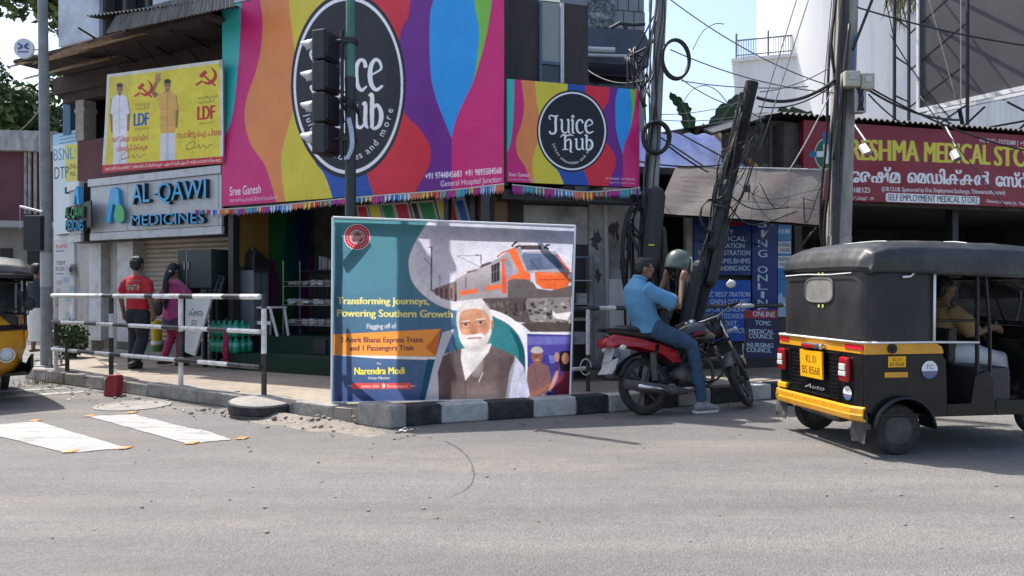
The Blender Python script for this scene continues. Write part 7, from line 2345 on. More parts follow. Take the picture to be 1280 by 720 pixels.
    for s_ in (-1, 1):
        y0 = s_ * (HW + .012)
        b.tube([(-.10, y0, 1.405), (-.03, y0, 1.41), (.0, y0, 1.44), (.05, y0, 1.45), (.5, y0 * 1.005, 1.428), (1.0, y0 * 1.005, 1.41), (1.3, y0 * .99, 1.40)], .009, 6)
        b.tube([(.18, y0, 1.43), (.175, y0, .9)], .011, 6)
        b.tube([(XR + .05, y0, .892), (.18, y0, .892), (.58, y0 * .99, .885)], .009, 6)
    b.tube([(XR - .016, -HW + .02, .892), (XR - .016, HW - .02, .892)], .009, 6)
    b.tube([(XR + .05, -HW - .012, .892), (XR + .0, -HW + .01, .892), (XR - .016, -HW + .04, .892)], .009, 6); b.tube([(XR + .05, HW + .012, .892), (XR + .0, HW - .01, .892), (XR - .016, HW - .04, .892)], .009, 6)
    seam = [(XR - .02, y, 1.435 + .004 * math.sin(y * 9)) for y in np.linspace(-.5, .5, 9)]
    b.tube(seam, .005, 5); b.tube([(-.05, y, 1.712 - .06 * (abs(y) / .6) ** 4) for y in np.linspace(-.6, .6, 11)], .004, 5); b.tube([(.6, y, 1.714 - .06 * (abs(y) / .6) ** 4) for y in np.linspace(-.6, .6, 11)], .004, 5)
    b.build('white_piping', M['white'], rk, smooth=True)
    # rear window, a clear oval in the hood
    ww, wh = .2, .098; pts = []
    for a in np.linspace(0, 2 * math.pi, 40)[:-1]:
        c, s_ = math.cos(a), math.sin(a); pts.append((ww * np.sign(c) * abs(c) ** .55, wh * np.sign(s_) * abs(s_) ** .55))
    wc = (-.03, 1.303)
    b = MB(); b.prism([(XR - .008, wc[0] + y, wc[1] + z) for y, z in pts], (-.004, 0, 0)); rw_ = b.build('rear_window', mat('hazy clear vinyl', (.22, .21, .19), .3, 0, .25, 9), rk)
    b = MB(); b.tube([(XR - .012, wc[0] + y * 1.03, wc[1] + z * 1.05) for y, z in pts], .008, 5, True); b.build('window_piping', mat('grey piping', (.14, .14, .135), .5), rw_)
    b = MB()
    for y in (-.06, .0):
        for z in (.135, -.135): b.box((XR - .012, wc[0] + y, wc[1] + z), (.004, .02, .026))
    b.build('reflective_tab', mat('yellow green tab', (.6, .62, .2), .4), rw_)
    # frame posts and rails of the cabin
    b = MB()
    for s_ in (-1, 1):
        y0 = s_ * (HW - .02)
        b.tube([(.585, y0, .62), (.585, y0, 1.43)], .016, 8); b.tube([(.70, y0, .62), (.70, y0, .95), (.66, y0, 1.41)], .013, 8)
        b.tube([(.2, y0, 1.06), (.58, y0, 1.06)], .010, 6); b.tube([(1.30, y0 * .93, .9), (1.12, y0 * .96, 1.42)], .017, 8)
    for x in (-.1, .58, 1.1): b.tube([(x, -HW + .02, 1.425), (x, -.3, 1.67), (x, .3, 1.67), (x, HW - .02, 1.425)], .012, 6)
    b.build('cabin_frame', V['black'], rk)
    # seats
    b = MB(); b.bx(-.32, .16, -HW + .05, HW - .05, .44, .60); b.bx(XR + .04, -.28, -HW + .05, HW - .05, .60, 1.12); b.build('passenger_seat', V['seat'], rk, bevel=.04)
    b = MB(); b.bx(.62, .92, -.60, .60, .336, .68); b.bx(.56, .64, -.34, .34, .68, .98); b.build('driver_seat', V['seat'], rk, bevel=.035)
    # ---- bumper
    b = MB()
    rows = []
    for y in np.linspace(-.655, .655, 15):
        x = XR - .07 + .05 * max(0, (abs(y) - .5) / .155) ** 2
        rows.append([(x + .02, y, .285), (x, y, .295), (x - .006, y, .325), (x, y, .335), (x, y, .375), (x + .02, y, .385)])
    b.sheet(rows); bp = b.build('bumper', V['yellow'], rk, solid=.02)
    b = MB()
    for y in (.28, .085, -.085, -.21):
        b.cyl((XR - .079, y, .355), (XR - .072, y, .355), .017 if y == .28 else .014, None, 10)
    b.bx(XR - .078, XR - .0721, .055, .1, .335, .35); b.bx(XR - .078, XR - .0721, -.105, -.06, .335, .35); b.bx(XR - .078, XR - .0721, -.225, -.195, .335, .352)
    b.build('red_mark', V['reflector'], bp)
    b = MB()
    for y in (.55, .02, -.41): b.cyl((XR - .079, y, .335), (XR - .072, y, .335), .012, None, 8)
    b.build('bolt', V['black'], bp)
    b = MB(); b.box((XR - .02, .55, .425), (.03, .15, .05)); b.build('side_marker', V['plate'], rk, bevel=.008)
    # ---- lamps
    for y0, y1 in ((-.355, -.475), (.505, .615)):
        yc = (y0 + y1) / 2
        b = MB(); b.box((XR - .02, yc, .665), (.05, abs(y1 - y0), .20)); tl = b.build('tail_lamp', V['red'], rk, bevel=.02)
        b = MB(); b.box((XR - .046, yc, .685), (.012, abs(y1 - y0) * .7, .055)); b.box((XR - .046, yc, .632), (.012, abs(y1 - y0) * .8, .04)); b.build('lens', V['clear'], tl, bevel=.006)
    b = MB(); b.box((XR - .03, .03, .822), (.06, .31, .05)); sl = b.build('stop_lamp', V['chrome'], rk, bevel=.016)
    b = MB(); b.box((XR - .058, .07, .818), (.012, .17, .032)); b.build('lens', V['red'], sl, bevel=.006)
    # ---- number plates and stickers
    def plate_obj(name, y, z, w, h, l1, l2, side=False):
        cv = Canvas(110, 100, (226, 160, 24)); c = (22, 16, 12)
        cv.rect(2, 2, 108, 98, (232, 168, 28))
        cv.text(l1, (32, 45), (82, 45), 28, c, .012); cv.text(l2, (12, 86), (98, 86), 28, c, .012)
        if not side:
            Q = [(XR - .052, y + w / 2, z + h / 2 + 0), (XR - .052, y - w / 2, z + h / 2), (XR - .045, y - w / 2, z - h / 2), (XR - .045, y + w / 2, z - h / 2)]
            o = cv.build(name, M['canvas_gloss'], Q, rk); b = MB(); b.quad(*[Vector(q) + Vector((.003, 0, 0)) for q in Q[::-1]], (.012, 0, 0)); b.build('plate_back', V['plate'], o)
        else:
            Q = [(y - w / 2, -HW - .006, z + h / 2), (y + w / 2, -HW - .006, z + h / 2), (y + w / 2, -HW - .006, z - h / 2), (y - w / 2, -HW - .006, z - h / 2)]
            o = cv.build(name, M['canvas_gloss'], Q, rk)
    plate_obj('number_plate', .035, .665, .34, .235, plate[0], plate[1])
    plate_obj('side_plate', -.145, .742, .155, .085, plate[0], plate[1], True)
    b = MB(); b.bx(-.25, -.05, -HW - .006, -HW - .001, .62, .66); b.build('yellow_marker', V['yellow'], rk)
    def sticker(x, z, r_, rear=False, y=0):
        cv = Canvas(60, 60, (214, 218, 222)); cv.ell(30, 30, 30, 30, (214, 218, 222)); cv.poly([(0, 34), (60, 34), (60, 60), (0, 60)], (70, 110, 140)); cv.rect(6, 38, 54, 46, (130, 90, 130)); cv.text('TC', (17, 28), (43, 28), 14, (24, 26, 30), .02)
        # round outline: keep only the faces inside the circle
        q = Q = ([(x - r_, -HW - .007, z + r_), (x + r_, -HW - .007, z + r_), (x + r_, -HW - .007, z - r_), (x - r_, -HW - .007, z - r_)] if not rear else [(XR - .008, y + r_, z + r_), (XR - .008, y - r_, z + r_), (XR - .008, y - r_, z - r_), (XR - .008, y + r_, z - r_)])
        o = cv.build('round_sticker', M['canvas_gloss'], Q, rk)
        bm = bmesh.new(); bm.from_mesh(o.data); ctr = sum((Vector(k) for k in Q), Vector()) / 4
        bmesh.ops.delete(bm, geom=[v for v in bm.verts if (v.co - ctr).length > r_], context='VERTS'); bm.to_mesh(o.data); bm.free()
    sticker(.14, .675, .072); sticker(0, .475, .058, True, -.43)
    V_, T_ = text_mesh('Auto', 0, 0, 2, .4)
    b = MB(); a0 = Vector((XR - .004, .2, .45)); hx_ = V_[:, 0].max()
    b.add([a0 + Vector((0, -.30 * p[0] / hx_, .05 * p[1])) for p in V_], [tuple(int(i) for i in t) for t in T_]); b.build('script_lettering', M['white'], rk)
    # ---- running gear
    for y in (-.56, .56): rick_wheel(rk, -.10, y)
    fw = rick_wheel(rk, 1.72, 0); fw.rotation_euler = (0, 0, R(steer))
    b = MB(); b.tube([(-.1, -.5, .2), (-.1, .5, .2)], .035, 8); b.ell((-.2, .05, .27), (.14, .2, .11)); b.tube([(-.36, .3, .27), (-.36, -.2, .26)], .05, 10, dome=True); b.tube([(-.1, -.4, .22), (.3, -.3, .3)], .03, 6); b.tube([(-.1, .4, .22), (.3, .3, .3)], .03, 6)
    b.build('rear_axle', V['rubber'], rk, smooth=True)
    for y in (-.575, .60):
        b = MB(); rows = []
        for i in range(6):
            z = .36 - i * .05; rows.append([(XR - .0 + .012 * math.sin(i), y - .085, z), (XR + .004, y, z), (XR - .008 + .012 * math.sin(i + 1), y + .085, z + .0)])
        b.sheet(rows); b.build('mud_flap', V['rubber'], rk, solid=.006)
    # ---- front: apron, windscreen, headlamps, handlebar, mirrors
    fy = V['yellow'] if front_yellow else V['black']
    b = MB()
    rows = []
    for z, x, w, k in ((.30, 1.42, .46, 1), (.42, 1.50, .52, 1), (.62, 1.56, .58, 1), (.84, 1.52, .60, 1), (1.02, 1.40, .60, 1)):
        rows.append([(x - .30 * abs(u) ** 2.4, u * w, z) for u in np.linspace(-1, 1, 17)])
    b.sheet(rows); b.build('front_apron', fy, rk, smooth=True, solid=.014)
    b = MB(); b.sheet([[(x - .03, y * .97, z) for x, y, z in r] for r in rows]); b.build('apron_shade_sheet', V['black'], rk, smooth=True, solid=.006)  # added black sheet, painted shade over the bright inside of the apron
    b = MB()
    r2 = []
    for z, x, w in ((.835, 1.535, .606), (.90, 1.500, .608)):
        r2.append([(x - .30 * abs(u) ** 2.4, u * w, z) for u in np.linspace(-1, 1, 17)])
    b.sheet(r2); b.build('apron_band', V['black'], rk, smooth=True, solid=.008)
    b = MB(); b.box((1.535, .0, .87), (.01, .26, .04)); b.build('front_plate', M['white'], rk)
    b = MB()
    rows = []
    for z, x, w in ((1.025, 1.40, .59), (1.2, 1.33, .575), (1.40, 1.24, .56)):
        rows.append([(x - .16 * abs(u) ** 2.4, u * w, z) for u in np.linspace(-1, 1, 13)])
    b.sheet(rows); b.build('windscreen', V['glass'], rk, smooth=True, solid=.006)
    b = MB(); b.tube([p for p in rows[0]] , .014, 6); b.tube([p for p in rows[2]], .014, 6); b.tube([rows[0][6], rows[1][6], rows[2][6]], .008, 5); b.build('windscreen_frame', V['black'], rk, smooth=True)
    b = MB(); b.tube([(1.42, -.1, 1.02), (1.38, -.2, 1.2), (1.345, -.24, 1.3)], .009, 5); b.build('wiper', M['steel'], rk)
    for y in (-.36, .36):
        b = MB(); b.lathe([(.0001, -.05), (.06, -.04), (.085, 0), (.085, .02), (.076, .02)], 24, Matrix.Translation((1.50 - .02, y, .56)) @ Matrix.Rotation(R(90), 4, 'Y')); hl_ = b.build('headlamp', V['chrome'], rk, auto=40)
        b = MB(); b.lathe([(.078, .018), (.05, .03), (.0001, .034)], 24, Matrix.Translation((1.48, y, .56)) @ Matrix.Rotation(R(90), 4, 'Y')); b.build('lens', V['clear'], hl_, smooth=True)
        b = MB(); b.box((1.27, y * 1.62, .78), (.05, .03, .09)); b.build('indicator', V['amber'], rk, bevel=.01)
        s_ = 1 if y > 0 else -1
        b = MB(); b.tube([(1.26, s_ * .56, .98), (1.32, s_ * .60, 1.02), (1.34, s_ * .60, 1.1)], .008, 5); mr = b.build('mirror', V['black'], rk)
        b = MB(); b.ell((1.34, s_ * .61, 1.14), (.02, .06, .08)); b.build('mirror_head', V['black'], mr, smooth=True)
    b = MB(); b.tube([(1.68, 0, .2), (1.62, 0, .45)], .04, 8)
    rows = []
    for i in range(13):
        a = R(20 + 140 * i / 12); rows.append([(1.72 + .235 * math.cos(a), y, .2 + .235 * math.sin(a)) for y in (-.075, -.06, 0, .06, .075)])
    b.sheet(rows); b.build('front_mudguard', V['black'], rk, smooth=True, solid=.006)
    b = MB(); b.tube([(1.40, 0, .5), (1.14, 0, .98)], .03, 8); b.tube([(1.02, -.32, .98), (1.13, -.2, 1.02), (1.14, .2, 1.02), (1.02, .32, .98)], .014, 8); b.box((1.18, 0, 1.02), (.1, .22, .1))
    b.build('handlebar', V['black'], rk)
    b = MB(); b.bx(1.24, 1.36, -.5, .5, .88, 1.0); b.build('dashboard', V['black'], rk, bevel=.02)
    return rk


RKF = Frame(3.045, 6.60, 9.5)
rick = rickshaw('black auto rickshaw with a yellow belt and bumper at the right edge of the photo', RKF, ('KL 01', 'BS 8568'))
LKF = Frame(-7.04, 9.55, -48)
rick2 = rickshaw('yellow fronted auto rickshaw cut off by the left edge of the photo', LKF, ('KL 01', 'BP 4127'), True, 10)

# ------------------------------------------------------------------ motorcycle
BK = Frame(1.40, 7.93, 22)
V['bike_red'] = mat('red bike plastic', (.36, .008, .02), .25, 0, .08, 4, 0, 30, dirt=(.2, .02, .03), dscale=6, damt=.3, coat=.5)
V['engine'] = mat('dull engine alloy', (.09, .09, .09), .5, .6, .3, 10, .2, 40, dirt=(.03, .028, .025), dscale=6)
bk = thing('motorcycle', 'red and black motorcycle stopped at the kerb with its front wheel turned', 'motorcycle', BK)
bk.matrix_world = BK.M @ Matrix.Rotation(R(-8), 4, 'X')
RW = (0, 0, .30)
def bike_wheel(par, r, w, M_):
    t = bpy.data.objects.new('wheel', None); COL.objects.link(t); t.parent = par; t.matrix_local = M_
    RX = Matrix.Rotation(R(90), 4, 'X')
    b = MB(); b.lathe([(r - .068, -w * .42), (r - .04, -w * .5), (r - .012, -w * .36), (r, -w * .1), (r, w * .1), (r - .012, w * .36), (r - .04, w * .5), (r - .068, w * .42)], 48, RX, closed=True); b.build('tyre', V['tyre'], t, auto=50)
    b = MB(); b.lathe([(r - .066, -w * .4), (r - .066, w * .4), (r - .09, w * .3), (r - .09, -w * .3)], 40, RX, closed=True)
    b.lathe([(.0001, -.06), (.035, -.06), (.042, -.04), (.042, .04), (.035, .06), (.0001, .06)], 20, RX)
    for k in range(6):
        a = 2 * math.pi * k / 6
        b.tube([(.035 * math.cos(a), .01, .035 * math.sin(a)), ((r - .08) * math.cos(a + .12), 0, (r - .08) * math.sin(a + .12))], [.02, .015], 6)
    b.build('rim', V['rim'], t, auto=40)
    b = MB(); b.lathe([(.05, -.062), (.052, -.064), (.052, -.05), (.05, -.05)], 20, RX, closed=True); b.lathe([(.0001, -.075), (.018, -.075), (.018, -.06)], 10, RX); b.build('hub', V['chrome'], t, auto=40)
    return t
bike_wheel(bk, .30, .095, Matrix.Translation(RW))
# steering turns about the head tube; everything on the fork uses SM
SM = Matrix.Translation((.93, 0, .9)) @ Matrix.Rotation(R(40), 4, Vector((-.42, 0, .9)).normalized()) @ Matrix.Translation((-.93, 0, -.9))
FWM = SM @ Matrix.Translation((1.285, 0, .30))
dz = FWM.translation.z - .30
FWM = Matrix.Translation((0, 0, -dz)) @ FWM
SM = Matrix.Translation((0, 0, -dz)) @ SM
bike_wheel(bk, .295, .075, FWM)
b = MB(SM)
for y in (-.085, .085):
    b.tube([(1.275, y, .28), (1.10, y, .62)], .026, 10); 
b.build('fork_leg', V['rubber'], bk, smooth=True)
b = MB(SM)
for y in (-.085, .085): b.tube([(1.11, y, .60), (.95, y, .98)], .017, 10)
b.build('fork_tube', V['chrome'], bk, smooth=True)
b = MB(SM); b.box((.955, 0, .965), (.09, .22, .03), Matrix.Rotation(R(-24), 3, 'Y')); b.box((1.05, 0, .74), (.08, .22, .03), Matrix.Rotation(R(-24), 3, 'Y')); b.build('fork_yoke', V['black'], bk)
b = MB(SM); rows = []
for i in range(15):
    a = R(28 + 128 * i / 14); rows.append([(1.285 + r_ * math.cos(a), y, .30 + r_ * math.sin(a)) for y, r_ in ((-.06, .31), (-.045, .33), (0, .34), (.045, .33), (.06, .31))])
b.sheet(rows); b.build('front_mudguard', mat('grey mudguard', (.1, .1, .1), .4, 0, .2, 6), bk, smooth=True, solid=.006)
b = MB(SM); b.tube([(.86, -.36, 1.03), (.9, -.28, 1.04), (.95, -.1, 1.0), (.95, .1, 1.0), (.9, .28, 1.04), (.86, .36, 1.03)], .012, 8); hb = b.build('handlebar', V['chrome'], bk, smooth=True)
b = MB(SM); b.tube([(.85, -.38, 1.03), (.885, -.27, 1.04)], .018, 8); b.tube([(.85, .38, 1.03), (.885, .27, 1.04)], .018, 8); b.build('grip', V['black'], hb)
b = MB(SM); b.tube([(.9, -.26, 1.05), (.97, -.3, 1.02), (.96, -.38, 1.03)], .007, 5); b.tube([(.9, .26, 1.05), (.97, .3, 1.02), (.96, .38, 1.03)], .007, 5); b.build('lever', V['chrome'], hb)
for s_ in (-1, 1):
    b = MB(SM); b.tube([(.9, s_ * .24, 1.05), (.9, s_ * .26, 1.14), (.88, s_ * .33, 1.22)], .007, 6); mr = b.build('mirror', V['black'], bk)
    b = MB(SM); rt = Matrix.Rotation(R(-20), 3, 'Y'); b.ell((.88, s_ * .36, 1.26), (.018, .056, .046), 16, 10, rt); b.build('mirror_shell', V['black'] if s_ > 0 else V['chrome'], mr, smooth=True)
    b = MB(SM); b.ell((.868, s_ * .36, 1.258), (.012, .049, .039), 16, 10, rt); b.build('mirror_glass', M['white'] if s_ < 0 else V['chrome'], mr, smooth=True)
b = MB(SM); b.ell((1.05, 0, .90), (.11, .13, .13)); b.prism([(.94, -.09, .94), (1.12, -.07, .98), (1.06, -.06, 1.09), (.96, -.06, 1.06)], (0, .16, 0)); hc = blob('headlamp_cowl', b, .015, V['black'], bk, 5)
b = MB(SM); b.ell((1.135, 0, .89), (.035, .09, .08)); b.build('headlamp_lens', V['clear'], hc, smooth=True)
for s_ in (-1, 1):
    b = MB(SM); b.tube([(1.04, s_ * .1, .82), (1.05, s_ * .18, .82)], .01, 5); b.ell((1.05, s_ * .2, .82), (.035, .025, .025)); b.build('indicator', V['clear'], bk, smooth=True)
# frame, engine, exhaust, swing arm
b = MB()
b.tube([(.93, 0, .88), (.72, 0, .5), (.66, 0, .32), (.4, 0, .3)], .022, 8); b.tube([(.93, 0, .90), (.5, 0, .80), (.1, 0, .76), (-.3, 0, .82)], .022, 8); b.tube([(.4, 0, .32), (.3, 0, .6), (.2, 0, .76)], .02, 8)
b.tube([(.86, 0, .95), (.98, 0, .78)], .035, 10)
b.build('frame', V['black'], bk, smooth=True)
b = MB(); b.ell((.50, 0, .40), (.17, .13, .14)); b.ell((.6, -.12, .36), (.1, .05, .1)); b.tube([(.58, 0, .42), (.68, 0, .62)], .095, 14, dome=True)
eng = blob('engine', b, .016, V['engine'], bk, 3)
b = MB()
for i in range(6): c = Vector((.60, 0, .46)).lerp(Vector((.685, 0, .63)), i / 5); b.tube([c, c + Vector((.006, 0, .010))], .115, 14)
b.build('cooling_fin', V['engine'], eng)
b = MB(); b.tube(smooth_path([(.70, -.05, .56), (.80, -.08, .50), (.80, -.1, .34), (.66, -.13, .25), (.4, -.15, .22)], 5), .02, 8); b.tube([(.42, -.15, .22), (.25, -.16, .24), (-.32, -.17, .33)], [.03, .05, .052], 12); ex = b.build('exhaust', V['rubber'], bk, smooth=True)
b = MB(); b.tube([(.16, -.205, .25), (-.2, -.215, .305)], .02, 8); b.build('heat_guard', V['chrome'], ex, smooth=True)
b = MB(); b.tube([(.36, -.09, .34), (0, -.09, .30)], .022, 8); b.tube([(.36, .09, .34), (0, .09, .30)], .03, 8); b.tube([(.0, -.11, .32), (.12, -.13, .72)], .022, 8); b.tube([(.0, .11, .32), (.12, .13, .72)], .022, 8); b.build('swing_arm', V['black'], bk, smooth=True)
b = MB()
b.tube([(.05 + .045 * math.cos(t) * 0 + .0, -.14, .36 + i * .04) for i, t in enumerate(np.linspace(0, 3, 8))], .034, 8); b.build('shock_spring', V['rubber'], bk)
b = MB(); b.tube([(.44, -.12, .28), (.44, -.27, .28)], .013, 6); b.tube([(.44, .12, .28), (.44, .27, .28)], .013, 6); b.tube([(.56, -.17, .29), (.7, -.19, .24)], .009, 6); b.build('footrest', V['black'], bk)
b = MB(); b.tube(smooth_path([(.76, -.05, .66), (.80, -.26, .56), (.80, -.28, .40), (.72, -.2, .31), (.66, -.05, .32)], 5), .013, 6); b.tube(smooth_path([(.76, .05, .66), (.80, .26, .56), (.80, .28, .40), (.72, .2, .31), (.66, .05, .32)], 5), .013, 6); b.build('crash_guard', V['black'], bk, smooth=True)
# tank, seat, tail, side panel
b = MB(); b.tube([(.42, 0, .78), (.56, 0, .82), (.74, 0, .84), (.88, 0, .80)], [.09, .125, .135, .07], 16, lat=(0, 1, 0), asp=1.05, dome=True)
tk = blob('fuel_tank', b, .016, [mat('black metallic tank', (.018, .014, .016), .22, 0, .2, 3, coat=.6)], bk, 5)
b = MB(); 
for s_ in (-1, 1): b.prism([(.5, s_ * .132, .78), (.62, s_ * .143, .86), (.82, s_ * .136, .84), (.66, s_ * .144, .82)], (0, s_ * .006, 0))
b.build('tank_stripe', mat('maroon stripe', (.16, .02, .04), .3), tk)
b = MB(); b.tube([(.66, 0, .955), (.66, 0, .985)], .04, 14); b.build('filler_cap', V['chrome'], tk)
b = MB(); b.tube([(.44, 0, .83), (.25, 0, .80), (.05, 0, .84), (-.2, 0, .88), (-.34, 0, .885)], [.065, .07, .075, .07, .05], 12, lat=(0, 1, 0), asp=1.7, dome=True)
blob('saddle', b, .016, V['seat'], bk, 4)
b = MB()
for s_ in (-1, 1):
    b.prism([(-.46, s_ * .08, .80), (-.36, s_ * .10, .845), (-.1, s_ * .125, .80), (.15, s_ * .135, .735), (.38, s_ * .12, .655), (.42, s_ * .12, .52), (.30, s_ * .13, .53), (.18, s_ * .14, .62), (-.1, s_ * .135, .70), (-.34, s_ * .11, .72), (-.46, s_ * .08, .70)], (0, -s_ * .05, 0))
b.ell((-.40, 0, .775), (.09, .1, .055))
tail = blob('tail_fairing', b, .014, V['bike_red'], bk, 3)
b = MB(); b.ell((-.475, 0, .75), (.03, .085, .04)); b.build('tail_lamp', V['red'], tail, smooth=True)
b = MB(); b.tube(smooth_path([(-.1, -.13, .87), (-.3, -.13, .89), (-.44, -.1, .90), (-.47, 0, .90), (-.44, .1, .90), (-.3, .13, .89), (-.1, .13, .87)], 4), .013, 6); b.build('grab_rail', V['black'], bk, smooth=True)
b = MB(); rows = []
for i in range(16):
    a = R(35 + 125 * i / 15); rows.append([(.0 + r_ * math.cos(a), y, .30 + r_ * math.sin(a)) for y, r_ in ((-.075, .32), (-.05, .345), (0, .355), (.05, .345), (.075, .32))])
b.sheet(rows); b.sheet([[(-.33, -.07, .60), (-.34, 0, .62), (-.33, .07, .60)], [(-.40, -.08, .46), (-.41, 0, .47), (-.40, .08, .46)]]); b.build('rear_mudguard', V['black'], bk, smooth=True, solid=.006)
b = MB(); b.quad((-.37, -.09, .70), (-.37, .09, .70), (-.42, .09, .57), (-.42, -.09, .57), (-.006, 0, -.002)); b.prism([(-.34, -.1, .60), (-.41, -.1, .58), (-.44, -.1, .5), (-.49, -.1, .44), (-.43, -.1, .44), (-.38, -.1, .5)], (0, .2, 0)); b.build('number_plate', mat('pale plate', (.5, .5, .47), .35, 0, .1), bk, bevel=.006)
for s_ in (-1, 1):
    b = MB(); b.tube([(-.33, s_ * .1, .70), (-.33, s_ * .17, .70)], .009, 5); b.ell((-.33, s_ * .19, .70), (.036, .028, .03)); b.build('indicator', V['clear'], bk, smooth=True)
# ------------------------------------------------------------------ people
SKIN = mat('brown skin', (.20, .105, .065), .55, 0, .1, 9)
HAIR = mat('black hair', (.01, .009, .009), .55, 0, .3, 30, .4, 90)
EYE = mat('eye white', (.6, .57, .54), .3)


def hand(b, w, d, n, s=1.0, curl=.5, side=1):
    """palm and five fingers; w wrist, d pointing direction, n palm normal"""
    w = Vector(w); d = Vector(d).normalized(); n = Vector(n); n = (n - d * n.dot(d)).normalized(); l = d.cross(n)
    b.tube([w - d * .01, w + d * .045 * s, w + d * .085 * s], [.026 * s, .033 * s, .032 * s], 10, lat=l, asp=1.25, dome=True)
    for k, (o, ln) in enumerate(((-.030, .062), (-.010, .074), (.011, .070), (.030, .056))):
        p = w + d * .082 * s + l * o * s; c = curl
        q1 = p + (d * math.cos(c * .5) + n * math.sin(c * .5)) * ln * .45 * s; q2 = q1 + (d * math.cos(c * 1.3) + n * math.sin(c * 1.3)) * ln * .33 * s; q3 = q2 + (d * math.cos(c * 2) + n * math.sin(c * 2)) * ln * .26 * s
        b.tube([p - d * .02, p, q1, q2, q3], [.0095 * s, .0095 * s, .009 * s, .0085 * s, .0072 * s], 8, dome=True)
    p = w + d * .03 * s + l * (-.03 * side) * s; q = p + (d * .6 - l * .6 * side + n * .3).normalized() * .045 * s; q2 = q + (d * .85 - l * .2 * side + n * .45).normalized() * .035 * s
    b.tube([p, q, q2], [.014 * s, .0115 * s, .009 * s], 8, dome=True)


def head(b, c, f, up=(0, 0, 1), s=1.0):
    """skull, jaw, nose, lips and ears; c centre, f facing"""
    f = Vector(f).normalized(); u = Vector(up); u = (u - f * u.dot(f)).normalized(); r = f.cross(u)
    rot = Matrix((r, f, u)).transposed()
    c = Vector(c)
    b.ell(c + u * .025 * s - f * .008 * s, (.076 * s, .095 * s, .092 * s), 20, 14, rot)
    b.ell(c - u * .05 * s + f * .022 * s, (.058 * s, .066 * s, .066 * s), 18, 12, rot)
    b.tube([c + f * .084 * s + u * .018 * s, c + f * .102 * s - u * .018 * s, c + f * .096 * s - u * .028 * s], [.009 * s, .014 * s, .012 * s], 8, dome=True)
    b.ell(c + f * .083 * s - u * .054 * s, (.024 * s, .010 * s, .006 * s), 10, 6, rot); b.ell(c + f * .081 * s - u * .064 * s, (.021 * s, .010 * s, .007 * s), 10, 6, rot)
    b.tube([c + f * .085 * s + u * .03 * s - r * .045 * s, c + f * .092 * s + u * .032 * s, c + f * .085 * s + u * .03 * s + r * .045 * s], .007 * s, 6, dome=True)
    for k in (-1, 1): b.ell(c + r * .078 * s * k - u * .012 * s - f * .01 * s, (.011 * s, .022 * s, .033 * s), 8, 8, rot)
    return r, f, u, rot


def face_bits(par, c, r, f, u, rot, s=1.0):
    b = MB()
    for k in (-1, 1): b.ell(Vector(c) + f * .079 * s + u * .006 * s + r * .031 * s * k, (.015 * s, .01 * s, .008 * s), 10, 6, rot, 0); b.ell(Vector(c) + f * .087 * s + u * .006 * s + r * .031 * s * k, (.006 * s, .004 * s, .006 * s), 8, 6, rot, 1)
    for k in (-1, 1): b.tube([Vector(c) + f * .088 * s + u * .033 * s + r * .014 * s * k, Vector(c) + f * .09 * s + u * .038 * s + r * .032 * s * k, Vector(c) + f * .078 * s + u * .032 * s + r * .052 * s * k], .0045 * s, 5, mi=1)
    b.build('eyes', [EYE, HAIR], par, smooth=True)


def wrinkle(o, amp, scale, seed=0):
    """soft cloth folds: pushes the finished surface along its normals"""
    me = o.data; n = len(me.vertices)
    co = np.empty(n * 3); me.vertices.foreach_get('co', co); co = co.reshape(-1, 3)
    no = np.empty(n * 3); me.vertices.foreach_get('normal', no); no = no.reshape(-1, 3)
    g = np.random.RandomState(seed); h = np.zeros(n)
    for k in range(7):
        d = g.randn(3) * scale * (.6 + .35 * k) * np.array([1, 1, .7]); h += np.sin(co @ d + g.rand() * 6 + .8 * np.sin(co @ (g.randn(3) * scale * .5))) / (1.4 + .4 * k)
    co = co + no * (h * amp)[:, None]
    me.vertices.foreach_set('co', co.ravel()); me.update()


UP = Vector((0, 0, 1))
c = W.Z(172, 461, .15)
FP = Frame(c.x, c.y, 78, 0)
p1 = thing('person', 'man in a red printed T shirt and dark trousers walking away behind the railing', 'person', FP)
p1.location.z = .15
lat = (0, 1, 0)
b = MB()
b.tube([(0, 0, .88), (.01, 0, 1.0), (.0, 0, 1.15), (-.01, 0, 1.29), (.0, 0, 1.36)], [.105, .10, .108, .11, .07], 18, lat=lat, asp=1.5, dome=True)
b.tube([(-.01, 0, 1.33), (.0, 0, 1.44)], [.058, .054], 12)
hd_ = head(b, (.015, 0, 1.535), (1, -.0, -.06), s=1.0)
for s_, el, wr in ((1, (-.05, .245, 1.05), (.02, .25, .82)), (-1, (-.06, -.25, 1.06), (-.02, -.265, .83))):
    b.tube([(-.01, s_ * .17, 1.29), el, wr], [.048, .04, .028], 12, dome=True); hand(b, wr, (Vector(wr) - Vector(el)), (.3, -s_, 0), 1, .6, s_)
for s_, kn, an in ((1, (.06, .09, .46), (.03, .09, .09)), (-1, (.0, -.085, .45), (-.17, -.08, .13))):
    b.tube([(0, s_ * .085, .86), kn, an], [.085, .058, .04], 12, dome=True)
bo = blob('body', b, .012, SKIN, p1, 4)
face_bits(bo, (.015, 0, 1.535), *hd_)
b = MB(); b.ell((-.012, 0, 1.575), (.099, .088, .083)); b.ell((-.05, 0, 1.53), (.062, .083, .085)); g = random.Random(1)
for k in range(60):
    d = Vector((g.uniform(-1, .5), g.uniform(-1, 1), g.uniform(-.1, 1))).normalized(); b.ell(Vector((-.015, 0, 1.56)) + Vector((d.x * .093, d.y * .084, d.z * .085)), (.016, .016, .016), 6, 5)
blob('hair', b, .009, HAIR, bo, 2)
RS = mat('red cotton', (.42, .012, .022), .8, 0, .12, 20, .1, 60)
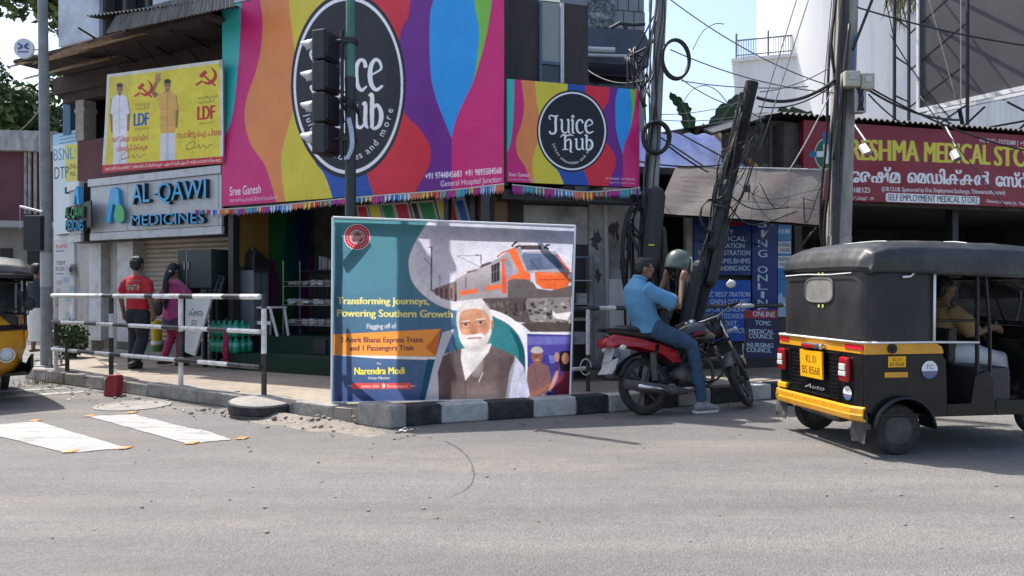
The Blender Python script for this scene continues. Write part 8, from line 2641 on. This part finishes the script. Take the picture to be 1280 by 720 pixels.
b = MB(); b.tube([(.0, 0, .865), (.005, 0, .95), (.005, 0, 1.1), (-.005, 0, 1.25), (-.005, 0, 1.34), (-.0, 0, 1.375)], [.132, .122, .12, .122, .095, .06], 24, lat=lat, asp=1.42)
for s_ in (1, -1): b.tube([(-.008, s_ * .12, 1.30), (-.02, s_ * .19, 1.25), (-.04, s_ * .232, 1.115)], [.068, .066, .064], 16)
sh = blob('shirt', b, .013, [RS, mat('shirt print grey', (.25, .27, .26), .7, 0, .8, 24), mat('shirt print yellow', (.5, .32, .05), .7, 0, .5, 30)], p1, 6)
wrinkle(sh, .0035, 13, 2)
for p in sh.data.polygons:
    q = p.center
    if q.x < -.05 and 1.155 < q.z < 1.235 and abs(q.y) < .105 and math.sin(q.y * 95 + q.z * 40) + math.sin(q.z * 160) > -.35:
        p.material_index = 1 if math.sin(q.y * 60 + 1) < .5 else 2
DT = mat('black trousers', (.014, .018, .024), .8, 0, .25, 8, .1, 40)
b = MB(); b.tube([(0, 0, .90), (0, 0, .86), (.0, 0, .80)], [.105, .115, .115], 20, lat=lat, asp=1.4)
for s_, kn, an in ((1, (.05, .09, .46), (.02, .09, .075)), (-1, (-.0, -.085, .45), (-.15, -.08, .12))):
    b.tube([(0, s_ * .075, .84), kn, an], [.108, .088, .078], 16)
tr_ = blob('trousers', b, .013, DT, p1, 5); wrinkle(tr_, .005, 11, 4)
for s_, x, z, pt in ((1, .03, .0, 0), (-1, -.19, .055, .5)):
    b = MB(); y = s_ * .088; b.tube([(x - .07, y, z + .035), (x + .05, y, z + .035), (x + .15, y, z + .026)], [.036, .04, .03], 12, lat=lat, asp=1.1, dome=True); b.build('shoe', mat('dark shoe', (.03, .028, .026), .7), p1, smooth=True)

# ---- woman in pink beside him
c = W.Z(217, 457, .15)
FP2 = Frame(c.x, c.y, 62, 0)
p2 = thing('person', 'woman in a pink kurta with a long dark plait walking away behind the railing', 'person', FP2); p2.location.z = .15
k = .93
b = MB()
b.tube([(0, 0, .85), (.01, 0, .98), (0, 0, 1.12), (0, 0, 1.22), (0, 0, 1.29)], [.105, .095, .10, .10, .06], 18, lat=lat, asp=1.4, dome=True)
b.tube([(0, 0, 1.27), (.01, 0, 1.37)], [.048, .046], 12)
hd2 = head(b, (.02, 0, 1.455), (1, -.15, -.08), s=.95)
arms = ((1, (-.09, .235, 1.02), (.03, .24, .86)), (-1, (.02, -.26, 1.06), (.16, -.36, .98)))
for s_, el, wr in arms:
    b.tube([(0, s_ * .145, 1.22), el, wr], [.042, .036, .025], 12, dome=True); hand(b, wr, (Vector(wr) - Vector(el)), (.3, -s_, -.2), .92, .7, s_)
legs = ((1, (.03, .08, .44), (-.12, .075, .10)), (-1, (.06, -.08, .44), (.05, -.08, .08)))
for s_, kn, an in legs: b.tube([(0, s_ * .08, .84), kn, an], [.085, .055, .036], 12, dome=True)
bo = blob('body', b, .012, SKIN, p2, 4); face_bits(bo, (.02, 0, 1.455), *hd2, .95)
b = MB(); b.ell((-.008, 0, 1.49), (.094, .084, .08)); b.ell((-.05, 0, 1.44), (.06, .078, .075)); b.tube([(-.085, .0, 1.44), (-.12, .005, 1.33), (-.135, .01, 1.15), (-.14, .01, .98), (-.135, .01, .86)], [.05, .05, .045, .038, .015], 12, dome=True)
for i in range(9): b.ell((-.125, .012 + .018 * (-1) ** i, 1.3 - i * .045), (.03, .03, .03), 8, 6)
hr_ = blob('hair', b, .009, HAIR, bo, 2)
b = MB(); b.tube([(-.098, -.05, 1.44), (-.112, 0, 1.435), (-.098, .05, 1.44)], .014, 8, dome=True); b.build('hair_flowers', M['white'], hr_, smooth=True)
PK = mat('pink kurta', (.33, .035, .13), .75, 0, .12, 14, .1, 50)
PD = mat('dark patterned hem', (.05, .022, .075), .75, 0, .9, 30, .1, 50)
b = MB(); b.tube([(0, 0, .56), (.0, 0, .70), (0, 0, .85), (.005, 0, .98), (0, 0, 1.12), (-.003, 0, 1.24), (0, 0, 1.295)], [.15, .14, .13, .112, .115, .108, .06], 24, lat=lat, asp=1.4)
for s_, el, wr in arms:
    e = Vector((0, s_ * .12, 1.23)); b.tube([e, e.lerp(Vector(el), .55), Vector(el).lerp(Vector(wr), .15)], [.06, .056, .05], 14)
kt = blob('kurta', b, .013, [PK, PD], p2, 5, lambda q: 1 if q.z < .72 + .02 * math.sin(q.y * 25) else 0); wrinkle(kt, .005, 12, 7)
b = MB()
for s_, kn, an in legs: b.tube([(0, s_ * .07, .8), kn, an], [.095, .07, .05], 16)
lg = blob('leggings', b, .012, mat('crimson leggings', (.36, .02, .08), .75, 0, .12, 12), p2, 4); wrinkle(lg, .003, 14, 8)
for s_, x, z in ((1, -.13, .03), (-1, .06, .0)):
    b = MB(); y = s_ * .078; b.tube([(x - .07, y, z + .028), (x + .05, y, z + .03), (x + .14, y, z + .02)], [.03, .034, .026], 12, lat=lat, asp=1.1, dome=True); b.build('sandal', mat('brown sandal', (.08, .04, .03), .7), p2, smooth=True)
b = MB(); b.tube([(-.1, -.02, 1.28), (-.06, -.16, 1.27), (.06, -.26, 1.13), (.12, -.32, 1.03)], [.03, .034, .03, .02], 10, lat=(0, 0, 1), asp=1.6, dome=True); b.build('dupatta', mat('pale pink scarf', (.30, .06, .14), .8, 0, .2, 20), p2, smooth=True)
b = MB(); b.ell((0, 0, -.1), (.06, .13, .13)); b.tube([(0, -.09, .0), (.0, -.04, .16), (0, .04, .16), (0, .09, 0)], .01, 6)
hb_ = blob('shoulder_bag', b, .011, mat('dark cloth bag', (.03, .024, .034), .8, 0, .3, 14), None, 3); hb_.location = FP2.M @ Vector((-.05, .30, .98 + .15)); hb_.rotation_euler = (0, 0, R(62)); tag(hb_, 'small dark cloth bag hanging at the left side of the woman in pink', 'bag')

# ---- man with white dhoti behind the lamp pole
c = W.Z(46, 440, .15)
FP3 = Frame(c.x, c.y, 75, 0)
p3 = thing('person', 'man in a dark shirt and white dhoti half hidden by the left lamp pole', 'person', FP3); p3.location.z = .15
b = MB(); b.tube([(0, 0, .88), (0, 0, 1.05), (0, 0, 1.22), (0, 0, 1.36)], [.11, .11, .115, .07], 18, lat=lat, asp=1.5, dome=True); b.tube([(0, 0, 1.34), (.01, 0, 1.45)], .055, 12)
hd3 = head(b, (.02, 0, 1.54), (1, 0, -.05))
arms = ((1, (-.07, .26, 1.07), (.04, .24, .88)), (-1, (-.03, -.25, 1.06), (.06, -.26, .84)))
for s_, el, wr in arms: b.tube([(0, s_ * .17, 1.29), el, wr], [.046, .038, .028], 12, dome=True); hand(b, wr, Vector(wr) - Vector(el), (.3, -s_, 0), 1, .6, s_)
for s_, x in ((1, .0), (-1, .08)): b.tube([(0, s_ * .085, .86), (.03, s_ * .085, .46), (x, s_ * .085, .08)], [.08, .055, .038], 12, dome=True); b.tube([(x - .05, s_ * .085, .03), (x + .14, s_ * .09, .025)], [.035, .03], 10, lat=lat, asp=1.2, dome=True)
bo = blob('body', b, .012, SKIN, p3, 4); face_bits(bo, (.02, 0, 1.54), *hd3)
b = MB(); b.ell((-.008, 0, 1.58), (.097, .086, .08)); b.ell((-.05, 0, 1.535), (.06, .08, .08)); blob('hair', b, .01, HAIR, bo, 2)
b = MB(); b.tube([(0, 0, .82), (0, 0, 1.0), (0, 0, 1.2), (0, 0, 1.32), (0, 0, 1.38)], [.135, .128, .13, .12, .065], 20, lat=lat, asp=1.5)
for s_, el, wr in arms: e = Vector((0, s_ * .14, 1.30)); b.tube([e, e.lerp(Vector(el), .7), Vector(el).lerp(Vector(wr), .4)], [.07, .065, .058], 14)
s3 = blob('shirt', b, .013, mat('navy shirt', (.02, .026, .04), .8, 0, .2, 12), p3, 5); wrinkle(s3, .004, 12, 5)
b = MB(); b.tube([(0, 0, .95), (0, 0, .8), (.02, 0, .5), (.04, 0, .2)], [.12, .14, .14, .135], 22, lat=lat, asp=1.35); s3 = blob('dhoti', b, .014, mat('white cotton dhoti', (.66, .63, .56), .85, 0, .06, 8), p3, 5); wrinkle(s3, .007, 11, 9)
b = MB(); b.bx(-.05, .05, -.10, .10, -.16, .14); sg = b.build('sling_bag', mat('dark sling bag', (.02, .022, .024), .7, 0, .2, 8), None, bevel=.03); sg.location = FP3.M @ Vector((-.1, .25, 1.17)); sg.rotation_euler = (0, 0, R(75)); tag(sg, 'dark bag with a yellow green strap on the man beside the left pole', 'bag')
b = MB(); b.tube([(.0, -.08, .14), (.06, -.12, .36), (.1, -.2, .42)], .014, 6, mi=0); b.build('strap', mat('yellow green strap', (.45, .5, .06), .6), sg)

# ---- rider on the motorcycle lifting a helmet
_p = BK.M @ Vector((0, .1, 0)); BR = Frame(_p.x, _p.y, 22)
p4 = thing('person', 'rider in a light blue shirt and jeans on the motorcycle lifting a helmet', 'person', BR)
lat = (0, 1, 0)
hipz = .94
b = MB()
b.tube([(.06, 0, .93), (.03, 0, 1.03), (-.03, 0, 1.17), (-.05, 0, 1.30), (-.02, 0, 1.385)], [.11, .112, .105, .08, .055], 18, lat=lat, asp=1.25, dome=True)
b.tube([(-.02, 0, 1.36), (.01, 0, 1.46)], [.058, .054], 12)
hc_ = (.035, -.01, 1.525)
hd4 = head(b, hc_, (1, -.30, -.02), (-.1, 0, 1), .98)
ARM = ((1, (-.03, .17, 1.31), (.33, .235, 1.17), (.40, .15, 1.43)), (-1, (-.03, -.17, 1.31), (.31, -.25, 1.13), (.40, -.165, 1.40)))
for s_, sh_, el, wr in ARM:
    b.tube([Vector(sh_) * .8 + Vector((-.006, 0, .26)), el, wr], [.034, .038, .03], 14, dome=True)
    hand(b, wr, (.35, .05 * s_, 1), (.1, -s_, -.2), .98, .7, -s_)
LEG = ((-1, (.05, -.11, .92), (.50, -.20, .72), (.60, -.23, .16)), (1, (.05, .11, .92), (.48, .24, .70), (.48, .33, .13)))
for s_, h, kn, an in LEG: b.tube([Vector(h) + Vector((.06, 0, -.03)), kn, an], [.072, .058, .04], 14, dome=True)
bo = blob('body', b, .0085, SKIN, p4, 4); face_bits(bo, hc_, *hd4, .98)
r_, f_, u_, rot_ = hd4
b = MB(); C_ = Vector(hc_); b.ell(C_ + u_ * .048 - f_ * .02, (.083, .094, .078), 18, 12, rot_); b.ell(C_ - f_ * .055 + u_ * .005, (.078, .055, .078), 18, 12, rot_); b.ell(C_ + u_ * .088 + f_ * .035, (.062, .055, .032), 14, 10, rot_)
blob('hair', b, .009, HAIR, bo, 2)
SB = mat('light blue shirt', (.085, .24, .40), .8, 0, .1, 10, .12, 40)
b = MB(); b.tube([(.06, 0, .855), (.055, 0, .95), (.02, 0, 1.06), (-.04, 0, 1.2), (-.052, 0, 1.31), (-.03, 0, 1.385), (-.018, 0, 1.41)], [.152, .148, .142, .136, .124, .088, .064], 26, lat=lat, asp=1.26)
for s_, sh_, el, wr in ARM:
    e = Vector(sh_); q = Vector(el); b.tube([e + Vector((-.0, -s_ * .05, .01)), e.lerp(q, .35), e.lerp(q, .82)], [.086, .08, .083], 18)
s4 = blob('shirt', b, .012, SB, p4, 5); wrinkle(s4, .006, 12, 11)
b = MB(); rows = []
pts = [(-.075 + .0, 0, 0)]
b.tube([Vector((-.015, 0, 1.408)) + Vector((.068 * math.cos(a) + .0, .078 * math.sin(a), .018 - .02 * math.cos(a))) for a in np.linspace(.5, 5.78, 20)], .009, 8, lat=(0, 0, 1), asp=2.2); b.build('collar', SB, s4, smooth=True)
JN = mat('blue denim', (.028, .065, .125), .85, 0, .22, 14, .15, 80, dirt=(.06, .12, .2), dscale=5, damt=.6)
b = MB(); b.tube([(.05, 0, .94), (.07, 0, .91), (.11, 0, .89)], [.105, .115, .10], 20, lat=lat, asp=1.25, dome=True)
for s_, h, kn, an in LEG:
    h, kn, an = map(Vector, (h, kn, an)); b.tube([h + Vector((.0, 0, -.0)), h.lerp(kn, .5), kn, kn.lerp(an, .5), an + Vector((0, 0, -.03))], [.102, .09, .075, .067, .062], 18)
j4 = blob('jeans', b, .012, JN, p4, 5); wrinkle(j4, .0055, 13, 12)
SHOE = mat('grey canvas shoe', (.25, .25, .25), .7, 0, .15, 10); SOLE = mat('white sole', (.6, .6, .58), .6)
for s_, h, kn, an in LEG:
    a = Vector(an); rt_ = R(-8 if s_ < 0 else 4)
    b = MB(); b.tube([(a.x - .05, a.y, .075), (a.x + .05, a.y, .075), (a.x + .15, a.y, .05), (a.x + .2, a.y, .04)], [.048, .05, .04, .03], 14, lat=lat, asp=1.0, dome=True); b.tube([(a.x, a.y, .08), (a.x, a.y, .14)], .048, 12); so_ = blob('shoe', b, .01, SHOE, p4, 4)
    b = MB(); o = [(a.x - .1, -.035), (a.x - .06, -.045), (a.x + .1, -.05), (a.x + .2, -.03), (a.x + .225, 0)]; o = o + [(x, -y) for x, y in o[-2::-1]]
    b.prism([(x, a.y + y, .004) for x, y in o], (0, 0, .026)); b.build('sole', SOLE, so_, bevel=.006)
# helmet held up
ht = thing('helmet', 'olive green helmet with a grey visor held up by the rider', 'helmet', BR)
hcx = Vector((.465, -.005, 1.60)); tilt = Matrix.Rotation(R(14), 3, 'Y')
b = MB(); prof = [(.0001, .135), (.05, .128), (.09, .105), (.118, .065), (.13, .01), (.128, -.05), (.12, -.085), (.105, -.085), (.112, -.05), (.113, .0), (.1, .06), (.07, .095), (.0001, .115)]
Mh = Matrix.Translation(hcx) @ tilt.to_4x4() @ Matrix.Diagonal((1.12, .98, 1.05, 1))
b.lathe(prof, 40, Mh); b.build('shell', mat('olive green paint', (.072, .09, .066), .35, 0, .08, 4, coat=.4), ht, auto=40)
b = MB(Mh); rows = []
for i in range(15):
    a = R(-62 + 124 * i / 14); rows.append([(r1 * math.cos(a), r1 * math.sin(a), z) for r1, z in ((.121, .075), (.138, .03), (.146, -.03), (.15, -.07))])
b.sheet(rows); b.build('visor', mat('clear grey visor', (.3, .32, .32), .15, 0, .1), ht, smooth=True, solid=.004)
b = MB(Mh); b.tube([(-.05, -.11, -.06), (-.02, -.07, -.16), (.0, 0, -.19), (-.02, .07, -.16), (-.05, .11, -.06)], .008, 6, lat=(1, 0, 0), asp=1.8); b.build('chin_strap', M['black'], ht, smooth=True)
b = MB(Mh); b.lathe([(.121, -.088), (.127, -.08), (.127, -.07)], 40); b.build('rim_band', M['black'], ht)

# ---- rickshaw driver
p5 = thing('person', 'rickshaw driver in a khaki shirt and white dhoti seated at the handlebar', 'person', RKF)
b = MB()
b.tube([(.72, 0, .73), (.70, 0, .85), (.70, 0, 1.0), (.73, 0, 1.12), (.75, 0, 1.19)], [.12, .12, .12, .11, .065], 18, lat=lat, asp=1.4, dome=True)
b.tube([(.75, 0, 1.17), (.78, 0, 1.26)], .055, 12); hd5 = head(b, (.80, 0, 1.32), (1, 0, -.05), s=.95)
ARM = ((1, (.74, .19, 1.12), (.86, .25, .93), (1.03, .30, .99)), (-1, (.74, -.19, 1.12), (.86, -.27, .93), (1.03, -.31, .99)))
for s_, sh_, el, wr in ARM: b.tube([Vector(sh_) + Vector((.02, -.04 * s_, -.03)), el, wr], [.042, .04, .03], 12, dome=True); hand(b, Vector(wr) - Vector((.06, 0, 0)), (1, 0, -.1), (0, 0, -1), 1, 1.0, s_)
for s_ in (-1, 1): b.tube([(.74, s_ * .1, .74), (1.12, s_ * .2, .70), (1.14, s_ * .2, .42)], [.085, .058, .04], 12, dome=True); b.tube([(1.1, s_ * .2, .372), (1.3, s_ * .22, .366)], [.036, .03], 10, lat=lat, asp=1.2, dome=True)
bo = blob('body', b, .013, SKIN, p5, 4); face_bits(bo, (.80, 0, 1.32), *hd5, .95)
b = MB(); b.ell((.775, 0, 1.355), (.092, .083, .078)); b.ell((.74, 0, 1.31), (.058, .078, .08)); blob('hair', b, .01, HAIR, bo, 2)
b = MB(); b.tube([(.73, 0, .70), (.70, 0, .82), (.70, 0, 1.0), (.725, 0, 1.13), (.745, 0, 1.2)], [.14, .145, .14, .125, .066], 20, lat=lat, asp=1.4)
for s_, sh_, el, wr in ARM: e = Vector(sh_); q = Vector(el); b.tube([e + Vector((0, -s_ * .05, .0)), e.lerp(q, .5), e.lerp(q, 1.0)], [.08, .082, .074], 14)
s5 = blob('shirt', b, .013, mat('khaki shirt', (.24, .16, .07), .8, 0, .12, 10), p5, 5); wrinkle(s5, .005, 12, 3)
b = MB()
for s_ in (-1, 1): b.tube([(.72, s_ * .09, .745), (.95, s_ * .17, .73), (1.13, s_ * .2, .70), (1.15, s_ * .2, .52)], [.11, .105, .095, .09], 18, lat=lat, asp=1.1)
b.ell((.8, 0, .73), (.14, .2, .07)); s5 = blob('dhoti', b, .014, mat('white dhoti cloth', (.6, .6, .62), .85, 0, .06, 8), p5, 5); wrinkle(s5, .006, 12, 6)

# strands in the hair, folds in the rickshaw hoods
for o in list(bpy.data.objects):
    nm = o.name.split('.')[0]
    if o.type == 'MESH' and nm == 'hair':
        wrinkle(o, .0035, 95, len(o.data.vertices) % 50)
    elif o.type == 'MESH' and nm in ('hood_side', 'hood_top'):
        bm = bmesh.new(); bm.from_mesh(o.data)
        bmesh.ops.subdivide_edges(bm, edges=bm.edges, cuts=3 if nm == 'hood_top' else 5, use_grid_fill=True)
        bm.to_mesh(o.data); bm.free()
        o.data.polygons.foreach_set('use_smooth', [True] * len(o.data.polygons))
        wrinkle(o, .0035, 8, 4)
